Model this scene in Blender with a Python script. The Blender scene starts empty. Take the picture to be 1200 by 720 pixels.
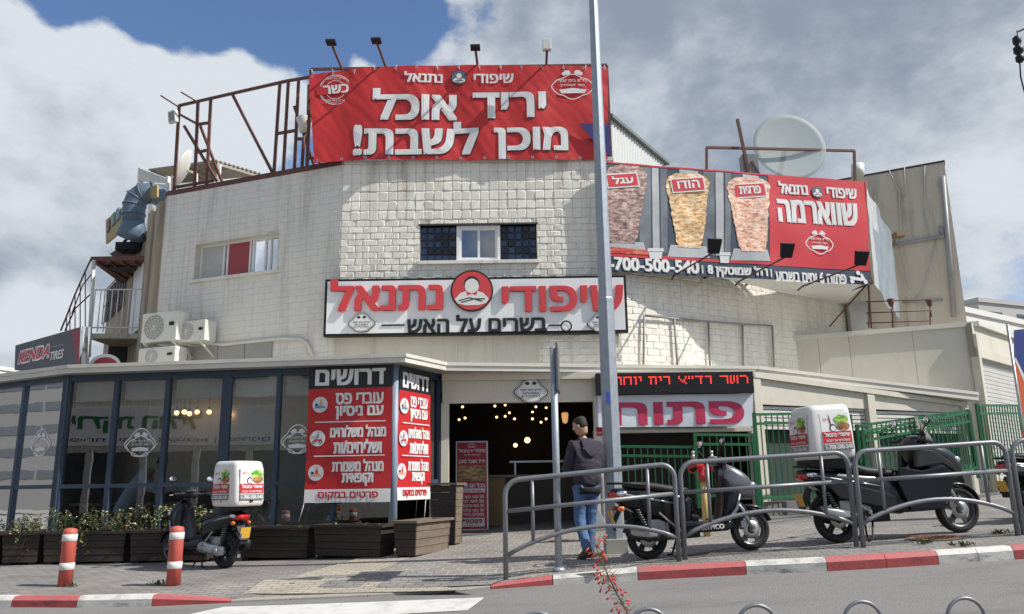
import bpy, bmesh, math, random
from mathutils import Vector, Matrix, noise, geometry
random.seed(7)
R = math.radians
V = Vector
SC = bpy.context.scene
COL = SC.collection
# ------------------------------------------------------------------ camera
FPX = 930.0
CAM = V((0, 0, 1.6))
TH, RO = R(12.6), R(0.82)
_f = V((0, math.cos(TH), math.sin(TH)))
_u = V((0, -math.sin(TH), math.cos(TH)))
_r = V((1, 0, 0))
CR = math.cos(RO) * _r - math.sin(RO) * _u
CU = math.sin(RO) * _r + math.cos(RO) * _u
cd = bpy.data.cameras.new('camera')
cam = bpy.data.objects.new('camera', cd)
COL.objects.link(cam)
cam.matrix_world = Matrix(((CR.x, CU.x, -_f.x, CAM.x), (CR.y, CU.y, -_f.y, CAM.y), (CR.z, CU.z, -_f.z, CAM.z), (0, 0, 0, 1)))
cd.sensor_width = 36
cd.lens = 36 * FPX / 1200
cd.clip_start = 0.05
cd.clip_end = 6000
SC.camera = cam
SC.view_settings.view_transform = 'Standard'
SC.view_settings.look = 'None'
SC.view_settings.exposure = 0.42
SC.view_settings.gamma = 1.0
# ------------------------------------------------------------------ sun and sky
SUN_EL, SUN_AZ = R(46), R(15)         # azimuth measured from +X towards the viewer
sdir = V((math.cos(SUN_EL) * math.cos(SUN_AZ), -math.cos(SUN_EL) * math.sin(SUN_AZ), math.sin(SUN_EL)))
sl = bpy.data.lights.new('sun', 'SUN')
sl.energy = 4.2
sl.angle = R(0.53)
sl.color = (1.0, 0.95, 0.88)
so = bpy.data.objects.new('sun', sl)
COL.objects.link(so)
so.rotation_euler = sdir.to_track_quat('Z', 'Y').to_euler()
so.location = (20, -5, 30)


def ray(x, y):
    return _f + CR * ((x - 600) / FPX) + CU * ((360 - y) / FPX)


def P(x, y, Y):
    d = ray(x, y)
    return CAM + d * (Y / d.y)


def Pz(x, y, z):
    d = ray(x, y)
    return CAM + d * ((z - CAM.z) / d.z)


world = bpy.data.worlds.new('World')
SC.world = world
world.use_nodes = True
nt = world.node_tree
N, L = nt.nodes, nt.links
N.clear()


def wn(t, **k):
    n = N.new(t)
    for a, b in k.items():
        setattr(n, a, b)
    return n


def wmath(op, a, b=None, clamp=False):
    n = wn('ShaderNodeMath', operation=op, use_clamp=clamp)
    for i, v in enumerate((a, b)):
        if v is None:
            continue
        if isinstance(v, (int, float)):
            n.inputs[i].default_value = v
        else:
            L.new(v, n.inputs[i])
    return n.outputs[0]


def wmix(fac, a, b):
    n = wn('ShaderNodeMix', data_type='RGBA')
    L.new(fac, n.inputs[0])
    for i, v in ((6, a), (7, b)):
        if isinstance(v, tuple):
            n.inputs[i].default_value = v + (1,)
        else:
            L.new(v, n.inputs[i])
    return n.outputs[2]


def wsmooth(v, a, b):
    n = wn('ShaderNodeMapRange', interpolation_type='SMOOTHSTEP')
    L.new(v, n.inputs[0])
    n.inputs[1].default_value, n.inputs[2].default_value = a, b
    return n.outputs[0]


wout = wn('ShaderNodeOutputWorld')
wbg = wn('ShaderNodeBackground')
SKY_S = 0.1
wbg.inputs[1].default_value = SKY_S
sky = wn('ShaderNodeTexSky', sky_type='NISHITA', sun_disc=False, sun_elevation=SUN_EL, sun_rotation=R(90) + SUN_AZ)
sky.air_density, sky.dust_density, sky.ozone_density = 1.0, 0.6, 1.6
tc = wn('ShaderNodeTexCoord')
mp = wn('ShaderNodeMapping')
mp.inputs['Scale'].default_value = (1, 1, 1.5)
L.new(tc.outputs['Generated'], mp.inputs[0])


def wnoise(sc, det, rough=0.55, dist=0.0, off=0.0):
    n = wn('ShaderNodeTexNoise', noise_dimensions='4D')
    n.inputs['W'].default_value = off
    n.inputs['Scale'].default_value = sc
    n.inputs['Detail'].default_value = det
    n.inputs['Roughness'].default_value = rough
    n.inputs['Distortion'].default_value = dist
    L.new(mp.outputs[0], n.inputs['Vector'])
    return n.outputs[0]


def blob(x, y, r0, r1):
    """soft cap around the sky direction seen at (x, y): 1 inside r0 px, 0 outside r1 px"""
    d = ray(x, y).normalized()
    n = wn('ShaderNodeVectorMath', operation='DOT_PRODUCT')
    L.new(tc.outputs['Generated'], n.inputs[0])
    n.inputs[1].default_value = d
    return wsmooth(n.outputs['Value'], math.cos(r1 / FPX), math.cos(r0 / FPX))


n_big = wnoise(3.2, 9, 0.54, 0.12, 1.3)
n_mid = wnoise(7.0, 10, 0.60, 0.05, 4.1)
dens = wmath('ADD', wmath('MULTIPLY', n_big, 0.52), wmath('MULTIPLY', n_mid, 0.48))
for x, y, r0, r1, a in [(340, 0, 10, 110, -0.16), (130, 0, 5, 80, -0.20), (205, 5, 5, 70, -0.14), (60, 0, 5, 50, -0.10), (240, 5, 10, 70, -0.12), (460, 20, 5, 70, -0.20), (330, 120, 20, 90, 0.05), (300, 60, 5, 40, 0.03), (250, 70, 5, 50, 0.04), (30, 15, 5, 45, -0.12), (210, 95, 2, 40, -0.06), (440, 110, 10, 60, 0.06), (320, 60, 2, 30, -0.05), (378, 70, 2, 36, -0.12), (270, 155, 2, 30, -0.05),
                        (50, 100, 20, 130, 0.15), (880, 60, 60, 330, 0.25), (60, 250, 60, 280, 0.18),
                        (1120, 230, 20, 160, 0.04), (865, 235, 2, 40, -0.08), (1090, 150, 4, 60, -0.03), (1170, 300, 20, 120, 0.08), (60, 400, 2, 80, -0.02)]:
    dens = wmath('ADD', dens, wmath('MULTIPLY', blob(x, y, r0, r1), a))
cover = wsmooth(dens, 0.44, 0.53)
shade = wmath('ADD', wnoise(4.3, 7, 0.55, 0.3, 8.7), 0.0)
for x, y, r0, r1, a in [(860, 60, 40, 330, -0.20), (640, 20, 20, 160, -0.10), (60, 250, 20, 150, -0.08), (20, 340, 10, 110, -0.05), (1110, 240, 20, 130, 0.16),
                        (1180, 60, 30, 140, -0.06), (100, 80, 40, 230, 0.22), (350, 110, 20, 190, 0.18), (260, 180, 20, 120, 0.08), (50, 365, 5, 60, 0.26)]:
    shade = wmath('ADD', shade, wmath('MULTIPLY', blob(x, y, r0, r1), a))
shade = wmath('ADD', shade, wmath('MULTIPLY', wmath('SUBTRACT', n_mid, 0.5), 0.95))
cl_f = wsmooth(shade, 0.22, 0.72)
cloud = wmix(cl_f, (2.1, 2.5, 3.15), (5.3, 5.65, 6.1))
skyc = wn('ShaderNodeVectorMath', operation='MULTIPLY')
L.new(sky.outputs[0], skyc.inputs[0])
skyc.inputs[1].default_value = (0.85, 0.95, 1.1)
final = wmix(cover, skyc.outputs[0], cloud)
L.new(final, wbg.inputs[0])
L.new(wbg.outputs[0], wout.inputs[0])

# ------------------------------------------------------------------ materials
MATS = {}


def mat(name, col, rough=0.6, metal=0.0, var=0.12, scale=4.0, bump=0.0, bscale=40.0, dirt=None, dfac=0.0, dscale=(1.5, 1.5, 0.25), coat=0.0, emit=None, estr=0.0, spec=0.5, alpha=None):
    if name in MATS:
        return MATS[name]
    m = bpy.data.materials.new(name)
    m.use_nodes = True
    t = m.node_tree
    n, l = t.nodes, t.links
    b = n['Principled BSDF']
    b.inputs['Roughness'].default_value = rough
    b.inputs['Metallic'].default_value = metal
    b.inputs['Specular IOR Level'].default_value = spec
    b.inputs['Coat Weight'].default_value = coat
    b.inputs['Coat Roughness'].default_value = 0.08
    tcn = n.new('ShaderNodeTexCoord')
    out = None
    if var > 0:
        nz = n.new('ShaderNodeTexNoise')
        nz.inputs['Scale'].default_value = scale
        nz.inputs['Detail'].default_value = 6
        nz.inputs['Roughness'].default_value = 0.62
        l.new(tcn.outputs['Object'], nz.inputs['Vector'])
        mx = n.new('ShaderNodeMix')
        mx.data_type = 'RGBA'
        mx.inputs[6].default_value = tuple(max(0, c * (1 - 1.6 * var)) for c in col) + (1,)
        mx.inputs[7].default_value = tuple(min(1, c * (1 + 1.6 * var)) for c in col) + (1,)
        l.new(nz.outputs[0], mx.inputs[0])
        out = mx.outputs[2]
        rr = n.new('ShaderNodeMapRange')
        l.new(nz.outputs[0], rr.inputs[0])
        rr.inputs[3].default_value = max(0.02, rough - 0.12)
        rr.inputs[4].default_value = min(1, rough + 0.12)
        l.new(rr.outputs[0], b.inputs['Roughness'])
    else:
        b.inputs['Base Color'].default_value = tuple(col) + (1,)
    if dirt:
        mpn = n.new('ShaderNodeMapping')
        mpn.inputs['Scale'].default_value = dscale
        l.new(tcn.outputs['Object'], mpn.inputs[0])
        nd = n.new('ShaderNodeTexNoise')
        nd.inputs['Scale'].default_value = 3.0
        nd.inputs['Detail'].default_value = 9
        nd.inputs['Roughness'].default_value = 0.7
        l.new(mpn.outputs[0], nd.inputs['Vector'])
        rmp = n.new('ShaderNodeMapRange')
        rmp.interpolation_type = 'SMOOTHSTEP'
        l.new(nd.outputs[0], rmp.inputs[0])
        rmp.inputs[1].default_value = 0.46
        rmp.inputs[2].default_value = 0.74
        rmp.inputs[4].default_value = dfac
        md = n.new('ShaderNodeMix')
        md.data_type = 'RGBA'
        l.new(rmp.outputs[0], md.inputs[0])
        if out:
            l.new(out, md.inputs[6])
        else:
            md.inputs[6].default_value = tuple(col) + (1,)
        md.inputs[7].default_value = tuple(dirt) + (1,)
        out = md.outputs[2]
    if out:
        l.new(out, b.inputs['Base Color'])
    if bump > 0:
        nb = n.new('ShaderNodeTexNoise')
        nb.inputs['Scale'].default_value = bscale
        nb.inputs['Detail'].default_value = 5
        l.new(tcn.outputs['Object'], nb.inputs['Vector'])
        bp = n.new('ShaderNodeBump')
        bp.inputs['Strength'].default_value = bump
        bp.inputs['Distance'].default_value = 0.02
        l.new(nb.outputs[0], bp.inputs['Height'])
        l.new(bp.outputs[0], b.inputs['Normal'])
    if emit:
        b.inputs['Emission Color'].default_value = tuple(emit) + (1,)
        b.inputs['Emission Strength'].default_value = estr
    MATS[name] = m
    return m


def glass_mat(name, tint, refl, rough=0.0):
    m = bpy.data.materials.new(name)
    m.use_nodes = True
    t = m.node_tree
    n, l = t.nodes, t.links
    n.clear()
    o = n.new('ShaderNodeOutputMaterial')
    tr = n.new('ShaderNodeBsdfTransparent')
    tr.inputs[0].default_value = tuple(tint) + (1,)
    gl = n.new('ShaderNodeBsdfGlossy')
    gl.inputs['Roughness'].default_value = rough
    gl.inputs['Color'].default_value = (0.95, 0.97, 1, 1)
    fr = n.new('ShaderNodeFresnel')
    fr.inputs[0].default_value = 1.5
    a = n.new('ShaderNodeMath')
    a.operation = 'ADD'
    a.use_clamp = True
    l.new(fr.outputs[0], a.inputs[0])
    a.inputs[1].default_value = refl
    # a very slight waviness of the pane
    tcn = n.new('ShaderNodeTexCoord')
    nz = n.new('ShaderNodeTexNoise')
    nz.inputs['Scale'].default_value = 1.3
    l.new(tcn.outputs['Object'], nz.inputs['Vector'])
    bp = n.new('ShaderNodeBump')
    bp.inputs['Strength'].default_value = 0.05
    bp.inputs['Distance'].default_value = 0.02
    l.new(nz.outputs[0], bp.inputs['Height'])
    l.new(bp.outputs[0], gl.inputs['Normal'])
    mx = n.new('ShaderNodeMixShader')
    l.new(a.outputs[0], mx.inputs[0])
    l.new(tr.outputs[0], mx.inputs[1])
    l.new(gl.outputs[0], mx.inputs[2])
    l.new(mx.outputs[0], o.inputs[0])
    MATS[name] = m
    return m


# ------------------------------------------------------------------ text
TCACHE = {}


def visual(s):
    if not any('\u0590' <= c <= '\u05ff' for c in s):
        return s
    out, run = [], ''
    for c in s[::-1]:
        if c.isdigit() or (c in '-:' and run):
            run += c
        else:
            if run:
                out.append(run[::-1])
                run = ''
            out.append(c)
    if run:
        out.append(run[::-1])
    return ''.join(out)


def text_geo(s, shear=0.0):
    """outlines of a line of lettering -> (points with layer, triangles, outline edges, aspect)"""
    k = (s, shear)
    if k in TCACHE:
        return TCACHE[k]
    cu = bpy.data.curves.new('lettering', 'FONT')
    cu.body = visual(s)
    cu.size = 1
    cu.shear = shear
    cu.resolution_u = 3
    cu.fill_mode = 'NONE'
    ob = bpy.data.objects.new('lettering', cu)
    COL.objects.link(ob)
    dg = bpy.context.evaluated_depsgraph_get()
    me = bpy.data.meshes.new_from_object(ob.evaluated_get(dg))
    co = [v.co.copy() for v in me.vertices]
    nxt = {}
    for e in me.edges:
        a, b = e.vertices
        nxt.setdefault(a, []).append(b)
        nxt.setdefault(b, []).append(a)
    bpy.data.objects.remove(ob)
    bpy.data.curves.remove(cu)
    bpy.data.meshes.remove(me)
    loops, seen = [], set()
    for i in range(len(co)):
        if i in seen or i not in nxt:
            continue
        lp, cur, prev = [i], nxt[i][0], i
        seen.add(i)
        # follow the stored order so that the winding is kept
        if i + 1 in nxt[i]:
            cur = i + 1
        while cur != i and cur not in seen:
            seen.add(cur)
            lp.append(cur)
            q = [w for w in nxt[cur] if w != prev]
            prev, cur = cur, (q[0] if q else i)
        if len(lp) > 2:
            loops.append([co[j] for j in lp])

    def area(lp):
        return sum(p.x * q.y - q.x * p.y for p, q in zip(lp, lp[1:] + lp[:1])) / 2

    def inside(p, lp):
        c = False
        for a, b in zip(lp, lp[1:] + lp[:1]):
            if (a.y > p.y) != (b.y > p.y) and p.x < (b.x - a.x) * (p.y - a.y) / (b.y - a.y) + a.x:
                c = not c
        return c
    vs, fs, es = [], [], []
    if loops:
        hole = [any(o is not q and area(o) * area(q) < 0 and abs(area(o)) > abs(area(q)) and inside(q[0], o) for o in loops) for q in loops]
        outs = [q for q, h in zip(loops, hole) if not h]
        holes = [q for q, h in zip(loops, hole) if h]
        for ci, o in enumerate(outs):
            grp = [o] + [h for h in holes if inside(h[0], o)]
            tri = geometry.tessellate_polygon(grp)
            k0 = len(vs)
            for lp in grp:
                k1 = len(vs)
                vs += [(p.x, p.y, ci % 3) for p in lp]
                es += [(k1 + i, k1 + (i + 1) % len(lp)) for i in range(len(lp))]
            fs += [tuple(k0 + i for i in t) for t in tri]
        x0, x1 = min(v[0] for v in vs), max(v[0] for v in vs)
        y0, y1 = min(v[1] for v in vs), max(v[1] for v in vs)
        vs = [((a - x0) / (x1 - x0), (b - y0) / (y1 - y0), c) for a, b, c in vs]
        asp = (x1 - x0) / (y1 - y0)
    else:
        asp = 1
    TCACHE[k] = (vs, fs, es, asp)
    return TCACHE[k]


# ------------------------------------------------------------------ frames on planes
class Frame:
    """a plane in the scene: origin, u to the viewer's right, v up, n towards the viewer"""

    def __init__(s, o, u, v=V((0, 0, 1))):
        s.o, s.u = V(o), V(u).normalized()
        s.v = (V(v) - s.u * V(v).dot(s.u)).normalized()
        s.n = s.u.cross(s.v)

    def pt(s, u, v, d=0.0):
        return s.o + s.u * u + s.v * v + s.n * d

    def uv(s, x, y, d=0.0):
        r = ray(x, y)
        o = s.o + s.n * d
        t = (o - CAM).dot(s.n) / r.dot(s.n)
        q = CAM + r * t - o
        return q.dot(s.u), q.dot(s.v)

    def rect(s, x0, y0, x1, y1, d=0.0):
        a, b, c, e = s.uv(x0, y0, d), s.uv(x1, y0, d), s.uv(x0, y1, d), s.uv(x1, y1, d)
        return (a[0] + c[0]) / 2, (c[1] + e[1]) / 2, (b[0] + e[0]) / 2, (a[1] + b[1]) / 2

    def quad(s, a, b, c, e, d=0.0):
        """rect from the four seen corners TL TR BR BL"""
        a, b, c, e = (s.uv(*q, d) for q in (a, b, c, e))
        return (a[0] + e[0]) / 2, (c[1] + e[1]) / 2, (b[0] + c[0]) / 2, (a[1] + b[1]) / 2


def wallframe(A, B):
    A, B = V((A[0], A[1], 0)), V((B[0], B[1], 0))
    f = Frame(A, B - A)
    f.len = (B - A).length
    return f


# ------------------------------------------------------------------ mesh builder
class MB:
    def __init__(s):
        s.v, s.f, s.m, s.sm, s.uvs = [], [], [], [], None

    def add(s, vs, fs, mi=0, smooth=False):
        k = len(s.v)
        s.v.extend(V(q) for q in vs)
        for f in fs:
            s.f.append(tuple(i + k for i in f))
            s.m.append(mi)
            s.sm.append(smooth)
        return s

    def hexa(s, p, mi=0):
        """8 points: bottom loop 0-3 then top loop 4-7 (any handedness, fixed later)"""
        return s.add(p, [(3, 2, 1, 0), (4, 5, 6, 7), (0, 1, 5, 4), (1, 2, 6, 5), (2, 3, 7, 6), (3, 0, 4, 7)], mi)

    def box(s, a, b, mi=0):
        x0, y0, z0 = a
        x1, y1, z1 = b
        return s.hexa([(x0, y0, z0), (x1, y0, z0), (x1, y1, z0), (x0, y1, z0), (x0, y0, z1), (x1, y0, z1), (x1, y1, z1), (x0, y1, z1)], mi)

    def fbox(s, F, u0, v0, u1, v1, d0, d1, mi=0):
        q = F.pt
        return s.hexa([q(u0, v0, d1), q(u1, v0, d1), q(u1, v0, d0), q(u0, v0, d0), q(u0, v1, d1), q(u1, v1, d1), q(u1, v1, d0), q(u0, v1, d0)], mi)

    def frect(s, F, u0, v0, u1, v1, d, mi=0):
        return s.add([F.pt(u0, v0, d), F.pt(u1, v0, d), F.pt(u1, v1, d), F.pt(u0, v1, d)], [(0, 1, 2, 3)], mi)

    def poly(s, F, pts, d0, d1=None, mi=0, mi_side=None):
        """polygon on a frame, extruded from depth d0 (back) to d1 (front)"""
        n = len(pts)
        if d1 is None:
            return s.add([F.pt(a, b, d0) for a, b in pts], [tuple(range(n))], mi)
        vs = [F.pt(a, b, d0) for a, b in pts] + [F.pt(a, b, d1) for a, b in pts]
        s.add(vs, [tuple(range(n, 2 * n)), tuple(range(n - 1, -1, -1))], mi)
        return s.add(vs, [(i, (i + 1) % n, n + (i + 1) % n, n + i) for i in range(n)], mi if mi_side is None else mi_side)

    def disk(s, F, cu, cv, r, d0, d1=None, mi=0, ry=None, n=36):
        return s.poly(F, [(cu + r * math.cos(2 * math.pi * i / n), cv + (ry or r) * math.sin(2 * math.pi * i / n)) for i in range(n)], d0, d1, mi)

    def ring(s, F, cu, cv, r, w, d, mi=0, n=40, ry=None):
        ry = ry or r
        vs = []
        for i in range(n):
            a = 2 * math.pi * i / n
            vs.append(F.pt(cu + r * math.cos(a), cv + ry * math.sin(a), d))
            vs.append(F.pt(cu + (r - w) * math.cos(a), cv + (ry - w) * math.sin(a), d))
        return s.add(vs, [(2 * i, 2 * ((i + 1) % n), 2 * ((i + 1) % n) + 1, 2 * i + 1) for i in range(n)], mi)

    def stroke(s, F, pts, w, d, mi=0, closed=False):
        n = len(pts)
        vs = []
        for i in range(n):
            a = V(pts[(i - 1) % n] if (closed or i > 0) else pts[i])
            b = V(pts[(i + 1) % n] if (closed or i < n - 1) else pts[i])
            t = (b - a).normalized()
            q = V((-t.y, t.x)) * w / 2
            c = V(pts[i])
            vs += [F.pt(c.x + q.x, c.y + q.y, d), F.pt(c.x - q.x, c.y - q.y, d)]
        rng = n if closed else n - 1
        return s.add(vs, [(2 * i, 2 * i + 1, 2 * ((i + 1) % n) + 1, 2 * ((i + 1) % n)) for i in range(rng)], mi)

    def text(s, F, t, u0, v0, u1, v1, d, mi=0, bold=0.02, d0=None, shear=0.0, keep=False, disp=None, skew=0.0, rot=0.0):
        """lettering that fills the rect; bold is a stroke gain relative to the letter height"""
        vs, fs, es, asp = text_geo(t, shear)
        if keep:
            w = (v1 - v0) * asp
            if w < (u1 - u0):
                c = (u0 + u1) / 2
                u0, u1 = c - w / 2, c + w / 2
        bx, by = bold * (v1 - v0), bold * (v1 - v0) * 0.55
        sh = [(-bx, -by), (bx, by), (-bx, by), (bx, -by)] if bold > 0 else [(0, 0)]
        if bold > 0.045:
            sh.append((0, 0))
        for k, (sx, sy) in enumerate(sh):
            pts = [(u0 + bx + a * (u1 - u0 - 2 * bx) + sx, v0 + by + b * (v1 - v0 - 2 * by) + sy + skew * (a - 0.5)) for a, b, c in vs]
            lay = [c * 0.0002 for a, b, c in vs]
            if rot:
                cx, cy = (u0 + u1) / 2, (v0 + v1) / 2
                c_, s_ = math.cos(rot), math.sin(rot)
                pts = [(cx + (a - cx) * c_ - (b - cy) * s_, cy + (a - cx) * s_ + (b - cy) * c_) for a, b in pts]
            dk = d + k * 0.0007
            if d0 is None:
                s.add([F.pt(a, b, dk + q + (disp(a, b) if disp else 0)) for (a, b), q in zip(pts, lay)], fs, mi)
                continue
            n = len(pts)
            s.add([F.pt(a, b, dk + q) for (a, b), q in zip(pts, lay)] + [F.pt(a, b, d0) for a, b in pts], fs + [(e[1], e[0], e[0] + n, e[1] + n) for e in es], mi)
        return s

    def tube(s, pts, r, n=8, mi=0, cap=True, smooth=True):
        pts = [V(p) for p in pts]
        rs = r if isinstance(r, (list, tuple)) else [r] * len(pts)
        k = len(pts)
        vs, fs = [], []
        ref = None
        for i in range(k):
            t = (pts[min(i + 1, k - 1)] - pts[max(i - 1, 0)]).normalized()
            if ref is None:
                ref = V((0, 0, 1)) if abs(t.z) < 0.9 else V((1, 0, 0))
            a = (ref - t * ref.dot(t)).normalized()
            ref = a
            b = t.cross(a)
            for j in range(n):
                q = 2 * math.pi * j / n
                vs.append(pts[i] + (a * math.cos(q) + b * math.sin(q)) * rs[i])
        for i in range(k - 1):
            for j in range(n):
                fs.append((i * n + j, i * n + (j + 1) % n, (i + 1) * n + (j + 1) % n, (i + 1) * n + j))
        s.add(vs, fs, mi, smooth)
        if cap:
            s.add(vs[:n], [tuple(range(n - 1, -1, -1))], mi)
            s.add(vs[-n:], [tuple(range(n))], mi)
        return s

    def beam(s, a, b, w, h=None, mi=0):
        """square bar between two points"""
        a, b = V(a), V(b)
        h = h or w
        t = (b - a).normalized()
        ref = V((0, 0, 1)) if abs(t.z) < 0.95 else V((0, 1, 0))
        x = t.cross(ref).normalized() * w / 2
        y = x.normalized().cross(t).normalized() * h / 2
        return s.hexa([a - x - y, a + x - y, a + x + y, a - x + y, b - x - y, b + x - y, b + x + y, b - x + y], mi)

    def lathe(s, prof, n=24, axis='z', c=(0, 0, 0), mi=0, smooth=True, cap=True):
        c = V(c)
        vs, fs = [], []
        for (r, h) in prof:
            for j in range(n):
                q = 2 * math.pi * j / n
                a, b = r * math.cos(q), r * math.sin(q)
                vs.append(c + (V((a, b, h)) if axis == 'z' else V((a, h, b)) if axis == 'y' else V((h, a, b))))
        k = len(prof)
        for i in range(k - 1):
            for j in range(n):
                fs.append((i * n + j, i * n + (j + 1) % n, (i + 1) * n + (j + 1) % n, (i + 1) * n + j))
        s.add(vs, fs, mi, smooth)
        for i, rev in ((0, True), (k - 1, False)):
            if cap and prof[i][0] > 1e-5:
                loop = list(range(n))
                s.add(vs[i * n:(i + 1) * n], [tuple(loop[::-1] if rev else loop)], mi)
        return s

    def loft(s, secs, n=16, mi=0, e=2.6, cap=True):
        """secs: (centre, half-width vector a, half-height vector b) superellipse rings"""
        vs, fs = [], []
        for c, a, b in secs:
            c, a, b = V(c), V(a), V(b)
            for j in range(n):
                q = 2 * math.pi * (j + 0.5) / n
                x, y = math.cos(q), math.sin(q)
                x = math.copysign(abs(x) ** (2 / e), x)
                y = math.copysign(abs(y) ** (2 / e), y)
                vs.append(c + a * x + b * y)
        k = len(secs)
        for i in range(k - 1):
            for j in range(n):
                fs.append((i * n + j, i * n + (j + 1) % n, (i + 1) * n + (j + 1) % n, (i + 1) * n + j))
        s.add(vs, fs, mi, True)
        if cap:
            s.add(vs[:n], [tuple(range(n - 1, -1, -1))], mi, True)
            s.add(vs[-n:], [tuple(range(n))], mi, True)
        return s

    def ball(s, c, r, n=12, m=8, mi=0):
        c = V(c)
        rx, ry, rz = r if isinstance(r, (tuple, list)) else (r, r, r)
        vs = []
        for i in range(m + 1):
            a = math.pi * i / m
            for j in range(n):
                q = 2 * math.pi * j / n
                vs.append(c + V((rx * math.sin(a) * math.cos(q), ry * math.sin(a) * math.sin(q), rz * math.cos(a))))
        fs = [(i * n + j, (i + 1) * n + j, (i + 1) * n + (j + 1) % n, i * n + (j + 1) % n) for i in range(m) for j in range(n)]
        return s.add(vs, fs, mi, True)

    def build(s, name, mats, parent=None, bevel=0.0, fix=True, weld=True, segs=2, loc=None, subsurf=0):
        if not isinstance(mats, (list, tuple)):
            mats = [mats]
        me = bpy.data.meshes.new(name)
        off = V(loc) if loc is not None else V((0, 0, 0))
        me.from_pydata([q - off for q in s.v], [], s.f)
        for m in mats:
            me.materials.append(m)
        me.polygons.foreach_set('material_index', s.m)
        me.polygons.foreach_set('use_smooth', s.sm)
        bm = bmesh.new()
        bm.from_mesh(me)
        if weld:
            bmesh.ops.remove_doubles(bm, verts=bm.verts, dist=1e-5)
        if fix:
            bmesh.ops.recalc_face_normals(bm, faces=bm.faces)
        if bevel > 0:
            es = [e for e in bm.edges if len(e.link_faces) == 2 and e.calc_face_angle(0) > 0.6]
            bmesh.ops.bevel(bm, geom=es, offset=bevel, segments=segs, affect='EDGES', profile=0.6, clamp_overlap=True)
        bm.to_mesh(me)
        bm.free()
        o = bpy.data.objects.new(name, me)
        COL.objects.link(o)
        if loc is not None:
            o.location = off
        if parent:
            o.parent = parent
            o.matrix_parent_inverse = Matrix.Translation(-parent.location)
        if subsurf:
            md = o.modifiers.new('subdivision', 'SUBSURF')
            md.levels = md.render_levels = subsurf
        return o


def tag(o, label=None, cat=None, group=None, kind=None):
    if label:
        o['label'] = label
    if cat:
        o['category'] = cat
    if group:
        o['group'] = group
    if kind:
        o['kind'] = kind
    return o


def thing(name, label, cat, loc=(0, 0, 0), group=None):
    o = bpy.data.objects.new(name, None)
    COL.objects.link(o)
    o.location = loc
    o.empty_display_size = 0.2
    return tag(o, label, cat, group)


def kids(o):
    return [c for c in bpy.data.objects if c.parent == o]


def copy_tree(o, parent=None):
    c = o.copy()
    COL.objects.link(c)
    if parent:
        c.parent = parent
        c.matrix_parent_inverse = o.matrix_parent_inverse
    for ch in kids(o):
        copy_tree(ch, c)
    return c


def skin(name, verts, edges, radii, m, parent=None, root=0, sub=2, fold=0.0, freq=9.0):
    me = bpy.data.meshes.new(name)
    me.from_pydata(verts, edges, [])
    o = bpy.data.objects.new(name, me)
    COL.objects.link(o)
    md = o.modifiers.new('skin', 'SKIN')
    md.use_smooth_shade = True
    lay = me.skin_vertices[0].data if me.skin_vertices else None
    if lay is None:
        bpy.context.view_layer.update()
        lay = me.skin_vertices[0].data
    for i, r in enumerate(radii):
        lay[i].radius = r if isinstance(r, tuple) else (r, r)
        lay[i].use_root = (i == root)
    s = o.modifiers.new('sub', 'SUBSURF')
    s.levels = s.render_levels = sub
    dg = bpy.context.evaluated_depsgraph_get()
    nm = bpy.data.meshes.new_from_object(o.evaluated_get(dg))
    bpy.data.objects.remove(o)
    if fold:
        for v in nm.vertices:
            c = v.co
            k = noise.noise(V((c.x * freq, c.y * freq, c.z * freq * 1.6))) + .6 * noise.noise(V((c.x * freq * 2.2 + 5, c.y * freq * 2.2, c.z * freq * 3.4)))
            v.co = c + v.normal * fold * k
    nm.materials.clear()
    nm.materials.append(m)
    for p in nm.polygons:
        p.use_smooth = True
    o = bpy.data.objects.new(name, nm)
    COL.objects.link(o)
    if parent:
        o.parent = parent
        o.matrix_parent_inverse = Matrix.Translation(-parent.location)
    return o
# ------------------------------------------------------------------ ground shape
def gX(X):
    X = max(-30, min(14, X))
    return 0.40 + 0.05 * 0.8 * math.log(1 + math.exp((X + 4.2) / 0.8))


def zpave(X, Y):
    return gX(X) + 0.025 * (max(6, min(Y, 22)) - 10)


def zroad(X, Y):
    return gX(X) - 0.125 + 0.06 * (min(Y, 10.5) - 9.5)


def hit(x, y, fz):
    """where the view through a pixel meets the ground"""
    d = ray(x, y)
    a, b = 2.0, 40.0
    for _ in range(50):
        m = (a + b) / 2
        p = CAM + d * (m / d.y)
        if p.z > fz(p.x, p.y):
            a = m
        else:
            b = m
    return CAM + d * (a / d.y)


def Yz(x, y, z):
    return Pz(x, y, z).y


def tagstruct(o):
    o['kind'] = 'structure'
    return o


# painted / stone / metal colours
M_beige = mat('beige_paint', (0.60, 0.565, 0.47), 0.55, var=0.06, scale=2.0, dirt=(0.30, 0.27, 0.22), dfac=0.30)
M_cream = mat('cream_fascia', (0.62, 0.60, 0.53), 0.5, var=0.05, scale=1.2, dirt=(0.28, 0.26, 0.22), dfac=0.35, dscale=(0.6, 0.6, 2.0))
M_tile = mat('stone_tile', (0.78, 0.75, 0.665), 0.75, var=0.07, scale=3.0, bump=0.25, bscale=60, dirt=(0.34, 0.31, 0.26), dfac=0.42, dscale=(2.2, 2.2, 0.18))
M_tile_l = mat('glazed_tile', (0.74, 0.715, 0.65), 0.6, var=0.06, scale=2.5, bump=0.1, bscale=50, dirt=(0.25, 0.22, 0.18), dfac=0.42, dscale=(2.0, 2.0, 0.15))
M_joint = mat('tile_joint', (0.60, 0.565, 0.48), 0.9)
M_dark = mat('dark_interior', (0.035, 0.03, 0.028), 0.8, var=0.3)
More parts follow.
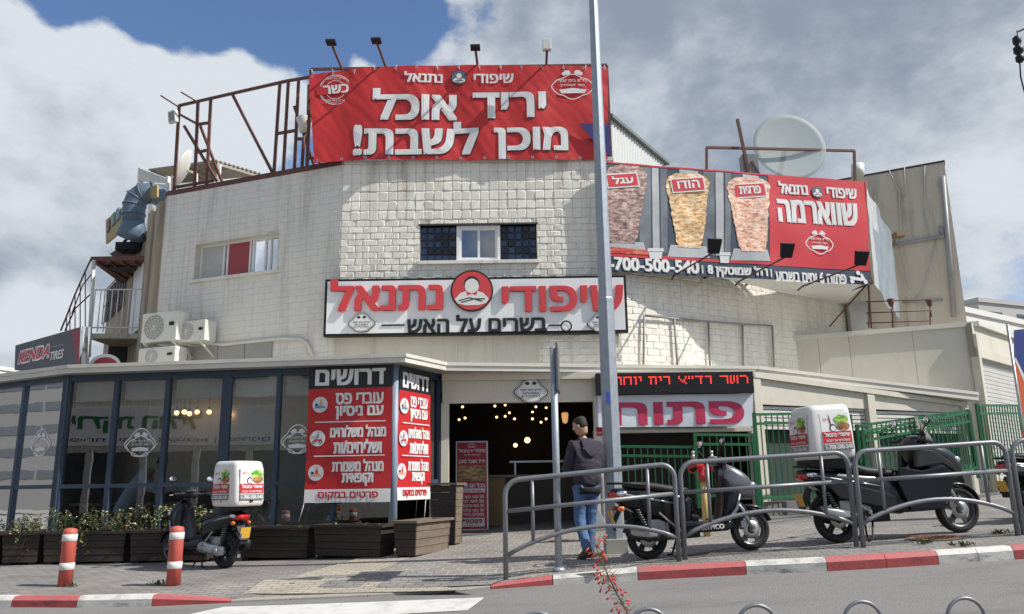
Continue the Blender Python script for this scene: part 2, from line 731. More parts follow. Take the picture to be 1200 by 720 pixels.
M_conc = mat('stained_concrete', (0.42, 0.36, 0.27), 0.85, var=0.14, scale=1.6, bump=0.2, bscale=25, dirt=(0.10, 0.085, 0.07), dfac=0.75, dscale=(1.6, 1.6, 0.16))
M_rust = mat('rusty_steel', (0.13, 0.055, 0.042), 0.75, var=0.35, scale=14, bump=0.2, bscale=90)
M_bluefr = mat('blue_aluminium', (0.040, 0.062, 0.098), 0.4, var=0.08, metal=0.1)
M_greyblue = mat('pale_blue_post', (0.22, 0.29, 0.36), 0.45, var=0.06)
M_white = mat('white_paint', (0.78, 0.78, 0.76), 0.45, var=0.04)
M_offw = mat('aged_white_plastic', (0.66, 0.65, 0.59), 0.5, var=0.06, scale=3, dirt=(0.33, 0.30, 0.25), dfac=0.3)
M_black = mat('black_plastic', (0.011, 0.011, 0.013), 0.5, var=0.2, spec=0.3)
M_blackgl = mat('black_gloss_paint', (0.006, 0.007, 0.010), 0.28, var=0.12, coat=0.3, spec=0.25)
M_rubber = mat('tyre_rubber', (0.018, 0.018, 0.018), 0.85, var=0.25, scale=20)
M_alu = mat('cast_aluminium', (0.42, 0.43, 0.44), 0.38, metal=0.8, var=0.15, scale=12)
M_chrome = mat('chrome', (0.75, 0.76, 0.78), 0.12, metal=1.0, var=0.03)
M_galv = mat('galvanised_steel', (0.33, 0.37, 0.41), 0.5, metal=0.45, var=0.16, scale=9, dirt=(0.20, 0.21, 0.22), dfac=0.35)
M_railp = mat('grey_rail_paint', (0.19, 0.20, 0.215), 0.42, metal=0.35, var=0.10, scale=6)
M_green = mat('green_fence_paint', (0.012, 0.115, 0.042), 0.42, var=0.14, scale=5, dirt=(0.01, 0.05, 0.03), dfac=0.4)
M_red = mat('red_vinyl', (0.50, 0.018, 0.022), 0.5, var=0.05, scale=1.2)
M_redsun = mat('red_banner_cloth', (0.52, 0.022, 0.022), 0.55, var=0.06, scale=1.1)
M_prw = mat('white_print', (0.72, 0.72, 0.70), 0.55, var=0.03)
M_prk = mat('black_print', (0.012, 0.012, 0.016), 0.5, var=0.1)
M_slate = mat('slate_blue_print', (0.030, 0.050, 0.085), 0.55, var=0.12)
M_salmon = mat('salmon_red_print', (0.62, 0.055, 0.06), 0.45, var=0.05)
M_brown = mat('dark_stained_planks', (0.030, 0.021, 0.017), 0.7, var=0.35, scale=7, bump=0.2, bscale=30, dirt=(0.12, 0.09, 0.06), dfac=0.25, dscale=(0.4, 0.4, 6))
M_brownl = mat('weathered_planks', (0.16, 0.125, 0.09), 0.75, var=0.3, scale=7, bump=0.2, bscale=30, dirt=(0.05, 0.04, 0.03), dfac=0.5, dscale=(0.4, 0.4, 6))
M_louvre = mat('white_louvre', (0.62, 0.61, 0.57), 0.5, var=0.05, dirt=(0.3, 0.28, 0.24), dfac=0.3)
GLASS = glass_mat('window_glass', (0.72, 0.77, 0.78), 0.125)
GLASS2 = glass_mat('upper_window_glass', (0.25, 0.33, 0.40), 0.22)


# asphalt and paving with their own node trees
def paving(name, cols, bw, bh, mortar, var, scale_noise=1.2, dark=(0.10, 0.095, 0.09)):
    m = mat(name, cols[0], 0.85, var=0)
    t = m.node_tree
    n, l = t.nodes, t.links
    b = n['Principled BSDF']
    tcn = n.new('ShaderNodeTexCoord')
    mpn = n.new('ShaderNodeMapping')
    mpn.inputs['Rotation'].default_value = (0, 0, R(6))
    l.new(tcn.outputs['Object'], mpn.inputs[0])
    br = n.new('ShaderNodeTexBrick')
    br.inputs['Scale'].default_value = 1.0
    br.inputs['Brick Width'].default_value = bw
    br.inputs['Row Height'].default_value = bh
    br.inputs['Mortar Size'].default_value = mortar
    br.inputs['Color1'].default_value = tuple(cols[0]) + (1,)
    br.inputs['Color2'].default_value = tuple(cols[1]) + (1,)
    br.inputs['Mortar'].default_value = tuple(dark) + (1,)
    l.new(mpn.outputs[0], br.inputs['Vector'])
    nz = n.new('ShaderNodeTexNoise')
    nz.inputs['Scale'].default_value = scale_noise
    nz.inputs['Detail'].default_value = 9
    nz.inputs['Roughness'].default_value = 0.7
    l.new(tcn.outputs['Object'], nz.inputs['Vector'])
    mr = n.new('ShaderNodeMapRange')
    l.new(nz.outputs[0], mr.inputs[0])
    mr.inputs[1].default_value, mr.inputs[2].default_value = 0.3, 0.7
    mr.inputs[3].default_value, mr.inputs[4].default_value = 1 - var, 1 + var
    mu = n.new('ShaderNodeVectorMath')
    mu.operation = 'MULTIPLY'
    l.new(br.outputs['Color'], mu.inputs[0])
    l.new(mr.outputs[0], mu.inputs[1])
    l.new(mu.outputs[0], b.inputs['Base Color'])
    bp = n.new('ShaderNodeBump')
    bp.inputs['Strength'].default_value = 0.5
    bp.inputs['Distance'].default_value = 0.006
    iv = n.new('ShaderNodeMath')
    iv.operation = 'SUBTRACT'
    iv.inputs[0].default_value = 1
    l.new(br.outputs['Fac'], iv.inputs[1])
    l.new(iv.outputs[0], bp.inputs['Height'])
    l.new(bp.outputs[0], b.inputs['Normal'])
    return m


M_pave = paving('concrete_pavers', ((0.245, 0.232, 0.215), (0.20, 0.19, 0.178)), 0.22, 0.11, 0.008, 0.28)
M_pave_e = paving('entrance_pavers', ((0.19, 0.18, 0.168), (0.225, 0.212, 0.195)), 0.2, 0.2, 0.010, 0.22, dark=(0.34, 0.31, 0.26))
M_sand = paving('sand_pavers', ((0.40, 0.36, 0.285), (0.34, 0.305, 0.245)), 0.2, 0.1, 0.008, 0.22, dark=(0.18, 0.16, 0.13))
M_asph = mat('asphalt', (0.225, 0.217, 0.207), 0.9, var=0.26, scale=55, bump=0.8, bscale=110, dirt=(0.11, 0.107, 0.102), dfac=0.55, dscale=(0.18, 0.7, 0.5))
M_kerbw = mat('white_kerb_paint', (0.62, 0.60, 0.55), 0.7, var=0.1, scale=9, bump=0.2, bscale=40, dirt=(0.16, 0.155, 0.15), dfac=0.8, dscale=(2.0, 2.0, 4.0))
M_kerbr = mat('red_kerb_paint', (0.46, 0.11, 0.11), 0.7, var=0.14, scale=9, bump=0.2, bscale=40, dirt=(0.24, 0.17, 0.16), dfac=0.85, dscale=(2.2, 2.2, 4.0))
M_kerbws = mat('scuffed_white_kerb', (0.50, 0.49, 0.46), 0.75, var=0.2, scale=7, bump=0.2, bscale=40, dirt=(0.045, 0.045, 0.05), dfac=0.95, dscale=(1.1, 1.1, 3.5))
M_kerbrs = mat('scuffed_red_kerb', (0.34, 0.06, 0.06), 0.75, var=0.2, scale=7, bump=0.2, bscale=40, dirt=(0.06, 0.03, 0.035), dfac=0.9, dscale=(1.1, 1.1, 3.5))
M_kerbc = mat('bare_kerb_concrete', (0.34, 0.32, 0.28), 0.8, var=0.12, scale=9, bump=0.2, bscale=40)
M_stripe = mat('worn_road_paint', (0.60, 0.59, 0.56), 0.75, var=0.08, scale=12, dirt=(0.22, 0.22, 0.21), dfac=0.5, dscale=(1.5, 1.5, 1.5))

# ------------------------------------------------------------------ far ground, road
mb = MB()
mb.add([(-3000, -3000, -2.2), (3000, -3000, -2.2), (3000, 3000, -2.2), (-3000, 3000, -2.2)], [(0, 1, 2, 3)])
tagstruct(mb.build('ground', mat('far_ground', (0.20, 0.18, 0.15), 0.9, var=0.2, scale=0.05)))

# kerb front line, from the left to the right: (pixel x, pixel y, drop)
KP = [(-260, 708, 0), (-60, 711, 0), (12, 712, 0), (89, 712.5, 0), (177, 711, 0), (270, 707, 1), (340, 704, 1), (430, 700, 1), (520, 695, 1), (575, 691, 0.9),
      (648, 686, 0.35), (748, 680.5, 0), (875, 674, 0), (970, 670, 0), (1040, 666, 0), (1101, 662, 0), (1148, 659, 0), (1190, 656, 0), (1280, 651, 0), (1420, 643, 0), (1600, 634, 0)]
KL = [(hit(x, y, zroad), dr) for x, y, dr in KP]
kl0, kl1 = KL[0][0], KL[-1][0]
KX = [(V((kl0.x - 12, kl0.y + 0.6, 0)), 0)] + [(V((p.x, p.y, 0)), d) for p, d in KL] + [(V((kl1.x + 14, kl1.y + 5.5, 0)), 0)]


def kerb_at(X):
    for (a, da), (b, db) in zip(KX, KX[1:]):
        if a.x <= X <= b.x:
            t = (X - a.x) / (b.x - a.x)
            return a.y + (b.y - a.y) * t, da + (db - da) * t
    return (KX[0][0].y, 0) if X < KX[0][0].x else (KX[-1][0].y, 0)


KW = 0.17


def zwalk(X, Y):
    yk, dr = kerb_at(X)
    k = max(0.0, min(1.0, 1 - (Y - yk - KW) / 1.1))
    k = k * k * (3 - 2 * k)
    return zpave(X, Y) * (1 - k * dr) + (zroad(X, yk) + 0.025) * k * dr


# road sheet
xs = [-45 + i * 1.0 for i in range(91)]
mb = MB()
ys = [-24, -16, -10, -6, -3, 0, 2, 4, 6, 7, 8, 9, 9.6, 10.2, 10.8, 12, 15]
for j, y in enumerate(ys):
    for x in xs:
        mb.v.append(V((x, y, zroad(x, y))))
for j in range(len(ys) - 1):
    for i in range(len(xs) - 1):
        if zpave(xs[i], ys[j]) and ys[j] > kerb_at(xs[i])[0] + 1.5:
            continue
        a = j * len(xs) + i
        mb.f.append((a, a + 1, a + 1 + len(xs), a + len(xs)))
        mb.m.append(0)
        mb.sm.append(True)
tagstruct(mb.build('road', M_asph))

# pavement sheet behind the kerb
xs = sorted(set([round(-28 + i * 0.5, 3) for i in range(97)]))
mb = MB()
vv = [0, 0.15, 0.35, 0.6, 0.9, 1.2, 1.8, 2.6, 3.6, 4.8, 6.2, 8, 11, 15]
for x in xs:
    yk, dr = kerb_at(x)
    for q in vv:
        y = yk + KW - 0.02 + q
        mb.v.append(V((x, y, zwalk(x, y))))
nv = len(vv)
for i in range(len(xs) - 1):
    for j in range(nv - 1):
        a = i * nv + j
        mb.f.append((a, a + nv, a + nv + 1, a + 1))
        mb.m.append(0)
        mb.sm.append(True)
tagstruct(mb.build('pavement', M_pave))


def ground_sheet(name, quad_px, m, up=0.004, nx=14, ny=8, fz=None):
    """a sheet lying on the pavement inside four seen corners TL TR BR BL"""
    fz = fz or zwalk
    c = [hit(x, y, fz) for x, y in quad_px]
    b = MB()
    for j in range(ny + 1):
        for i in range(nx + 1):
            s, t = i / nx, j / ny
            q = (c[0] * (1 - s) + c[1] * s) * (1 - t) + (c[3] * (1 - s) + c[2] * s) * t
            b.v.append(V((q.x, q.y, fz(q.x, q.y) + up)))
    for j in range(ny):
        for i in range(nx):
            a = j * (nx + 1) + i
            b.f.append((a, a + 1, a + nx + 2, a + nx + 1))
            b.m.append(0)
            b.sm.append(True)
    return tagstruct(b.build(name, m))


ground_sheet('pavement_entrance_paving', [(548, 627), (1004, 617), (700, 672), (425, 681)], M_pave_e, 0.006)
ground_sheet('pavement_sand_band', [(505, 632), (548, 627), (425, 683), (330, 683)], M_sand, 0.010)
ground_sheet('pavement_sand_strip', [(310, 681), (480, 681), (560, 692), (285, 697)], M_sand, 0.014)
ground_sheet('pavement_dark_inset', [(385, 682), (432, 682), (420, 690), (372, 690)], M_pave, 0.018, 4, 3)
ground_sheet('pavement_dark_inset', [(450, 681), (600, 676), (575, 687), (440, 690)], M_pave, 0.018, 6, 3)
ground_sheet('crosswalk_stripe', [(262, 712), (568, 701), (548, 716), (150, 736)], M_stripe, 0.006, 16, 4, zroad)

# kerb stones
mb = MB()
colr = ['W', 'W', 'R', 'W', 'R', 'C', 'C', 'C', 'C', 'R', 'R', 'W', 'R', 'W', 'R', 'R', 'W', 'W', 'R', 'W', 'R', 'W']
colr = ['W', 'R', 'W', 'R', 'W', 'R', 'C', 'C', 'C', 'C', 'R', 'W', 'R', 'W', 'R', 'R', 'W', 'W', 'R', 'W', 'R']


def kerb_piece(a, b, da, db, mi):
    t = (b - a).normalized()
    nn = V((-t.y, t.x, 0))
    if nn.y < 0:
        nn = -nn
    a, b = a + t * 0.004, b - t * 0.004
    sec = []
    for p, dr in ((a, da), (b, db)):
        q = p + nn * KW
        zt = zwalk(q.x, q.y) + 0.006
        zb = zroad(p.x, p.y)
        zt = max(zt, zb + 0.025)
        h = zt - zb
        sl = min(0.045, h * 0.35)
        sec.append([V((p.x, p.y, zb - 0.1)), V((p.x + nn.x * 0.012, p.y + nn.y * 0.012, zt - sl)), V((p.x + nn.x * (0.012 + sl * 0.9), p.y + nn.y * (0.012 + sl * 0.9), zt)), V((q.x, q.y, zt)), V((q.x, q.y, zb - 0.1))])
    vs = sec[0] + sec[1]
    fs = [(i, (i + 1) % 5, 5 + (i + 1) % 5, 5 + i) for i in range(1, 5)] + [(0, 1, 2, 3, 4), (9, 8, 7, 6, 5)]
    mb.add(vs, fs, mi)
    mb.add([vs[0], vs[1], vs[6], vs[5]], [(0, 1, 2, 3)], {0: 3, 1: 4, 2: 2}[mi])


KC = {'W': 0, 'R': 1, 'C': 2}
for i, ((a, da), (b, db)) in enumerate(zip(KX, KX[1:])):
    if i == 0 or i == len(KX) - 2:
        n = 12
        for k in range(n):
            kerb_piece(a + (b - a) * (k / n), a + (b - a) * ((k + 1) / n), da, db, k % 2)
        continue
    kerb_piece(a, b, da, db, KC[colr[i % len(colr)]])
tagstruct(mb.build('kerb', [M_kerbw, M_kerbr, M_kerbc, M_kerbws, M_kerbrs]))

# the near pavement across the road, under the viewer
mb = MB()
xs = [-20 + i * 1.0 for i in range(41)]
for x in xs:
    for y in (4.6, 4.6, -6):
        pass
vs = []
for x in xs:
    z = zroad(x, 4.7)
    vs += [V((x, 4.7, z - 0.05)), V((x, 4.7, z + 0.12)), V((x, 4.5, z + 0.13)), V((x, -6, z + 0.05))]
fs = []
for i in range(len(xs) - 1):
    for j in range(3):
        a = i * 4 + j
        fs.append((a, a + 4, a + 5, a + 1))
mb.add(vs, fs, 0)
tagstruct(mb.build('near_pavement', M_pave))


def znear(X, Y):
    z = zroad(X, 4.7)
    return z + 0.13 - 0.08 * (4.5 - Y) / 10.5


# ------------------------------------------------------------------ the restaurant
ZC = P(475, 415, 13.35).z                       # top of the canopy all round
ZB = P(395, 190, 15.5).z                        # top of the parapet
pL = P(395, 400, 15.5)
pR = P(727, 400, 15.5)
yLL = Yz(196, 227, ZB)
pLL = Pz(196, 227, ZB)
pR2, pR3, pR4 = P(800, 380, 16.1), P(915, 395, 17.6), P(992, 385, 18.9)
rest = thing('restaurant_building', 'two storey corner restaurant clad in pale stone tiles with a glazed dining room', 'building', (0, 15.5, 0.6))
FC = wallframe((pL.x, pL.y), (pR.x, pR.y))
FL = wallframe((pLL.x, pLL.y), (pL.x, pL.y))
ZW0 = 3.42                                       # upper walls stand on the ceiling of the ground floor


def wall_holes(b, F, u0, z0, u1, z1, holes, d, thick, mi=0):
    us = sorted(set([u0, u1] + [h[0] for h in holes] + [h[2] for h in holes]))
    zs = sorted(set([z0, z1] + [h[1] for h in holes] + [h[3] for h in holes]))
    for i in range(len(us) - 1):
        for j in range(len(zs) - 1):
            cu, cz = (us[i] + us[i + 1]) / 2, (zs[j] + zs[j + 1]) / 2
            if any(h[0] < cu < h[2] and h[1] < cz < h[3] for h in holes):
                continue
            b.frect(F, us[i], zs[j], us[i + 1], zs[j + 1], d, mi)
            b.frect(F, us[i], zs[j], us[i + 1], zs[j + 1], d - thick, mi)
    for h in holes:
        q = F.pt
        for (a, c) in (((h[0], h[1]), (h[2], h[1])), ((h[2], h[1]), (h[2], h[3])), ((h[2], h[3]), (h[0], h[3])), ((h[0], h[3]), (h[0], h[1]))):
            b.add([q(*a, d + 0.012), q(*c, d + 0.012), q(*c, d - thick), q(*a, d - thick)], [(0, 1, 2, 3)], mi)
    q = F.pt
    b.add([q(u0, z1, d), q(u1, z1, d), q(u1, z1, d - thick), q(u0, z1, d - thick)], [(0, 1, 2, 3)], mi)


def tiles(b, F, u0, z0, u1, z1, tw, th, holes, rough, seed, bond=True, mi=0, jt=0.005, base=0.006):
    rnd = random.Random(seed)
    nz = max(1, round((z1 - z0) / th))
    th = (z1 - z0) / nz
    for j in range(nz):
        za, zb = z0 + j * th, z0 + (j + 1) * th
        off = (j % 2) * tw / 2 if bond else 0
        u = u0 - off
        while u < u1 - 1e-4:
            a, c = max(u, u0), min(u + tw, u1)
            u += tw
            if c - a < 0.02:
                continue
            za_, zb_ = za, zb
            skip = False
            for h in holes:
                if a < h[2] and c > h[0] and za < h[3] and zb > h[1]:
                    if a >= h[0] - 0.01 and c <= h[2] + 0.01:
                        if za >= h[1] - 0.01 and zb <= h[3] + 0.01:
                            skip = True
                        elif za < h[1]:
                            zb_ = h[1]
                        else:
                            za_ = h[3]
                    elif a < h[0]:
                        c = h[0]
                    else:
                        a = h[2]
            if skip or c - a < 0.015 or zb_ - za_ < 0.015:
                continue
            x0, x1, y0, y1 = a + jt / 2, c - jt / 2, za_ + jt / 2, zb_ - jt / 2
            if rough <= 0.0025:
                t = [base + rnd.uniform(-1, 1) * rough for _ in range(4)]
                e = 0.004
                p = [F.pt(x0, y0, 0), F.pt(x1, y0, 0), F.pt(x1, y1, 0), F.pt(x0, y1, 0),
                     F.pt(x0 + e, y0 + e, t[0]), F.pt(x1 - e, y0 + e, t[1]), F.pt(x1 - e, y1 - e, t[2]), F.pt(x0 + e, y1 - e, t[3])]
                b.add(p, [(4, 5, 6, 7), (0, 1, 5, 4), (1, 2, 6, 5), (2, 3, 7, 6), (3, 0, 4, 7)], mi)
            else:
                cols = 5 if (x1 - x0) > 0.2 else 4
                rows = 4
                us = [x0] + [x0 + (x1 - x0) * (0.07 + 0.86 * k / (cols - 3) + (rnd.uniform(-.08, .08) if 0 < k < cols - 3 else 0)) for k in range(cols - 2)] + [x1]
                zs = [y0] + [y0 + (y1 - y0) * (0.10 + 0.80 * k / (rows - 3)) for k in range(rows - 2)] + [y1]
                g = []
                for r_ in range(rows):
                    for c_ in range(cols):
                        edge = r_ in (0, rows - 1) or c_ in (0, cols - 1)
                        dd = 0 if edge else base + rnd.uniform(0, 1) ** 1.4 * rough
                        g.append(F.pt(us[c_], zs[r_] + (0 if edge else rnd.uniform(-.08, .08) * (y1 - y0)), dd))
                b.add(g, [(r_ * cols + c_, r_ * cols + c_ + 1, (r_ + 1) * cols + c_ + 1, (r_ + 1) * cols + c_) for r_ in range(rows - 1) for c_ in range(cols - 1)], mi)


def window_unit(F, rect, parent, d=-0.12, cols=None, fr=0.05, frame_m=None, glass=None, sill=True, name='window'):
    """frame with its panes; cols: list of (fraction start, end, material or None for glass, framed)"""
    u0, z0, u1, z1 = rect
    b = MB()
    b.fbox(F, u0, z0, u1, z0 + fr, d - 0.06, d)
    b.fbox(F, u0, z1 - fr, u1, z1, d - 0.06, d)
    for c in [0] + [q[1] for q in cols]:
        x = u0 + (u1 - u0) * c
        x = min(max(x, u0 + fr / 2), u1 - fr / 2)
        b.fbox(F, x - fr / 2, z0 + fr, x + fr / 2, z1 - fr, d - 0.058, d - 0.002)
    w = b.build(name, frame_m or M_white, parent)
    return w




def add_rust(m, ztop, depth, amount, freq):
    """rust runs that start at the parapet and fade downwards"""
    t = m.node_tree
    n, l = t.nodes, t.links
    b = n['Principled BSDF']
    src = b.inputs['Base Color'].links[0].from_socket
    tcn = n.new('ShaderNodeTexCoord')
    sp = n.new('ShaderNodeSeparateXYZ')
    l.new(tcn.outputs['Object'], sp.inputs[0])
    zr = n.new('ShaderNodeMapRange')
    l.new(sp.outputs[2], zr.inputs[0])
    zr.inputs[1].default_value, zr.inputs[2].default_value = ztop - depth, ztop
    mpn = n.new('ShaderNodeMapping')
    mpn.inputs['Scale'].default_value = (freq, freq, 0.12)
    l.new(tcn.outputs['Object'], mpn.inputs[0])
    nz = n.new('ShaderNodeTexNoise')
    nz.inputs['Scale'].default_value = 1.0
    nz.inputs['Detail'].default_value = 4
    l.new(mpn.outputs[0], nz.inputs['Vector'])
    st = n.new('ShaderNodeMapRange')
    l.new(nz.outputs[0], st.inputs[0])
    st.inputs[1].default_value, st.inputs[2].default_value = 0.56, 0.72
    st.inputs[4].default_value = amount
    mu = n.new('ShaderNodeMath')
    mu.operation = 'MULTIPLY'
    l.new(zr.outputs[0], mu.inputs[0])
    l.new(st.outputs[0], mu.inputs[1])
    mx = n.new('ShaderNodeMix')
    mx.data_type = 'RGBA'
    l.new(mu.outputs[0], mx.inputs[0])
    l.new(src, mx.inputs[6])
    mx.inputs[7].default_value = (0.22, 0.10, 0.035, 1)
    l.new(mx.outputs[2], b.inputs['Base Color'])


add_rust(M_tile, ZB, 1.1, 0.85, 1.9)
add_rust(M_tile_l, ZB, 1.5, 0.9, 1.7)
# ---- central wall
hC = FC.rect(492, 264, 629, 306)
zTall = FC.uv(500, 258)[1]
mb = MB()
wall_holes(mb, FC, -0.0, ZW0, FC.len, ZB, [hC], 0, 0.25)
w = mb.build('front_wall', M_joint, rest)
mb = MB()
tiles(mb, FC, 0.0, zTall, FC.len, ZB - 0.06, 0.19, 0.225, [hC], 0.017, 3, bond=False)
tiles(mb, FC, 0.0, ZC + 0.02, FC.len, zTall, 0.30, 0.135, [hC], 0.013, 4)
mb.build('stone_cladding', M_tile, w)
mb = MB()
mb.fbox(FC, -0.02, ZB - 0.06, FC.len + 0.02, ZB + 0.02, -0.3, 0.02)
mb.build('parapet_cap', M_tile, w)
# beige panels under the sign
a0, a1 = FC.uv(392, 410)[0], FC.uv(631, 410)[0]
zt, zb = FC.uv(500, 393)[1], ZC + 0.01
mb = MB()
n = 4
edges = [FC.uv(x, 410)[0] for x in (392, 437, 535, 580, 631)]
for i in range(n):
    mb.fbox(FC, edges[i] + 0.012, zb, edges[i + 1] - 0.012, zt, 0.0, 0.035)
for e in edges:
    mb.fbox(FC, e - 0.02, zb, e + 0.02, zt, 0.0, 0.052)
mb.build('wall_panel', M_beige, rest)
# middle window: blue glass blocks left and right, white slider between
M_block = mat('blue_glass_block', (0.012, 0.028, 0.075), 0.12, var=0.45, scale=5, coat=0.3)
M_blockk = mat('black_glass_block', (0.004, 0.005, 0.010), 0.25, var=0.2)
u0, z0, u1, z1 = hC
xa, xb = FC.uv(536, 285)[0], FC.uv(585, 285)[0]
fr = MB()
fr.fbox(FC, u0, z0, u1, z1, -0.20, -0.155)
win = fr.build('window', mat('block_mortar', (0.05, 0.055, 0.07), 0.8), rest)
for (a, c) in ((u0, xa - 0.02), (xb + 0.02, u1)):
    fr = MB()
    fr.fbox(FC, a, z0, c, z1, -0.15, -0.085)
    fr.build('block_panel', MATS['block_mortar'], win)
rb = random.Random(5)
for (a, c) in ((u0, xa - 0.02), (xb + 0.02, u1)):
    mb = MB()
    nx, nz = 5, 5
    for i in range(nx):
        for j in range(nz):
            s, t = (c - a) / nx, (z1 - z0) / nz
            k = 1 if rb.random() < 0.3 else 0
            g = 0.010
            x0_, x1_, y0_, y1_ = a + i * s + g, a + (i + 1) * s - g, z0 + j * t + g, z0 + (j + 1) * t - g
            e = 0.012
            mb.add([FC.pt(x0_, y0_, -0.085), FC.pt(x1_, y0_, -0.085), FC.pt(x1_, y1_, -0.085), FC.pt(x0_, y1_, -0.085),
                    FC.pt(x0_ + e, y0_ + e, -0.068), FC.pt(x1_ - e, y0_ + e, -0.070), FC.pt(x1_ - e, y1_ - e, -0.064), FC.pt(x0_ + e, y1_ - e, -0.068)],
                   [(4, 5, 6, 7), (0, 1, 5, 4), (1, 2, 6, 5), (2, 3, 7, 6), (3, 0, 4, 7)], k)
    mb.build('glass_blocks', [M_block, M_blockk], win)
mb = MB()
for (a, c, e, g) in ((xa - 0.02, xb + 0.02, z0, z0 + 0.05), (xa - 0.02, xb + 0.02, z1 - 0.05, z1)):
    mb.fbox(FC, a, e, c, g, -0.14, -0.03)
xm = (xa + xb) / 2
for x in (xa + 0.01, xb - 0.01):
    mb.fbox(FC, x - 0.03, z0 + 0.05, x + 0.03, z1 - 0.05, -0.138, -0.032)
for (a, c, dd) in ((xa + 0.04, xm + 0.03, -0.05), (xm - 0.03, xb - 0.04, -0.075)):
    for x in (a, c - 0.045):
        mb.fbox(FC, x, z0 + 0.05, x + 0.045, z1 - 0.05, dd - 0.02, dd)
    mb.fbox(FC, a + 0.045, z0 + 0.05, c - 0.045, z0 + 0.09, dd - 0.018, dd - 0.002)
    mb.fbox(FC, a + 0.045, z1 - 0.09, c - 0.045, z1 - 0.05, dd - 0.018, dd - 0.002)
mb.build('sliding_frame', M_white, win)
mb = MB()
mb.frect(FC, xa + 0.08, z0 + 0.09, xm - 0.01, z1 - 0.09, -0.06)
mb.frect(FC, xm + 0.01, z0 + 0.09, xb - 0.08, z1 - 0.09, -0.085)
mb.build('pane', GLASS2, win)
mb = MB()
mb.frect(FC, u0 - .05, z0 - .05, u1 + .05, z1 + .05, -0.24)
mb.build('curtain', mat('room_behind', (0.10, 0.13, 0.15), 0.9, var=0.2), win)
mb = MB()
mb.fbox(FC, u0 - 0.05, z0 - 0.07, u1 + 0.05, z0 + 0.002, -0.1, 0.075)
mb.build('sill', M_tile_l, win, bevel=0.006)
mb = MB()
mb.fbox(FC, u0 - 0.03, z1, u1 + 0.03, z1 + 0.035, -0.1, 0.03)
mb.build('lintel', mat('dark_lintel', (0.06, 0.055, 0.05), 0.7), win)

# ---- left wall
hL = FL.quad((229, 288), (326, 272), (326, 318), (228, 327))
mb = MB()
wall_holes(mb, FL, 0, 0.3, FL.len, ZB, [hL], 0, 0.25)
w = mb.build('left_wall', M_joint, rest)
mb = MB()
tiles(mb, FL, 0, ZC + 0.02, FL.len - 0.006, ZB - 0.06, 0.32, 0.135, [hL], 0.0025, 11)
mb.build('tile_cladding', M_tile_l, w)
mb = MB()
mb.fbox(FL, -0.02, ZB - 0.06, FL.len + 0.02, ZB + 0.02, -0.3, 0.02)
mb.fbox(FL, 0, ZB + 0.02, FL.len, ZB + 0.06, -0.05, 0.0)
mb.build('parapet_cap', M_rust, w)
u0, z0, u1, z1 = hL
du = u1 - u0
mb = MB()
dW = -0.14
for x in (u0 + .03, u0 + du * .30, u0 + du * .345, u0 + du * .62, u0 + du * .655, u0 + du * .80, u0 + du * .86, u1 - .03):
    mb.fbox(FL, x - .022, z0 + .04, x + .022, z1 - .04, dW - 0.05, dW)
mb.fbox(FL, u0, z0, u1, z0 + .04, dW - .05, dW)
mb.fbox(FL, u0, z1 - .04, u1, z1, dW - .05, dW)
win = mb.build('window', M_white, rest)
mb = MB()
mb.frect(FL, u0 + .05, z0 + .04, u0 + du * .29, z1 - .04, dW - .03)
mb.build('frosted_panel', mat('frosted_panel', (0.48, 0.48, 0.45), 0.5), win)
mb = MB()
mb.frect(FL, u0 + du * .345 + .02, z0 + .04, u0 + du * .62 - .02, z1 - .04, dW - .02)
mb.build('red_panel', mat('faded_red_panel', (0.36, 0.055, 0.07), 0.5, var=0.05), win)
mb = MB()
mb.frect(FL, u0 + du * .655, z0 + .04, u1 - .05, z1 - .04, dW - .03)
mb.build('pane', GLASS2, win)
mb = MB()
mb.frect(FL, u0 - .05, z0 - .05, u1 + .05, z1 + .05, -0.24)
mb.build('curtain', MATS['room_behind'], win)
mb = MB()
mb.fbox(FL, u0 - .08, z0 - .06, u1 + .04, z0 + .002, -0.1, 0.06)
mb.build('sill', M_tile_l, win, bevel=.006)

# ---- right wall, three facets
zRt = ZB - 0.75
prev = pR
w = None
FRs = []
mb = MB()
mt = MB()
for i, q in enumerate((pR2, pR3, pR4)):
    F = wallframe((prev.x, prev.y), (q.x, q.y))
    FRs.append(F)
    zz = ZB - 0.5
    wall_holes(mb, F, 0, ZW0, F.len, zz, [], 0, 0.25)
    zs = ZC + 0.02
    zsplit = F.uv(800, 330)[1]
    tiles(mt, F, 0.0, zs, F.len - 0.004, zz - 0.05, 0.30, 0.14, [], 0.012, 20 + i)
    prev = q
w = mb.build('right_wall', M_joint, rest)
mt.build('stone_cladding', M_tile, w)
# small recess openings on the right wall are bricks left out
# ---- back and roof of the upper storey
mb = MB()
top = [pLL, pL, pR, pR2, pR3, pR4]
back = [V((pR4.x + .2, 26, 0)), V((-11.2, 26, 0)), Pz(128, 300, ZB - 0.6)]
poly = [V((p.x, p.y, ZB - 0.55)) for p in top] + [V((p.x, p.y, ZB - 0.55)) for p in back]
poly = [V((p.x, p.y + (0.12 if i < 6 else 0), p.z)) for i, p in enumerate(poly)]
mb.add(poly, [tuple(range(len(poly)))])
mb.build('roof', mat('roof_felt', (0.25, 0.24, 0.22), 0.9), rest)
mb = MB()
bk = [V((pR4.x, pR4.y, 0)), V((pR4.x + .2, 26, 0)), V((-11.2, 26, 0))]
for a, c in zip(bk, bk[1:]):
    mb.add([(a.x, a.y, 0.4), (c.x, c.y, 0.4), (c.x, c.y, ZB - 0.4), (a.x, a.y, ZB - 0.4)], [(0, 1, 2, 3)])
mb.build('rear_wall', M_conc, rest)
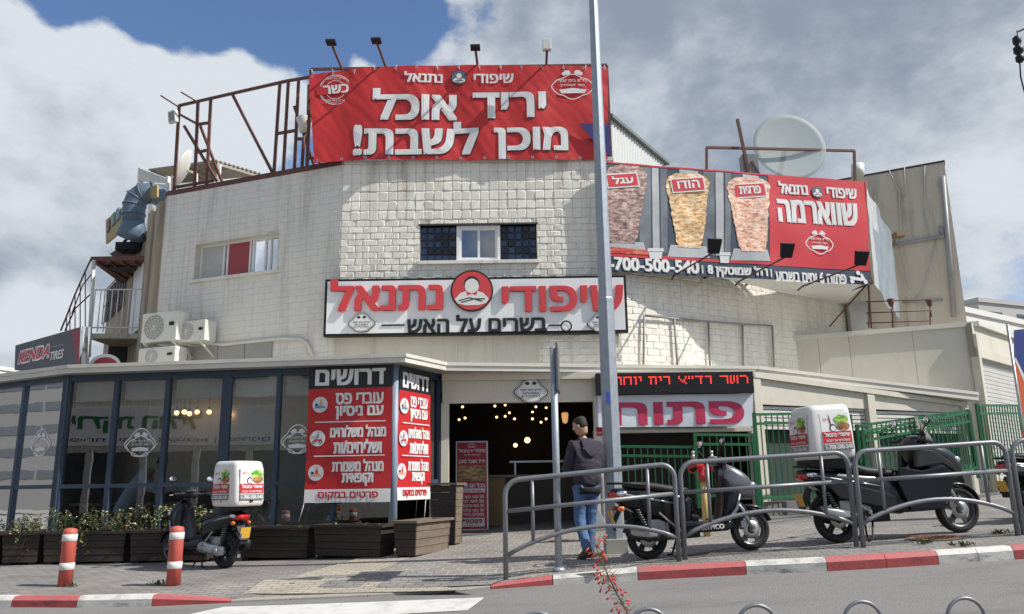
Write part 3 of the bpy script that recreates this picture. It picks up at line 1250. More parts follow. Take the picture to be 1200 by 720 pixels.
# ---- left side wall running back, with pilaster at the corner
pS = P(128, 340, 22.4)
FS = wallframe((pS.x, pS.y), (pLL.x, pLL.y))
mb = MB()
mb.poly(FS, [(0, 0.3), (FS.len, 0.3), (FS.len, ZB - 0.1), (FS.len - 1.2, ZB - 0.1), (FS.len - 1.6, ZB - 0.55), (0, ZB - 1.1)], -0.25, 0.0)
w = mb.build('side_wall', M_conc, rest)
mb = MB()
mb.fbox(FS, FS.len - 1.25, 0.3, FS.len - 0.75, ZB - 0.15, 0.0, 0.12)
mb.build('pilaster', M_conc, w)
mb = MB()
mb.fbox(FS, FS.len - 0.55, 0.3, FS.len - 0.2, ZB - 0.15, 0.0, 0.10)
mb.build('pilaster', M_conc, w)
r = FS.quad((124, 343), (148, 318), (147, 358), (124, 378))
mb = MB()
mb.frect(FS, *r, 0.02)
win = mb.build('window', M_black, w)
mb = MB()
nb = 7
for i in range(nb + 1):
    u = r[0] + (r[2] - r[0]) * i / nb
    mb.tube([FS.pt(u, r[1], 0.06), FS.pt(u, r[3], 0.06)], 0.012, 5)
for v in (r[1], (r[1] + r[3]) / 2, r[3]):
    mb.tube([FS.pt(r[0], v, 0.06), FS.pt(r[2], v, 0.06)], 0.014, 5)
mb.build('window_bars', M_rust, win)
r = FS.quad((157, 312), (169, 306), (168, 388), (157, 388))
mb = MB()
mb.fbox(FS, *r, 0.0, 0.05)
mb.build('door', M_white, w)

# ---- canopy roof over the ground floor
c1 = Pz(80, 428.5, ZC)
c0 = Pz(0, 439, ZC)
c0 = c0 + (c0 - c1) * 1.6
c2 = P(475, 415, 13.35)
c3 = Pz(523, 425.5, ZC)
c4 = Pz(700, 431, ZC)
c5 = Pz(888, 430, ZC)
c6 = P(1146, 460.5, 16.7)
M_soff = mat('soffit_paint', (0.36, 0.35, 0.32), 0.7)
edge = [c0, c1, c2, c3, c5]
poly = [V((p.x, p.y, ZC)) for p in edge] + [V((c5.x, 17.5, ZC)), V((pS.x - 1, 17.9, ZC)), V((c0.x, 19, ZC))]
mb = MB()
n = len(poly)
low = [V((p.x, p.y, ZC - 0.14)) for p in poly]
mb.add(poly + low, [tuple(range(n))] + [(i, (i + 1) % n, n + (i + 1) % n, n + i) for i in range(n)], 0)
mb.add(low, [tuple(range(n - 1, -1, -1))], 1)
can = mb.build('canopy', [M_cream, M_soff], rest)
# drip edge along the front
mb = MB()
for a, b in zip(edge, edge[1:]):
    t = (b - a).normalized()
    o = V((t.y, -t.x, 0)) * 0.02
    mb.hexa([V((*(a + o).xy, ZC - 0.05)), V((*(b + o).xy, ZC - 0.05)), V((*b.xy, ZC - 0.05)), V((*a.xy, ZC - 0.05)),
             V((*(a + o).xy, ZC + 0.012)), V((*(b + o).xy, ZC + 0.012)), V((*(b - o * 2).xy, ZC + 0.012)), V((*(a - o * 2).xy, ZC + 0.012))])
mb.build('drip_edge', M_cream, can)

# ---- glazed dining room
g1 = P(72, 530, c1.y + 0.30)
g2 = P(462, 530, 13.35 + 0.33)
g3 = P(514, 530, 15.0)
tdir = V((c0.x - c1.x, c0.y - c1.y, 0)).normalized()
g0 = V((g1.x, g1.y, 0)) + tdir * 3.6
FV = wallframe((g1.x, g1.y), (g2.x, g2.y))
FV0 = wallframe((g0.x, g0.y), (g1.x, g1.y))
FVR = wallframe((g2.x, g2.y), (g3.x, g3.y))
zF = 0.60
zT = ZC - 0.14
zTr = FV.uv(165, 569)[1]
zTop = FV.uv(165, 444)[1]
zSill = zF + 0.12
mb = MB()
gp = MB()


def glazing(F, mull, a, b, pane_list):
    for x, wd in mull:
        mb.fbox(F, x - wd / 2, zF - 0.1, x + wd / 2, zT, -0.06, 0.05)
    mb.fbox(F, a, zTop - 0.02, b, zT - 0.002, -0.055, 0.044)
    mb.fbox(F, a, zTr - 0.035, b, zTr + 0.035, -0.052, 0.042)
    mb.fbox(F, a, zF - 0.1, b, zSill, -0.054, 0.043)


m1 = [(FV.uv(x, 530)[0], w_) for x, w_ in ((72, 0.15), (131, 0.085), (192, 0.085), (262, 0.16), (324, 0.075), (392, 0.075))]
glazing(FV, m1, 0, FV.len, None)
m0 = [(FV0.len - 0.0, 0.12)] + [(FV0.uv(x, 530)[0], 0.075) for x in (22, -28, -78)] + [(0, 0.12)]
glazing(FV0, m0, 0, FV0.len, None)
m2 = [(FVR.len * 0.98, 0.08)]
glazing(FVR, m2, 0, FVR.len, None)
fr_ = mb.build('glazing_frame', M_bluefr, rest)
mb = MB()
mb.tube([FV.pt(FV.len, zF - 0.2, 0.03), FV.pt(FV.len, zT, 0.03)], 0.075, 20)
mb.build('corner_post', M_greyblue, rest)
for F, ms in ((FV, sorted(x for x, _ in m1) + [FV.len]), (FV0, sorted(x for x, _ in m0)), (FVR, [0, FVR.len])):
    for a, b in zip(ms, ms[1:]):
        gp = MB()
        gp.frect(F, a, zSill, b, zTop, 0.0)
        gp.build('glass_pane', GLASS, rest)
# roller blinds under the top rail, inside
M_blind = mat('roller_blind', (0.55, 0.55, 0.52), 0.8, var=0.04)
for F, ms in ((FV, sorted(x for x, _ in m1)), (FV0, sorted(x for x, _ in m0))):
    for a, b in zip(ms, ms[1:]):
        bl = MB()
        bl.fbox(F, a + 0.06, zTop - 0.36, b - 0.06, zTop - 0.02, -0.16, -0.15)
        bl.tube([F.pt(a + .06, zTop - .36, -.155), F.pt(b - .06, zTop - .36, -.155)], 0.015, 6)
        bl.build('roller_blind', M_blind, rest)

# ---- interior of the ground floor
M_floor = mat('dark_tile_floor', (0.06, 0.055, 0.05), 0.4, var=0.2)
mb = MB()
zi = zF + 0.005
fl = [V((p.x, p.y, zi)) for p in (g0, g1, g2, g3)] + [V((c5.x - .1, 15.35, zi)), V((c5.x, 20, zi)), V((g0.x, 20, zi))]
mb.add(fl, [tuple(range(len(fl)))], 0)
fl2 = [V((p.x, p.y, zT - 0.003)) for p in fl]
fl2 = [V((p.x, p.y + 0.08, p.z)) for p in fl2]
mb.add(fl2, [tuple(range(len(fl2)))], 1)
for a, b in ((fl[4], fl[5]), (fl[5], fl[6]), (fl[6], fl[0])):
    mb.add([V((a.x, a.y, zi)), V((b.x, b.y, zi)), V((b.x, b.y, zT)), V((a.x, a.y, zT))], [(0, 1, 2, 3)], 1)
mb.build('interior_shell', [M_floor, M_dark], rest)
# low plinth wall under the glass
mb = MB()
for F in (FV0, FV, FVR):
    mb.fbox(F, 0, 0.2, F.len, zF - 0.1, -0.2, 0.06)
mb.build('plinth', mat('plinth_paint', (0.10, 0.10, 0.11), 0.7), rest)

# ---- entrance front under the canopy
YE = 14.95
eL, eR = P(518, 520, YE), P(886, 520, YE + 0.1)
FE = wallframe((eL.x, eL.y), (eR.x, eR.y))
q = FE.uv
zO1 = q(600, 472)[1]
uo0, uo1 = q(526, 540)[0], q(696, 540)[0]
up0, up1 = q(697, 540)[0], q(722, 540)[0]
ub1 = q(881, 540)[0]
zO2 = q(800, 503)[1]
mb = MB()
# fascia bands under the canopy
mb.fbox(FE, 0, zT - 0.13, FE.len + .05, zT, -0.1, 0.13)
mb.fbox(FE, 0, zO1, up0 + .01, zT - 0.13, -0.12, 0.02)
mb.fbox(FE, up0 + 0.01, zO2, FE.len + .05, zT - 0.13, -0.12, 0.015)
mb.fbox(FE, -0.02, 0.4, uo0, zO1, -0.12, 0.022)
mb.fbox(FE, up0, 0.4, up1, zO2, -0.14, 0.03)
mb.fbox(FE, ub1, 0.4, FE.len + .06, zO2, -0.14, 0.03)
mb.build('entrance_surround', M_beige, rest, bevel=0.004)
# threshold and dark wall inside the second bay
mb = MB()
mb.fbox(FE, uo0, 0.45, ub1, 0.60 + 0.12, -3, 0.0)
mb.build('threshold', mat('threshold_stone', (0.13, 0.12, 0.11), 0.6), rest)
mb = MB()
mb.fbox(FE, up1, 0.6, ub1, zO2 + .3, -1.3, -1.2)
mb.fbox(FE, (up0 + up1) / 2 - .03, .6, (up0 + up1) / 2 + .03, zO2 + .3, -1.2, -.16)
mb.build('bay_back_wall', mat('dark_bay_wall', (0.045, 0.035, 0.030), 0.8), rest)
mb = MB()
mb.fbox(FE, up1 - 0.05, zO2 - 0.06, ub1 + .05, zO2, -0.1, 0.06)
mb.build('bay_lintel', M_beige, rest)

# ---- right wing: annex under the sloping edge of the canopy
aA = P(886, 500, YE + 0.12)
aB = P(1132, 480, 17.0)
FA = wallframe((aA.x, aA.y), (aB.x, aB.y))
annex = thing('shuttered_annex', 'low cream annex with white louvred shutters right of the open bay', 'building', (aA.x + 2, aA.y + 1, 0.8))


def slopebar(b, p, q_, h0, h1, d, mi=0):
    """bar along p-q, from h0 to h1 below the line, d thick towards the back"""
    t = V((q_.x - p.x, q_.y - p.y, 0)).normalized()
    nrm = V((-t.y, t.x, 0)) * d
    b.hexa([p - V((0, 0, h1)), q_ - V((0, 0, h1)), q_ + nrm - V((0, 0, h1)), p + nrm - V((0, 0, h1)),
            p - V((0, 0, h0)), q_ - V((0, 0, h0)), q_ + nrm - V((0, 0, h0)), p + nrm - V((0, 0, h0))], mi)


mb = MB()
c5b = V((c5.x + 0.004, c5.y, ZC))
slopebar(mb, c5b, c6, 0, 0.16, 3.2)
mb.build('canopy', M_cream, annex)
mb = MB()
t = V((c6.x - c5b.x, c6.y - c5b.y, 0)).normalized()
o = V((t.y, -t.x, 0)) * 0.022
slopebar(mb, c5b + o, c6 + o, -0.014, 0.05, 0.02)
mb.build('drip_edge', M_cream, annex)
# wall panels
L_ = FA.len
zpT = ZC - 0.17
zpE = c6.z - 0.17


def zat(y0, x0, y1, x1):
    a, b = FA.uv(x0, y0), FA.uv(x1, y1)
    return lambda u: a[1] + (b[1] - a[1]) * (u - a[0]) / (b[0] - a[0])


z_b = zat(474, 894, 484, 1125)
mb = MB()
pil = [0.06] + [FA.uv(x, 480)[0] for x in (1020, 1129)]
mb.poly(FA, [(0, z_b(0)), (L_, z_b(L_)), (L_, zpE), (0, zpT)], -0.15, 0.0)
mb.build('wall_panel', M_beige, annex)
mb = MB()
mb.poly(FA, [(0, zpT - .10), (L_, zpE - .10), (L_, zpE), (0, zpT)], 0.0, 0.07)
mb.build('header_trim', M_beige, annex)
for u in pil:
    mb = MB()
    zu = zpT + (zpE - zpT) * u / L_ - .02
    mb.fbox(FA, u - 0.09, 0.4, u + 0.09, zu, -0.1, 0.055)
    mb.build('pilaster', M_beige, annex)
for a, b in zip(pil, pil[1:]):
    mb = MB()
    z = z_b(a) - 0.03
    k = 0
    zlow = FA.uv(900, 503)[1]
    while z > zlow:
        mb.poly(FA, [(a + 0.1, z - 0.062), (b - 0.1, z - 0.062), (b - 0.1, z - 0.004), (a + 0.1, z - 0.004)], -0.10, -0.055 if k % 2 else -0.05)
        z -= 0.075
        k += 1
    mb.build('louvre_shutter', M_louvre, annex)
    mb = MB()
    mb.fbox(FA, a, 0.4, b, z_b(a) + .05, -0.3, -0.2)
    mb.build('shutter_backing', mat('dark_green_sheet', (.03, .05, .042), .7, var=.3, scale=3), annex)
mb = MB()
mb.fbox(FA, 0, 0.2, L_, FA.uv(900, 588)[1], -0.2, 0.09)
mb.build('plinth', mat('annex_plinth', (0.16, 0.15, 0.14), 0.85, var=.2, dirt=(.05, .05, .045), dfac=.6), annex)

# ---- upper box behind the canopy
bA = P(914, 396, 17.9)
bB = P(1141, 377, 17.35)
FB = wallframe((bA.x, bA.y), (bB.x, bB.y))
box_b = thing('roof_extension', 'cream panelled box building with a grey roller shutter on its right side', 'building', ((bA.x + bB.x) / 2, bA.y, 1.2))
zb0, zb1 = bA.z, bB.z
mb = MB()
M_ext = mat('cream_panel', (0.58, 0.55, 0.455), 0.5, var=0.05, scale=1.4, dirt=(0.33, 0.30, 0.24), dfac=0.3, dscale=(.8, .8, .3))
e1 = FB.uv(995, 400)[0]
e2 = FB.uv(1070, 400)[0]
cuts = [0, e1 * .55, e1, e2, FB.len]
for a, b in zip(cuts, cuts[1:]):
    mb.poly(FB, [(a + .004, 0.8), (b - .004, 0.8), (b - .004, zb0 + (zb1 - zb0) * b / FB.len - .05), (a + .004, zb0 + (zb1 - zb0) * a / FB.len - .05)], -0.1, 0.0)
mb.build('wall_panel', M_ext, box_b)
# right face with the roller shutter
bC = P(1260, 425, 23.0)
FB2 = wallframe((bB.x, bB.y), (bC.x, bC.y))
mb = MB()
s0, s1 = FB2.uv(1147, 440)[0], FB2.uv(1215, 440)[0]
zs1 = FB2.uv(1150, 420)[1]
mb.fbox(FB2, 0, 0.8, s0, zb1 - .05, -0.1, 0.0)
mb.fbox(FB2, s0, zs1, s1, zb1 - .05, -0.1, -0.001)
mb.fbox(FB2, s1, 0.8, FB2.len, zb1 - .05, -0.1, 0.0)
mb.fbox(FB2, s0, zs1, s1, zs1 + .2, -0.001, 0.05)
mb.fbox(FB2, -0.02, 0.8, s0, zb1 - .3, 0.0, 0.06)
mb.build('side_wall', M_ext, box_b)
mb = MB()
z = 0.9
while z < zs1:
    mb.poly(Frame(FB2.pt(s0, z, -0.08), FB2.u), [(0, 0), (s1 - s0, 0), (s1 - s0, 0.085), (0, 0.085)], 0, 0.02)
    z += 0.095
mb.frect(FB2, s0, .8, s1, zs1, -0.085)
mb.build('roller_shutter', mat('shutter_paint', (0.50, 0.49, 0.46), .5, dirt=(.3, .28, .25), dfac=.3), box_b)
mb = MB()
pts = [FB.pt(-0.1, zb0, 0.06), FB.pt(FB.len + .08, zb1, 0.06), FB2.pt(FB2.len, zb1, 0.06)]
back = [V((bC.x, 24.5, zb1)), V((bA.x, 24.5, zb0))]
allp = pts + back
lowp = [p - V((0, 0, 0.1)) for p in allp]
n = len(allp)
mb.add(allp + lowp, [tuple(range(n)), tuple(range(2 * n - 1, n - 1, -1))] + [(i, (i + 1) % n, n + (i + 1) % n, n + i) for i in range(n)])
mb.build('roof', M_cream, box_b)

# ---- tall bare party wall of the neighbour
nA, nB = P(1003, 300, 21.6), P(1122, 300, 20.4)
zn = P(1109, 190, 20.4).z
FN = wallframe((nA.x, nA.y), (nB.x, nB.y))
nb_ = thing('concrete_building', 'tall windowless beige concrete building with stains and pipes behind the cream box', 'building', (nB.x, 22, 1.0))
mb = MB()
M_party = mat('party_wall', (0.55, 0.495, 0.40), 0.85, var=0.10, scale=1.2, bump=0.15, bscale=20, dirt=(0.14, 0.12, 0.10), dfac=0.6, dscale=(1.3, 1.3, 0.13))
q0 = FN.pt(-3.5, 0, 0)
ctr = V((FN.pt(0, 0, 0)))
vs = [FN.pt(-3.5, 0.8, 0), FN.pt(FN.len, 0.8, 0), FN.pt(FN.len, 0.8, 0) + V((1.9, 4.2, 0)), FN.pt(-3.5, .8, 0) + V((0, 8, 0))]
vs = vs + [p + V((0, 0, zn - 0.8)) for p in vs]
mb.hexa(vs)
mb.build('wall', M_party, nb_)
mb = MB()
mb.fbox(FN, -3.5, zn, FN.len + .02, zn + .05, -.3, .02)
mb.build('coping', mat('dark_coping', (.05, .045, .04), .8), nb_)
mb = MB()
pp = lambda x, y: FN.pt(*FN.uv(x, y), 0.07)
mb.tube([pp(1105, 208), pp(1118, 372)], 0.06, 10)
mb.tube([pp(1102, 266), pp(1106, 278), pp(1060, 285), pp(1042, 288)], 0.045, 8)
mb.tube([pp(1058, 440 - 85), pp(1105, 352)], 0.03, 6)
mb.build('drain_pipe', mat('grey_pipe', (.30, .31, .32), .5, dirt=(.15, .1, .08), dfac=.5), nb_)
mb = MB()
for pts in ([(1042, 200), (1054, 226), (1056, 300), (1066, 340)], [(1084, 195), (1083, 240), (1090, 285)], [(1060, 196), (1061, 232)], [(1100, 270), (1085, 330), (1072, 356)]):
    mb.tube([FN.pt(*FN.uv(x, y), 0.04) for x, y in pts], 0.014, 5)
mb.build('cable', mat('white_cable', (.5, .49, .46), .6), nb_)
# distant white apartment blocks on the right
def far_block(name, label, x0, x1, ytop, Y, m, win=True, floors=3, ybase=480):
    a, b = P(x0, ytop, Y), P(x1, ytop, Y + 6)
    F = wallframe((a.x, a.y), (b.x, b.y))
    t = thing(name, label, 'building', (a.x, a.y, -2))
    bb = MB()
    bb.fbox(F, 0, -2, F.len, a.z, -12, 0)
    bb.build('wall', m, t)
    k = MB()
    k.fbox(F, -0.1, a.z, F.len, a.z + .35, -12, .15)
    k.build('parapet', m, t)
    if win:
        for i in range(4):
            for j in range(floors):
                u = F.len * (0.06 + .22 * i)
                z = a.z - 1.9 - 3.0 * j
                kk = MB()
                kk.fbox(F, u, z, u + F.len * .11, z + 1.2, -.1, .03)
                kk.build('window', mat('far_window', (.07, .09, .11), .3), t)
                kk = MB()
                kk.fbox(F, u - .4, z - .9, u + F.len * .15, z - .2, .0, 1.0)
                kk.build('balcony', m, t)
    return t


M_farw = mat('far_white_render', (0.62, 0.61, 0.58), 0.8, var=0.05, scale=.3)
M_farg = mat('far_grey_render', (0.40, 0.40, 0.39), 0.8, var=0.05, scale=.3)
far_block('apartment_block', 'distant grey apartment block at the right edge above the cream box', 1146, 1290, 354, 62, M_farg)
far_block('apartment_block', 'distant white stepped apartment block with balconies behind the cream box', 1128, 1215, 366, 48, M_farw)
far_block('apartment_block', 'far white apartment block at the left edge beyond the tyre sign', -60, 22, 426, 70, M_farw, floors=2)
# ================================================================== signs and banners
def npx(F, x0, y0, x1, y1, d=0.0):
    return F.rect(x0, y0, x1, y1, d)


def cloth(b, F, top, bot, nx, ny, disp, mi=0, thick=0.004):
    """cloth whose upper and lower hems run through the seen points; returns hem functions"""
    tu = [F.uv(*p) for p in top]
    bu = [F.uv(*p) for p in bot]

    def hem(h, s):
        us = h[0][0] + (h[-1][0] - h[0][0]) * s
        for a, c in zip(h, h[1:]):
            if a[0] <= us <= c[0] + 1e-6:
                k = (us - a[0]) / (c[0] - a[0])
                return us, a[1] + (c[1] - a[1]) * k
        return us, h[-1][1]
    base = len(b.v)
    for j in range(ny + 1):
        for i in range(nx + 1):
            a, c = hem(tu, i / nx), hem(bu, i / nx)
            k = j / ny
            u, v = a[0] * (1 - k) + c[0] * k, a[1] * (1 - k) + c[1] * k
            b.v.append(F.pt(u, v, disp(u, v)))
    for j in range(ny):
        for i in range(nx):
            a = base + j * (nx + 1) + i
            b.f.append((a, a + nx + 1, a + nx + 2, a + 1))
            b.m.append(mi)
            b.sm.append(True)


def crest(b, F, u, v, w, h, d, mi, line=0.012, text=True):
    """lobed crest outline with lines of small writing and a pair of lions as blobs above"""
    pts = []
    for i in range(48):
        a = 2 * math.pi * i / 48
        r = 1 + 0.10 * math.cos(4 * a) - 0.06 * math.cos(2 * a)
        y = math.sin(a)
        pts.append((u + w * 0.5 * math.cos(a) * r, v + h * 0.36 * y * (1 - 0.12 * math.cos(6 * a)) - h * 0.06))
    b.stroke(F, pts, line, d, mi, closed=True)
    for s in (-1, 1):
        b.disk(F, u + s * w * .13, v + h * .40, w * .085, d, None, mi, ry=h * .075, n=12)
        b.disk(F, u + s * w * .21, v + h * .36, w * .05, d + .0005, None, mi, ry=h * .06, n=10)
    b.poly(F, [(u - w * .28, v - h * .27), (u + w * .28, v - h * .27), (u + w * .34, v - h * .16), (u, v - h * .10), (u - w * .34, v - h * .16)], d + .0002, None, mi)
    if text:
        b.text(F, 'בד"צ בית יוסף', u - w * .36, v + h * .07, u + w * .36, v + h * .19, d, mi, bold=.03)
        b.text(F, 'כשר למהדרין', u - w * .30, v - h * .06, u + w * .30, v + h * .03, d, mi, bold=.03)


def plaque_outline(w, h, k=1.0):
    pts = []
    for i in range(72):
        a = 2 * math.pi * i / 72
        r = 1 + 0.07 * math.cos(4 * a)
        x, y = math.cos(a) * r * w / 2, math.sin(a) * h * 0.40
        if y > 0 and abs(x) < w * .34:
            y += h * .20 * math.cos(x / (w * .34) * math.pi / 2) ** 0.7
        if y < 0 and abs(x) < w * .30:
            y -= h * .06
        pts.append((x * k, y * k))
    return pts


def crest_plaque(F, u, v, w, h, d0, label, group='white crest plaques'):
    c = F.pt(u, v, d0)
    t = thing('crest_plaque', label, 'plaque', c, group)
    b = MB()
    b.poly(F, [(u + x, v + y) for x, y in plaque_outline(w, h)], d0, d0 + 0.035, 0)
    b.build('backing', M_prk, t)
    b = MB()
    b.poly(F, [(u + x, v + y) for x, y in plaque_outline(w, h, 0.94)], d0 + 0.03, d0 + 0.042, 0)
    b.build('face_plate', M_prw, t)
    b = MB()
    d = d0 + 0.045
    b.stroke(F, [(u + x * .86, v + y * .86) for x, y in plaque_outline(w, h)], w * .012, d, 0, closed=True)
    b.text(F, 'בד"צ בית יוסף', u - w * .33, v + h * .02, u + w * .33, v + h * .14, d, 0, bold=.02)
    b.text(F, 'בהשגחת הרבנות', u - w * .26, v - h * .09, u + w * .26, v - h * .02, d, 0, bold=.02)
    b.text(F, 'למהדרין', u - w * .30, v - h * .23, u + w * .30, v - h * .13, d, 0, bold=.02)
    for s in (-1, 1):
        b.disk(F, u + s * w * .11, v + h * .36, w * .07, d, None, 0, ry=h * .07, n=14)
    b.build('lettering', M_prk, t)
    return t


def medallion(b, F, u, v, r, d, m_bg, m_ring, m_wh, m_k, m_red):
    """round emblem: plain bust with folded arms on a disc (indices into the material list)"""
    b.disk(F, u, v, r, d, None, m_ring)
    b.disk(F, u, v, r * .92, d + .002, None, m_bg)
    b.disk(F, u, v + r * .34, r * .36, d + .004, None, m_k)
    b.disk(F, u, v + r * .22, r * .33, d + .006, None, m_wh, ry=r * .36)
    b.poly(F, [(u - r * .80, v - r * .40), (u - r * .52, v - r * .10), (u - r * .2, v), (u + r * .2, v), (u + r * .52, v - r * .10), (u + r * .80, v - r * .40),
               (u + r * .66, v - r * .60), (u + r * .3, v - r * .70), (u - r * .3, v - r * .70), (u - r * .66, v - r * .60)], d + .005, None, m_wh)
    b.poly(F, [(u - r * .26, v - r * .02), (u, v - r * .14), (u + r * .26, v - r * .02), (u + r * .22, v - r * .22), (u, v - r * .16), (u - r * .22, v - r * .22)], d + .0075, None, m_red)
    b.stroke(F, [(u - r * .62, v - r * .48), (u - r * .1, v - r * .34), (u + r * .5, v - r * .52)], r * .05, d + .008, m_k)
    b.stroke(F, [(u + r * .62, v - r * .40), (u + r * .1, v - r * .40), (u - r * .5, v - r * .56)], r * .05, d + .0085, m_k)


# ---- main shop sign
FSg = Frame(FC.o - V((0, 0.02, 0)), FC.u)
rs = npx(FSg, 380, 325, 735, 392, 0.2)
sign = thing('shop_sign', 'long white light box sign with raised red lettering and a round emblem over the door', 'sign', FSg.pt((rs[0] + rs[2]) / 2, rs[1], 0.1))
b = MB()
b.fbox(FSg, rs[0], rs[1], rs[2], rs[3], 0.03, 0.20)
b.build('frame', M_black, sign, bevel=.006)
e = 0.05
b = MB()
b.fbox(FSg, rs[0] + e, rs[1] + e, rs[2] - e, rs[3] - e, 0.15, 0.205)
b.build('board', mat('acrylic_sign', (0.78, 0.80, 0.80), 0.35, var=0.03, scale=1.0), sign)
b = MB()
b.text(FSg, 'נתנאל', *npx(FSg, 387, 327, 519, 364, .25), .262, 0, bold=.045, d0=.206)
b.text(FSg, 'שיפודי', *npx(FSg, 588, 335, 731, 365, .25), .262, 0, bold=.05, d0=.206)
b.build('red_lettering', M_salmon, sign)
b = MB()
b.text(FSg, 'בשרים על האש', *npx(FSg, 477, 369, 641, 389, .22), .222, 0, bold=.04, d0=.206)
for xa_, xb_ in ((447, 474), (643, 657)):
    r = npx(FSg, xa_, 380.3, xb_, 382, .22)
    b.fbox(FSg, *r, .206, .220)
u, v = FSg.uv(663.5, 382.5, .21)
b.ring(FSg, u, v, .115, .03, .22, 0, 30)
b.build('black_lettering', M_prk, sign)
b = MB()
u, v = FSg.uv(553, 341, .26)
rr = (FSg.uv(578, 341, .26)[0] - u)
b.disk(FSg, u, v, rr * .985, .19, .268, 2)
medallion(b, FSg, u, v, rr, .272, 0, 2, 1, 2, 0)
b.build('round_emblem', [M_salmon, M_prw, M_prk], sign)
for x, lab in ((424, 'white crest plaque low on the left end of the long shop sign'), (704, 'white crest plaque low on the right end of the long shop sign beside the pole')):
    u, v = FSg.uv(x, 380, .21)
    crest_plaque(FSg, u, v, .50, .36, .207, lab)

# ---- crest plaque over the entrance
u, v = FE.uv(622, 460)
crest_plaque(FE, u, v, .60, .45, .023, 'white crest plaque on the beam above the dark entrance')

# ---- roof banner on its steel frame
FRB = Frame(V((0, 15.40, 0)), V((1, 0.01, 0)))


def d_roof(u, v):
    return 0.018 * math.sin(u * 2.1 + 0.6) + 0.012 * math.sin(u * 5.3 + v * 1.2) + 0.010 * math.sin(v * 3.1 - u * 1.4) + 0.018 * noise.noise(V((u * 1.7, v * 1.3, 3))) \
        + 0.010 * noise.noise(V((u * 6 + v * 4, v * 2.2, 9)))


top = [(362, 88), (380, 84.5), (410, 81.5), (440, 78.5), (500, 77), (560, 76), (640, 77), (680, 77.5), (713, 78)]
bot = [(368, 191), (400, 188.5), (440, 187), (560, 188), (640, 187.5), (712, 187)]
rb_ = thing('roof_banner', 'red roof banner with big white Hebrew letters above the parapet', 'banner', FRB.pt(FRB.uv(540, 190)[0], ZB, 0))
b = MB()
cloth(b, FRB, top, bot, 150, 44, d_roof)
b.build('cloth', M_redsun, rb_)
b = MB()
sh = MB()
for t, r, bo in (('אוכל', (437, 104, 536, 141), .055), ('יריד', (554, 108.5, 640, 139), .06), ('מוכן', (579, 149.5, 666, 187), .05), ('לשבת!', (414, 143, 561, 182), .05)):
    q = npx(FRB, *r)
    sh.text(FRB, t, q[0] + .016, q[1] - .020, q[2] + .016, q[3] - .020, .012, 0, bold=bo, disp=d_roof)
    b.text(FRB, t, *q, .0155, 0, bold=bo, disp=d_roof)
for t, r in (('נתנאל', (474, 84.5, 519, 97.5)), ('שיפודי', (555, 87, 602, 98))):
    b.text(FRB, t, *npx(FRB, *r), .014, 0, bold=.05, disp=d_roof)
sh.build('letter_shadow_print', M_prk, rb_)


def dm(F, u, v):
    return d_roof(u, v) + .014


u, v = FRB.uv(393, 105)
dd = d_roof(u, v) + .022
for r_, w_ in ((.345, .014), (.315, .008), (.215, .010)):
    b.ring(FRB, u, v, r_, w_, dd, 0)
sk = 0.16
b.poly(FRB, [(u - .40, v - .11 - .02), (u + .38, v - .07), (u + .40, v + .16), (u - .38, v + .08)], dd + .003, None, 1)
b.text(FRB, 'כשר', u - .26, v - .09, u + .28, v + .11, dd + .006, 0, bold=.06, rot=.10)
b.text(FRB, 'בד"צ בית יוסף', u - .2, v + .225, u + .2, v + .285, dd, 0, bold=.02)
b.text(FRB, 'בד"צ בית יוסף', u - .2, v - .285, u + .2, v - .225, dd, 0, bold=.02)
u, v = FRB.uv(671, 100)
crest(b, FRB, u, v, .86, .72, d_roof(u, v) + .03, 0, line=.02)
b.build('lettering', [M_prw, M_redsun], rb_)
b = MB()
u, v = FRB.uv(538, 91.5)
medallion(b, FRB, u, v, .17, d_roof(u, v) + .02, 0, 2, 1, 2, 3)
b.build('round_emblem', [mat('slate_disc', (.10, .14, .18), .5), M_prw, M_prk, M_redsun], rb_)
b = MB()
for h_, n_, dv in ((top, 15, -.05), (bot, 13, .05)):
    for k in range(n_):
        x = h_[0][0] + 4 + (h_[-1][0] - h_[0][0] - 8) * k / (n_ - 1)
        for (xa_, ya_), (xc_, yc_) in zip(h_, h_[1:]):
            if xa_ <= x <= xc_:
                y = ya_ + (yc_ - ya_) * (x - xa_) / (xc_ - xa_)
        u, v = FRB.uv(x, y)
        b.ring(FRB, u, v + dv, .030, .014, d_roof(u, v + dv) + .008, 0, 14)
b.build('eyelets', M_alu, rb_)
b = MB()
for k in range(15):
    x = 366 + 344 * k / 14
    u, v = FRB.uv(x, 84 if x < 420 else 79)
    b.tube([FRB.pt(u, v - .08, .012), FRB.pt(u + random.uniform(-.04, .04), v + .05, .0), FRB.pt(u, v + .02, -.2)], .006, 5)
b.build('tie_cord', M_prw, rb_)
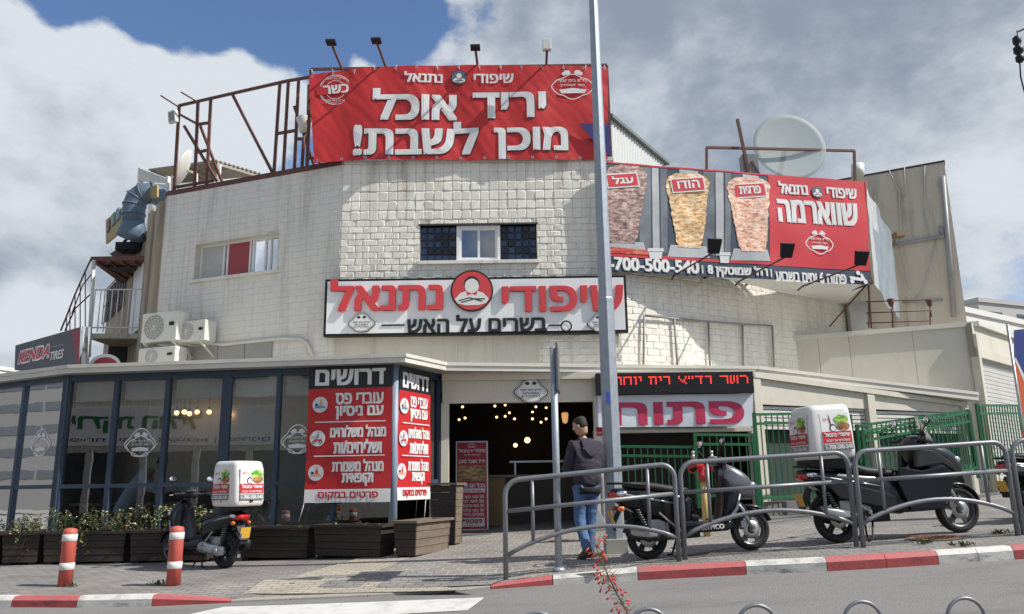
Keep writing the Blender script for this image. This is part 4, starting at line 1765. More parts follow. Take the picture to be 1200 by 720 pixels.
# older dark banner peeping out below and at the right end
ob = MB()
FRO = Frame(V((0, 15.455, 0)), V((1, 0.01, 0)))
q0, q1 = FRO.uv(372, 188), FRO.uv(711, 186)
ob.fbox(FRO, q0[0], ZB + 0.015, q1[0], q1[1] + 0.3, -0.01, 0.0)
t = tag(ob.build('old_banner', M_slate), 'dark blue older banner showing in a thin strip under the red roof banner', 'banner')
b = MB()
for k, (xa_, xb_, s) in enumerate(((425, 500, 'שווארמה'), (505, 575, 'שיפודים'), (580, 640, 'חומוס'))):
    q = npx(FRO, xa_, 183, xb_, 191.5, .002)
    b.text(FRO, s, q[0], ZB - .03, q[2], ZB + .12, .003, 0, bold=.04)
b.build('lettering', M_prw, t)
b = MB()
u0_, v0_ = FRB.uv(679, 146)
u1_, v1_ = FRB.uv(714, 182)
b.poly(FRB, [(u0_, v0_), (u1_ + .02, v0_ - .03), (u1_ + .02, v1_ - .06), (u1_ - .2, v1_ + .12)], .05, .056)
tag(b.build('blue_flag_corner', mat('blue_cloth', (.03, .035, .16), .7, var=.15)), 'dark blue torn cloth corner over the right end of the red roof banner', 'cloth')
# steel frame behind the banner
b = MB()
FRK = Frame(V((0, 15.62, 0)), V((1, 0, 0)))
ua, ub_ = FRK.uv(364, 100)[0], FRK.uv(712, 100)[0]
vt = FRK.uv(560, 80)[1]
for k in range(7):
    x = ua + (ub_ - ua) * k / 6
    b.beam(FRK.pt(x, ZB - .1, 0), FRK.pt(x, vt, 0), .06)
for v in (ZB + .12, (ZB + vt) / 2, vt):
    b.beam(FRK.pt(ua, v, .05), FRK.pt(ub_, v, .05), .05)
for k in range(0, 7, 2):
    x = ua + (ub_ - ua) * k / 6
    b.beam(FRK.pt(x, vt - .2, -.03), FRK.pt(x, ZB - .4, -1.6), .05)
tag(b.build('billboard_frame', M_rust), 'rusty steel frame standing behind the red roof banner', 'frame')
# four lamp arms on top of the banner
M_lampw = mat('lamp_housing_white', (.6, .6, .56), .5, var=.1)
for xh, yh, xb_, yb_, white, lab in ((388, 50, 402, 81, 0, 'leftmost thin black lamp arm leaning out over the red roof banner'), (441, 48, 453, 78, 0, 'second black lamp arm from the left over the red roof banner'),
                                     (557, 56, 560, 77, 0, 'short upright black lamp arm above the round emblem of the roof banner'), (641, 58, 640, 78, 1, 'lamp arm with a square pale floodlight above the roof banner')):
    base = P(xb_, yb_ + 3, 15.58)
    head = P(xh, yh, 14.75 if not white else 15.0)
    t = thing('banner_lamp', lab, 'lamp', base, 'lamp arms over the roof banner')
    b = MB()
    b.tube([base - V((0, 0, .25)), base, head], .028, 7)
    b.build('arm', M_rust, t)
    b = MB()
    if white:
        b.box(head + V((-.09, -.05, -.02)), head + V((.09, .07, .22)))
        b.build('lamp_head', M_lampw, t, bevel=.012)
    else:
        b.box(head + V((-.10, -.09, -.03)), head + V((.10, .09, .03)))
        b.build('lamp_head', M_black, t, bevel=.008)

# ---- shawarma banner on the right wall
sA, sB = P(708, 250, 15.28), P(1017, 270, 16.55)
FSB = wallframe((sA.x, sA.y), (sB.x, sB.y))


def d_sh(u, v):
    return 0.010 * math.sin(u * 2.3 + v) + 0.008 * math.sin(u * 6.1 - v * 2) + 0.014 * noise.noise(V((u * 1.3, v * 1.5, 7)))


D0 = 0.05
sh_t = thing('shawarma_banner', 'wide banner with three printed meat spits and a red panel on the right wall', 'banner', FSB.pt(2.5, 4.8, 0))
tl, tr, br_, bl_ = (706, 189.5), (1015, 213.5), (1020, 334), (709, 318)
b = MB()
cloth(b, FSB, [tl, tr], [bl_, br_], 90, 36, lambda u, v: d_sh(u, v))
b.build('cloth', M_slate, sh_t)


def patch(b, px, d, mi, nx=1, ny=1):
    """a printed field inside four seen corners TL TR BR BL, following the cloth"""
    c = [FSB.uv(*p) for p in px]
    base = len(b.v)
    for j in range(ny + 1):
        for i in range(nx + 1):
            s, t = i / nx, j / ny
            u = (c[0][0] * (1 - s) + c[1][0] * s) * (1 - t) + (c[3][0] * (1 - s) + c[2][0] * s) * t
            v = (c[0][1] * (1 - s) + c[1][1] * s) * (1 - t) + (c[3][1] * (1 - s) + c[2][1] * s) * t
            b.v.append(FSB.pt(u, v, d_sh(u, v) + d))
    for j in range(ny):
        for i in range(nx):
            a = base + j * (nx + 1) + i
            b.f.append((a, a + nx + 1, a + nx + 2, a + 1))
            b.m.append(mi)
            b.sm.append(True)


def ymap(x, f):
    """seen y on the banner at x for a height fraction f (0 top, 1 bottom)"""
    k = (x - 707) / 310
    a = 189.5 + 24 * k
    c = 318 + 16 * k
    return a + (c - a) * f


b = MB()
patch(b, [(900, ymap(900, 0)), tr, (1019, ymap(1018, .865)), (902, ymap(902, .865))], .006, 0, 30, 24)
patch(b, [(707, ymap(707, 0)), (900, ymap(900, 0)), (900, ymap(900, .014)), (707, ymap(707, .014))], .007, 0, 40, 1)
patch(b, [(709, ymap(709, .835)), (902, ymap(902, .835)), (902, ymap(902, .862)), (709, ymap(709, .862))], .007, 0, 40, 1)
b.build('red_print', mat('bright_red_vinyl', (0.56, 0.022, 0.035), 0.5, var=0.05, scale=1.2), sh_t)
M_steel_p = mat('printed_steel', (0.42, 0.44, 0.45), 0.5, var=0.18, scale=3)
M_steel_d = mat('printed_dark_steel', (0.14, 0.16, 0.18), 0.5, var=0.5, scale=2.2)
b = MB()
for x0_, x1_ in ((764, 772), (838, 847)):
    patch(b, [(x0_, ymap(x0_, .02)), (x1_, ymap(x1_, .02)), (x1_ + 1, ymap(x1_, .80)), (x0_ + 1, ymap(x0_, .80))], .006, 0, 2, 20)
for x0_, x1_ in ((722, 748), (792, 822), (866, 893)):
    patch(b, [(x0_ - 6, ymap(x0_, .72)), (x1_ + 6, ymap(x1_, .72)), (x1_ + 10, ymap(x1_, .83)), (x0_ - 10, ymap(x0_, .83))], .006, 0, 6, 4)
    patch(b, [(x0_ + 4, ymap(x0_, .02)), (x1_ - 4, ymap(x1_, .02)), (x1_ - 4, ymap(x1_, .12)), (x0_ + 4, ymap(x0_, .12))], .006, 0, 4, 3)
for x0_, x1_ in ((749, 763), (774, 782), (824, 837), (849, 856)):
    patch(b, [(x0_, ymap(x0_, .02)), (x1_, ymap(x1_, .02)), (x1_, ymap(x1_, .80)), (x0_, ymap(x0_, .80))], .005, 1, 2, 20)
b.build('steel_print', [M_steel_p, M_steel_d], sh_t)


def meat_mat(name, c0, c1, c2):
    m = mat(name, c0, 0.6, var=0)
    t = m.node_tree
    n, l = t.nodes, t.links
    tcn = n.new('ShaderNodeTexCoord')
    mpn = n.new('ShaderNodeMapping')
    mpn.inputs['Scale'].default_value = (5, 5, 13)
    l.new(tcn.outputs['Object'], mpn.inputs[0])
    nz = n.new('ShaderNodeTexNoise')
    nz.inputs['Scale'].default_value = 1.6
    nz.inputs['Detail'].default_value = 6
    nz.inputs['Roughness'].default_value = 0.7
    l.new(mpn.outputs[0], nz.inputs['Vector'])
    cr = n.new('ShaderNodeValToRGB')
    cr.color_ramp.elements[0].position = 0.36
    cr.color_ramp.elements[0].color = tuple(c0) + (1,)
    cr.color_ramp.elements[1].position = 0.60
    cr.color_ramp.elements[1].color = tuple(c2) + (1,)
    e_ = cr.color_ramp.elements.new(0.48)
    e_.color = tuple(c1) + (1,)
    l.new(nz.outputs[0], cr.inputs[0])
    n2 = n.new('ShaderNodeTexNoise')
    n2.inputs['Scale'].default_value = 3.2
    n2.inputs['Detail'].default_value = 3
    l.new(tcn.outputs['Object'], n2.inputs['Vector'])
    r2 = n.new('ShaderNodeMapRange')
    l.new(n2.outputs[0], r2.inputs[0])
    r2.inputs[1].default_value, r2.inputs[2].default_value = .35, .65
    r2.inputs[3].default_value, r2.inputs[4].default_value = .8, 1.2
    m2 = n.new('ShaderNodeVectorMath')
    m2.operation = 'MULTIPLY'
    l.new(cr.outputs[0], m2.inputs[0])
    l.new(r2.outputs[0], m2.inputs[1])
    l.new(m2.outputs[0], n['Principled BSDF'].inputs['Base Color'])
    return m


def meat(cx, x0_, x1_, xb0, xb1, f0, f1, m):
    """a printed spit of meat: rough outlined, wide near the top, narrow at the foot"""
    b = MB()
    n = 26
    rr = random.Random(cx)
    lef, rig = [], []
    for i in range(n + 1):
        t = i / n
        w = (t / .10) ** .5 if t < .10 else 1.0
        k = max(0, (t - .15) / .85)
        l_ = x0_ + (xb0 - x0_) * k
        r_ = x1_ + (xb1 - x1_) * k
        c = (l_ + r_) / 2
        hw = (r_ - l_) / 2 * min(1, .55 + .45 * w)
        if t > .96:
            hw *= .9
        y = ymap(c, f0 + (f1 - f0) * t)
        lef.append((c - hw + rr.uniform(-.9, .9), y))
        rig.append((c + hw + rr.uniform(-.9, .9), y + 1))
    base = len(b.v)
    for a, c in zip(lef, rig):
        for s in (0, .25, .5, .75, 1):
            u, v = FSB.uv(a[0] * (1 - s) + c[0] * s, a[1] * (1 - s) + c[1] * s)
            b.v.append(FSB.pt(u, v, d_sh(u, v) + .012))
    for i in range(n):
        for j in range(4):
            a = base + i * 5 + j
            b.f.append((a, a + 5, a + 6, a + 1))
            b.m.append(0)
            b.sm.append(True)
    b.build('meat_print', m, sh_t)


meat(733, 709, 758, 714, 745, .02, .73, meat_mat('veal_print', (.08, .035, .025), (.32, .19, .16), (.62, .46, .42)))
meat(805, 780, 831, 794, 823, .05, .735, meat_mat('turkey_print', (.30, .11, .03), (.68, .40, .15), (.85, .72, .50)))
meat(877, 851, 902, 867, 897, .045, .74, meat_mat('chicken_print', (.40, .12, .06), (.74, .42, .28), (.86, .70, .58)))
b = MB()
patch(b, [(714, ymap(714, .775)), (760, ymap(760, .79)), (764, ymap(764, .832)), (711, ymap(711, .832))], .014, 0, 6, 2)
b.build('tomato_print', meat_mat('tomato', (.35, .02, .015), (.6, .06, .03), (.7, .25, .18)), sh_t)
b = MB()
for xc in (768, 849):
    w_ = 9.5 if xc == 768 else 7
    patch(b, [(xc - w_, ymap(xc, .765)), (xc + w_, ymap(xc, .765)), (xc + w_, ymap(xc, .795)), (xc - w_, ymap(xc, .795))], .016, 0, 3, 1)
    patch(b, [(xc - w_ * .85, ymap(xc, .80)), (xc + w_ * .85, ymap(xc, .80)), (xc + w_ * .7, ymap(xc, .865)), (xc - w_ * .7, ymap(xc, .865))], .016, 0, 3, 2)
b.build('pot_print', mat('pot_white', (.62, .63, .63), .5, var=.08, scale=5), sh_t)
b = MB()
b2 = MB()
for t, cx, cy, w_, h_, rot in (('עגל', 729, 212, 38, 17, .13), ('הודו', 806, 217, 40, 17, .13), ('פרגית', 878, 223.5, 39, 17, .12)):
    q = npx(FSB, cx - w_ / 2, cy - h_ / 2, cx + w_ / 2, cy + h_ / 2)
    u, v = (q[0] + q[2]) / 2, (q[1] + q[3]) / 2
    hw, hh = (q[2] - q[0]) / 2, (q[3] - q[1]) / 2
    c_, s_ = math.cos(rot), math.sin(rot)

    def rp(k, e_):
        return [(u + (a * (hw - e_)) * c_ - (c * (hh - e_)) * s_, v + (a * (hw - e_)) * s_ + (c * (hh - e_)) * c_) for a, c in ((-1, -1), (1, -1), (1, 1), (-1, 1))]
    dd = d_sh(u, v)
    b.poly(FSB, rp(0, 0), dd + .026, None, 0)
    b2.poly(FSB, rp(0, .03), dd + .030, None, 0)
    b.text(FSB, t, u - hw * .66, v - hh * .52, u + hw * .66, v + hh * .56, dd + .034, 0, bold=.06, rot=rot)
b2.build('label_print', MATS['bright_red_vinyl'], sh_t)


def stext(t, x0_, y0_, x1_, y1_, bold=.05, sl=0.0):
    q = npx(FSB, x0_, y0_, x1_, y1_)
    b.text(FSB, t, *q, .016, 0, bold=bold, disp=d_sh, skew=0)


stext('1-700-500-540', 706, 303.5, 819, 319, .06)
stext("רח' שמוטקין 8", 829, 312, 899, 326, .05)
stext('פתוח 6 ימים בשבוע', 908, 318.5, 991, 332, .045)
for x in (823, 903):
    q = npx(FSB, x - .7, ymap(x, .90), x + .7, ymap(x, .975))
    b.frect(FSB, *q, .02 + d_sh(q[0], q[1]), 0)
stext('נתנאל', 912, 213.5, 946, 228, .05)
stext('שיפודי', 968, 221, 1003, 233, .05)
stext('שווארמה', 911, 236, 1004, 263, .055)
u, v = FSB.uv(960, 284.5)
crest(b, FSB, u, v, .62, .56, d_sh(u, v) + .025, 0, line=.022)
# little delivery moped drawing at the end of the strip
u, v = FSB.uv(1006, 327)
dd = d_sh(u, v) + .02
b.disk(FSB, u - .16, v - .06, .05, dd, None, 0, n=14)
b.disk(FSB, u + .16, v - .06, .05, dd, None, 0, n=14)
b.poly(FSB, [(u - .2, v - .02), (u + .05, v - .05), (u + .17, v - .02), (u + .1, v + .12), (u + .05, v + .12), (u + .06, v + .02), (u - .08, v + .04), (u - .22, v + .05)], dd + .002, None, 0)
b.disk(FSB, u, v + .13, .05, dd + .003, None, 0, n=12)
b.build('lettering', M_prw, sh_t)
b = MB()
u, v = FSB.uv(957, 226)
medallion(b, FSB, u, v, .135, d_sh(u, v) + .02, 0, 2, 1, 2, 3)
b.build('round_emblem', [MATS['slate_disc'], M_prw, M_prk, M_redsun], sh_t)
# its steel frame back to the wall
b = MB()
q0, q1 = FSB.uv(708, 315), FSB.uv(1018, 332)
zt_, zb_ = FSB.uv(860, 203)[1], FSB.uv(860, 324)[1]
L2 = FSB.len
for z in (zt_, zb_ + .03):
    b.beam(FSB.pt(.0, z, -.05), FSB.pt(L2, z, -.05), .05)
for k in range(6):
    u = .05 + (L2 - .1) * k / 5
    b.beam(FSB.pt(u, zb_, -.05), FSB.pt(u, zt_, -.05), .05)
    if k > 1:
        b.beam(FSB.pt(u, zb_ + .12, -.05), FSB.pt(u, zb_ + .12, -.35 - .28 * k), .04)
pe = FSB.pt(L2, zb_ + .1, -.05)
b.tube([P(972, 383, 17.4), pe - V((0.1, 0, .1))], .02, 6)
b.tube([P(980, 347, 18.4), pe - V((0, 0, .1))], .02, 6)
b.tube([P(1021, 385, 16.9), FSB.pt(L2 + .02, zt_, -.05)], .022, 6)
tag(b.build('wall_bracket', M_rust), 'rusty steel bracket carrying the shawarma banner', 'bracket')
# pale soffit board closing the gap above the wall
b = MB()
zz = zb_ + 0.06
b.add([FSB.pt(2.2, zz, -.10), FSB.pt(L2, zz, -.10), V((pR4.x, pR4.y, zz)), V((pR3.x, pR3.y - .05, zz))], [(0, 1, 2, 3)])
v4 = list(b.v)
b.add([p + V((0, 0, .03)) for p in v4], [(3, 2, 1, 0)])
b.build('soffit_board', M_white, rest)
# infill wall at the end, pale
b = MB()
pw0, pw1 = P(992, 330, 18.7), P(1016, 330, 18.6)
b.hexa([V((pw0.x, pw0.y, 3.5)), V((pw1.x, pw1.y, 3.5)), V((pw1.x, pw1.y + 2, 3.5)), V((pw0.x, pw0.y + 2, 3.5)), V((pw0.x, pw0.y, zz)), V((pw1.x, pw1.y, zz)), V((pw1.x, pw1.y + 2, zz)), V((pw0.x, pw0.y + 2, zz))])
b.build('end_pier', mat('pale_pier', (.55, .55, .52), .7), rest)
# grey return banner
rA = FSB.pt(L2 + .03, 0, 0)
rB = P(1046, 300, 20.2)
FRt = wallframe((rA.x, rA.y), (rB.x, rB.y))
b = MB()
ztr = FSB.uv(1010, 213)[1]
zbr = FSB.uv(1010, 333)[1]
nx, ny = 20, 16
base = 0
for j in range(ny + 1):
    for i in range(nx + 1):
        u = FRt.len * i / nx
        v = zbr + (ztr - zbr) * j / ny - (.12 * math.sin(math.pi * i / nx) if j == 0 else 0)
        b.v.append(FRt.pt(u, v, .03 * math.sin(u * 3 + v) + .02 * noise.noise(V((u * 2, v * 3, 1)))))
for j in range(ny):
    for i in range(nx):
        a = j * (nx + 1) + i
        b.f.append((a, a + 1, a + nx + 2, a + nx + 1))
        b.m.append(0 if (i < 2 or (j > 10 and i < 8)) else 1)
        b.sm.append(True)
tag(b.build('return_banner', [mat('tarp_white', (.40, .41, .41), .6, var=.12), mat('tarp_grey', (.20, .23, .26), .6, var=.3, scale=2)]), 'weathered grey banner turning the corner beside the shawarma banner', 'banner')
# three floodlights on arms in front of the banner
for (hx, hy, bx_, by_, lab) in ((836, 293, 790, 323, 'black floodlight on a thin arm between the meat spits'), (921, 298, 866, 330, 'black floodlight on a thin arm at the edge of the red panel'),
                                (1008, 307, 940, 336, 'black floodlight at the right end of the shawarma banner')):
    k = (hx - 707) / 310
    base = P(bx_, by_, 15.25 + 1.25 * (bx_ - 707) / 310)
    head = P(hx, hy + 3, base.y - .75 + (hx - bx_) * .0)
    t = thing('floodlight', lab, 'floodlight', base, 'floodlights under the shawarma banner')
    b = MB()
    b.tube([base + V((0, .25, -.02)), base, head], .02, 6)
    b.build('arm', M_rust, t)
    F_ = Frame(head, V((1, .15, 0)), V((.12, -.45, 1)))
    b = MB()
    b.poly(F_, [(-.11, -.02), (.11, -.02), (.14, .27), (-.14, .27)], -.04, .05)
    b.build('lamp_head', M_black, t, bevel=.012)
    b = MB()
    b.poly(F_, [(-.10, .02), (.10, .02), (.12, .25), (-.12, .25)], -.045, -.042)
    b.build('lens', M_chrome, t)

# ---- LED display over the second bay
FLd = Frame(FE.o, FE.u)
r = npx(FLd, 698, 437, 882, 462, .2)
led = thing('led_sign', 'long black display with running red dotted letters above the open banner', 'sign', FLd.pt((r[0] + r[2]) / 2, r[1], .1))
b = MB()
b.fbox(FLd, *r, .14, .27)
b.build('housing', M_black, led, bevel=.008)
# the shown half of the letters is built from small lit dots
M_led = mat('red_led', (.25, .01, .01), .5, var=0, emit=(1, .045, .03), estr=1.1)
b = MB()
bw = r[2] - r[0] - .12
bh = r[3] - r[1] - .12
GL = {'כ': ['11110', '00001', '00001', '00001', '00001', '00001', '11111'], 'ש': ['10101', '10101', '10101', '10101', '11001', '10001', '11111'], 'ר': ['11111', '00001', '00001', '00001', '00001', '00001', '00001'],
      'ב': ['11110', '00010', '00010', '00010', '00010', '00010', '11111'], 'ד': ['11111', '00010', '00010', '00010', '00010', '00010', '00010'], '"': ['101', '101', '000', '000', '000', '000', '000'],
      'צ': ['10001', '10001', '01010', '00110', '00001', '00001', '11111'], 'י': ['11', '01', '01', '00', '00', '00', '00'], 'ת': ['11111', '01001', '01001', '01001', '01001', '01001', '11001'],
      'ו': ['11', '01', '01', '01', '01', '01', '01'], 'ס': ['11111', '10001', '10001', '10001', '10001', '01010', '00100'], 'ף': ['11111', '10001', '11001', '00001', '00001', '00001', '00001'], ' ': ['00'] * 7}
rows = 9
cell = bh / rows
x = r[2] - .10
for ch in 'כשר בד"צ בית יוסף':
    g = GL[ch]
    wd = len(g[0])
    x -= wd * cell
    if x < r[0] + .05:
        break
    for j, row in enumerate(g):
        for i, c in enumerate(row):
            if c == '1' and j < 5:
                zc = r[3] - .07 - (j + 1) * cell
                for k in range(1):
                    xx = x + i * cell
                    b.frect(FLd, xx + cell * .04, zc + cell * .10, xx + cell * .96, zc + cell * .86, .2725)
    x -= cell * 1.0
b.build('lit_dots', M_led, led)

# ---- OPEN banner
FO = Frame(FE.o, FE.u)


def d_op(u, v):
    return .012 * math.sin(u * 3 + v * 2) + .012 * noise.noise(V((u * 2.5, v * 2.5, 5)))


tt = [(700, 464), (760, 463), (820, 462.5), (883, 461.5)]
bb_ = [(701, 501), (760, 500.5), (820, 500.2), (882, 499.5)]
ob_t = thing('open_banner', 'white cloth banner with large red Hebrew letters hung under the display', 'banner', FO.pt(3, 2.6, .2))
FOb = Frame(FE.o + FE.n * .17, FE.u)
b = MB()
cloth(b, FOb, tt, bb_, 60, 16, d_op)
b.build('cloth', mat('white_banner_cloth', (.66, .70, .74), .6, var=.04), ob_t)
b = MB()
b.text(FOb, 'פתוח', *npx(FOb, 717, 471, 872, 498), .012, 0, bold=.085, disp=d_op)
b.build('lettering', mat('crimson_print', (.52, .03, .09), .5, var=.08, scale=3), ob_t)

# ---- two help-wanted posters on the glass
FP1 = Frame(FV.o + FV.n * .13, FV.u)
qP = FP1.quad((363, 431), (461, 428), (457, 590), (356, 588))
FP2 = Frame(FVR.o + FVR.n * .09, FVR.u)
qQ = FP2.quad((468, 433), (512, 441), (497, 584), (465, 588))
M_iconb = mat('icon_blue', (.10, .25, .42), .5)
M_icons = mat('icon_skin', (.62, .34, .18), .5)


def poster(F, q, label):
    t = thing('hiring_poster', label, 'poster', F.pt((q[0] + q[2]) / 2, q[1], 0), 'help wanted posters')
    W_, H_ = q[2] - q[0], q[3] - q[1]
    U = lambda x: q[0] + W_ * x
    Vv = lambda y: q[3] - H_ * y
    dp = lambda u, v: .010 * math.sin((u - q[0]) * 4 + v * 2.2) + .007 * math.sin(v * 6)
    k = MB()

    def fld(x0_, y0_, x1_, y1_, mi):
        nx_, ny_ = 8, max(2, int((y1_ - y0_) * 24))
        base = len(k.v)
        for j in range(ny_ + 1):
            for i in range(nx_ + 1):
                u, v = U(x0_ + (x1_ - x0_) * i / nx_), Vv(y0_ + (y1_ - y0_) * j / ny_)
                k.v.append(F.pt(u, v, dp(u, v)))
        for j in range(ny_):
            for i in range(nx_):
                a = base + j * (nx_ + 1) + i
                k.f.append((a, a + nx_ + 1, a + nx_ + 2, a + 1))
                k.m.append(mi)
                k.sm.append(True)
    fld(0, 0, 1, .165, 0)
    fld(0, .165, 1, .905, 1)
    fld(0, .905, 1, 1, 2)
    k.build('sheet', [M_prk, M_red, M_prw], t)
    k = MB()

    def tx(s, x0_, y0_, x1_, y1_, bo=.05):
        k.text(F, s, U(x0_), Vv(y1_), U(x1_), Vv(y0_), .008, 0, bold=bo, disp=dp)
    tx('דרושים', .08, .02, .92, .142, .06)
    tx('עובדי פס', .33, .20, .90, .287)
    tx('עם ניסיון', .33, .297, .90, .40)
    tx('מנהל משלוחים', .28, .44, .935, .53)
    tx('ושליחים/ות', .325, .545, .89, .65)
    tx('מנהל משמרת', .31, .69, .915, .78)
    tx('וקופאית', .43, .79, .80, .885)
    for y in (.415, .665):
        k.frect(F, U(.1), Vv(y + .004), U(.93), Vv(y - .004), .012 + dp(U(.5), Vv(y)))
    k.build('lettering', M_prw, t)
    k = MB()
    k.text(F, 'פרטים במקום', U(.16), Vv(.985), U(.86), Vv(.922), .008, 0, bold=.04, disp=dp)
    k.build('red_lettering', M_red, t)
    k = MB()
    for n_, (x, y) in enumerate(((.15, .285), (.135, .535), (.125, .785))):
        u, v = U(x), Vv(y)
        r_ = .135
        d_ = .016 + dp(u, v)
        k.disk(F, u, v, r_, d_, None, 0)
        k.disk(F, u, v, r_ * .93, d_ + .001, None, 1)
        if n_ == 1:
            for s in (-.06, .06):
                k.ring(F, u + s, v - .06, .03, .012, d_ + .003, 4, 16)
            k.poly(F, [(u - .09, v - .05), (u + .07, v - .05), (u + .085, v + .03), (u + .06, v - .01), (u - .04, v - .01)], d_ + .002, None, 3)
            k.poly(F, [(u - .035, v), (u + .02, v), (u + .03, v + .07), (u - .01, v + .075)], d_ + .004, None, 2)
            k.disk(F, u + .015, v + .095, .02, d_ + .004, None, 5, n=12)
            k.frect(F, u - .1, v, u - .045, v + .05, d_ + .003, 5)
        else:
            k.poly(F, [(u - .10, v - .06), (u + .10, v - .06), (u + .08, v - .02), (u - .08, v - .02)], d_ + .002, None, 2 if n_ == 0 else 5)
            k.poly(F, [(u - .015, v - .02), (u + .045, v - .02), (u + .04, v + .05), (u - .005, v + .05)], d_ + .003, None, 5 if n_ == 0 else 3)
            k.disk(F, u + .018, v + .075, .022, d_ + .004, None, 5, n=12)
            k.frect(F, u - .085, v - .018, u - .035, v + .02, d_ + .003, 4)
    k.build('icon', [M_prw, mat('icon_paper', (.62, .64, .66), .5), M_iconb, M_salmon, M_prk, M_icons], t)
    return t


poster(FP1, qP, 'large red help wanted poster on the front glass left of the corner post')
poster(FP2, qQ, 'narrower looking red help wanted poster on the side glass facing the entrance')
b = MB()
for x0_, y0_, x1_, y1_ in ((357, 588, 350, 612), (499, 585, 497, 610)):
    F_ = FP1 if x0_ < 400 else FP2
    a, c = F_.uv(x0_, y0_), F_.uv(x1_, y1_)
    bb = MB()
    bb.tube([F_.pt(*a, .0), F_.pt(*c, .0)], .006, 5)
    tag(bb.build('tie_string', M_prw), 'thin white string tying down the %s' % ('front poster at its lower left corner' if x0_ < 400 else 'side poster at its lower corner'), 'string')

# ---- crest stickers on the panes
for x, y, F_, lab in ((48, 521, FV0, 'white crest sticker on the far left pane'), (165, 521, FV, 'white crest sticker in the middle of the long glass front'), (349, 517, FV, 'white crest sticker half hidden by the red front poster')):
    u, v = F_.uv(x, y)
    b = MB()
    crest(b, F_, u, v, .50, .44, .014, 0, line=.02)
    b.stroke(F_, [(u + p[0] * 1.02, v + p[1] * 1.0) for p in plaque_outline(.54, .46)], .018, .014, 0, closed=True)
    tag(b.build('crest_sticker', M_prw), lab, 'sticker', 'crest stickers on the glass')
# ================================================================== roof and wall fittings
FT = Frame(FL.o - FL.n * 0.12, FL.u)             # plane of the rusty roof frame along the left parapet


def fp(F, x, y, d=0.0):
    return F.pt(*F.uv(x, y, d), d)


b = MB()
seg = [((210, 124), (337, 95)), ((337, 95), (364, 90.5)), ((210, 124), (204, 226)), ((232, 120), (228, 222)), ((247, 117), (242, 220)), ((328, 98), (321, 204)), ((338, 95), (332, 202)),
       ((350, 93), (345, 200)), ((273, 112), (319, 202)), ((231, 146), (246, 144)), ((229, 179), (244, 176)), ((210, 134), (232, 146)), ((324, 157), (347, 153)), ((346, 163), (362, 163)),
       ((356, 163), (354, 196)), ((362, 100), (360, 196)), ((204, 220), (250, 212)), ((216, 148), (254, 212))]
for a, c in seg:
    b.beam(fp(FT, *a), fp(FT, *c), .055 if abs(a[0] - c[0]) > 8 else .06)
# legs of the far side, a little behind
for a, c in (((232, 120), (212, 108)), ((210, 126), (188, 112))):
    b.tube([fp(FT, *a), fp(FT, *c, .35)], .02, 6)
for u_, v_ in ((0.7, 0), (3.3, 0)):
    p0 = FT.pt(u_, ZB + 1.6, 0)
    b.beam(p0, p0 - FT.n * 1.3 - V((0, 0, 1.7)), .05)
roof_frame = tag(b.build('roof_frame', M_rust), 'open rusty steel scaffold frame on the left parapet', 'frame')
t = thing('floodlight', 'small grey floodlight at the left top corner of the rusty roof frame', 'floodlight', fp(FT, 204, 136, .1))
F_ = Frame(fp(FT, 203, 138, .15), V((.8, -.5, 0)), V((0, -.2, 1)))
b = MB()
b.poly(F_, [(-.13, -.13), (.13, -.13), (.13, .16), (-.13, .16)], -.05, .05)
b.build('lamp_head', M_offw, t, bevel=.02)
b = MB()
b.poly(F_, [(-.09, -.09), (.09, -.09), (.09, .12), (-.09, .12)], .052, .056)
b.build('lens', mat('lens_grey', (.2, .22, .24), .2), t)
b = MB()
b.tube([fp(FT, 204, 136, .1), fp(FT, 209, 128, 0)], .02, 6)
b.build('bracket', M_rust, t)
# loudspeaker like lamp behind the banner's left end
c = P(357, 146, 15.9)
t = thing('roof_lamp', 'weathered lamp housing on the steel just left of the red roof banner', 'lamp', c)
b = MB()
b.lathe([(.02, -.2), (.10, -.18), (.13, -.05), (.19, .12), (.17, .14)], 14, 'z', c)
b.build('housing', M_offw, t)
b = MB()
b.tube([c - V((0, 0, .2)), c - V((0, 0, .7))], .03, 6)
b.build('bracket', M_rust, t)
# small dish seen edge-on and its pole
c = P(219, 200, 18.2)


def dish(c, axis, r, depth, m, parent, name='dish'):
    ax = V(axis).normalized()
    bb = MB()
    prof = [(r * k / 8, depth * (k / 8) ** 2) for k in range(9)]
    bb.lathe([(max(a, .004), h) for a, h in prof] + [(r, depth - .003)] + [(max(a, .004), h - .004) for a, h in prof[::-1]], 40, 'z')
    q = V((0, 0, 1)).rotation_difference(ax)
    for i in range(len(bb.v)):
        bb.v[i] = c + q @ bb.v[i]
    return bb.build(name, m, parent)


t = thing('satellite_dish', 'small white satellite dish seen nearly edge on inside the rusty roof frame', 'satellite dish', c - V((0, 0, .8)))
dish(c, (-.9, -.25, .35), .5, .12, M_offw, t)
b = MB()
b.tube([c, c + V((.25, 0, -.1)), c + V((.3, 0, -.9))], .03, 8)
b.build('mast', M_offw, t)
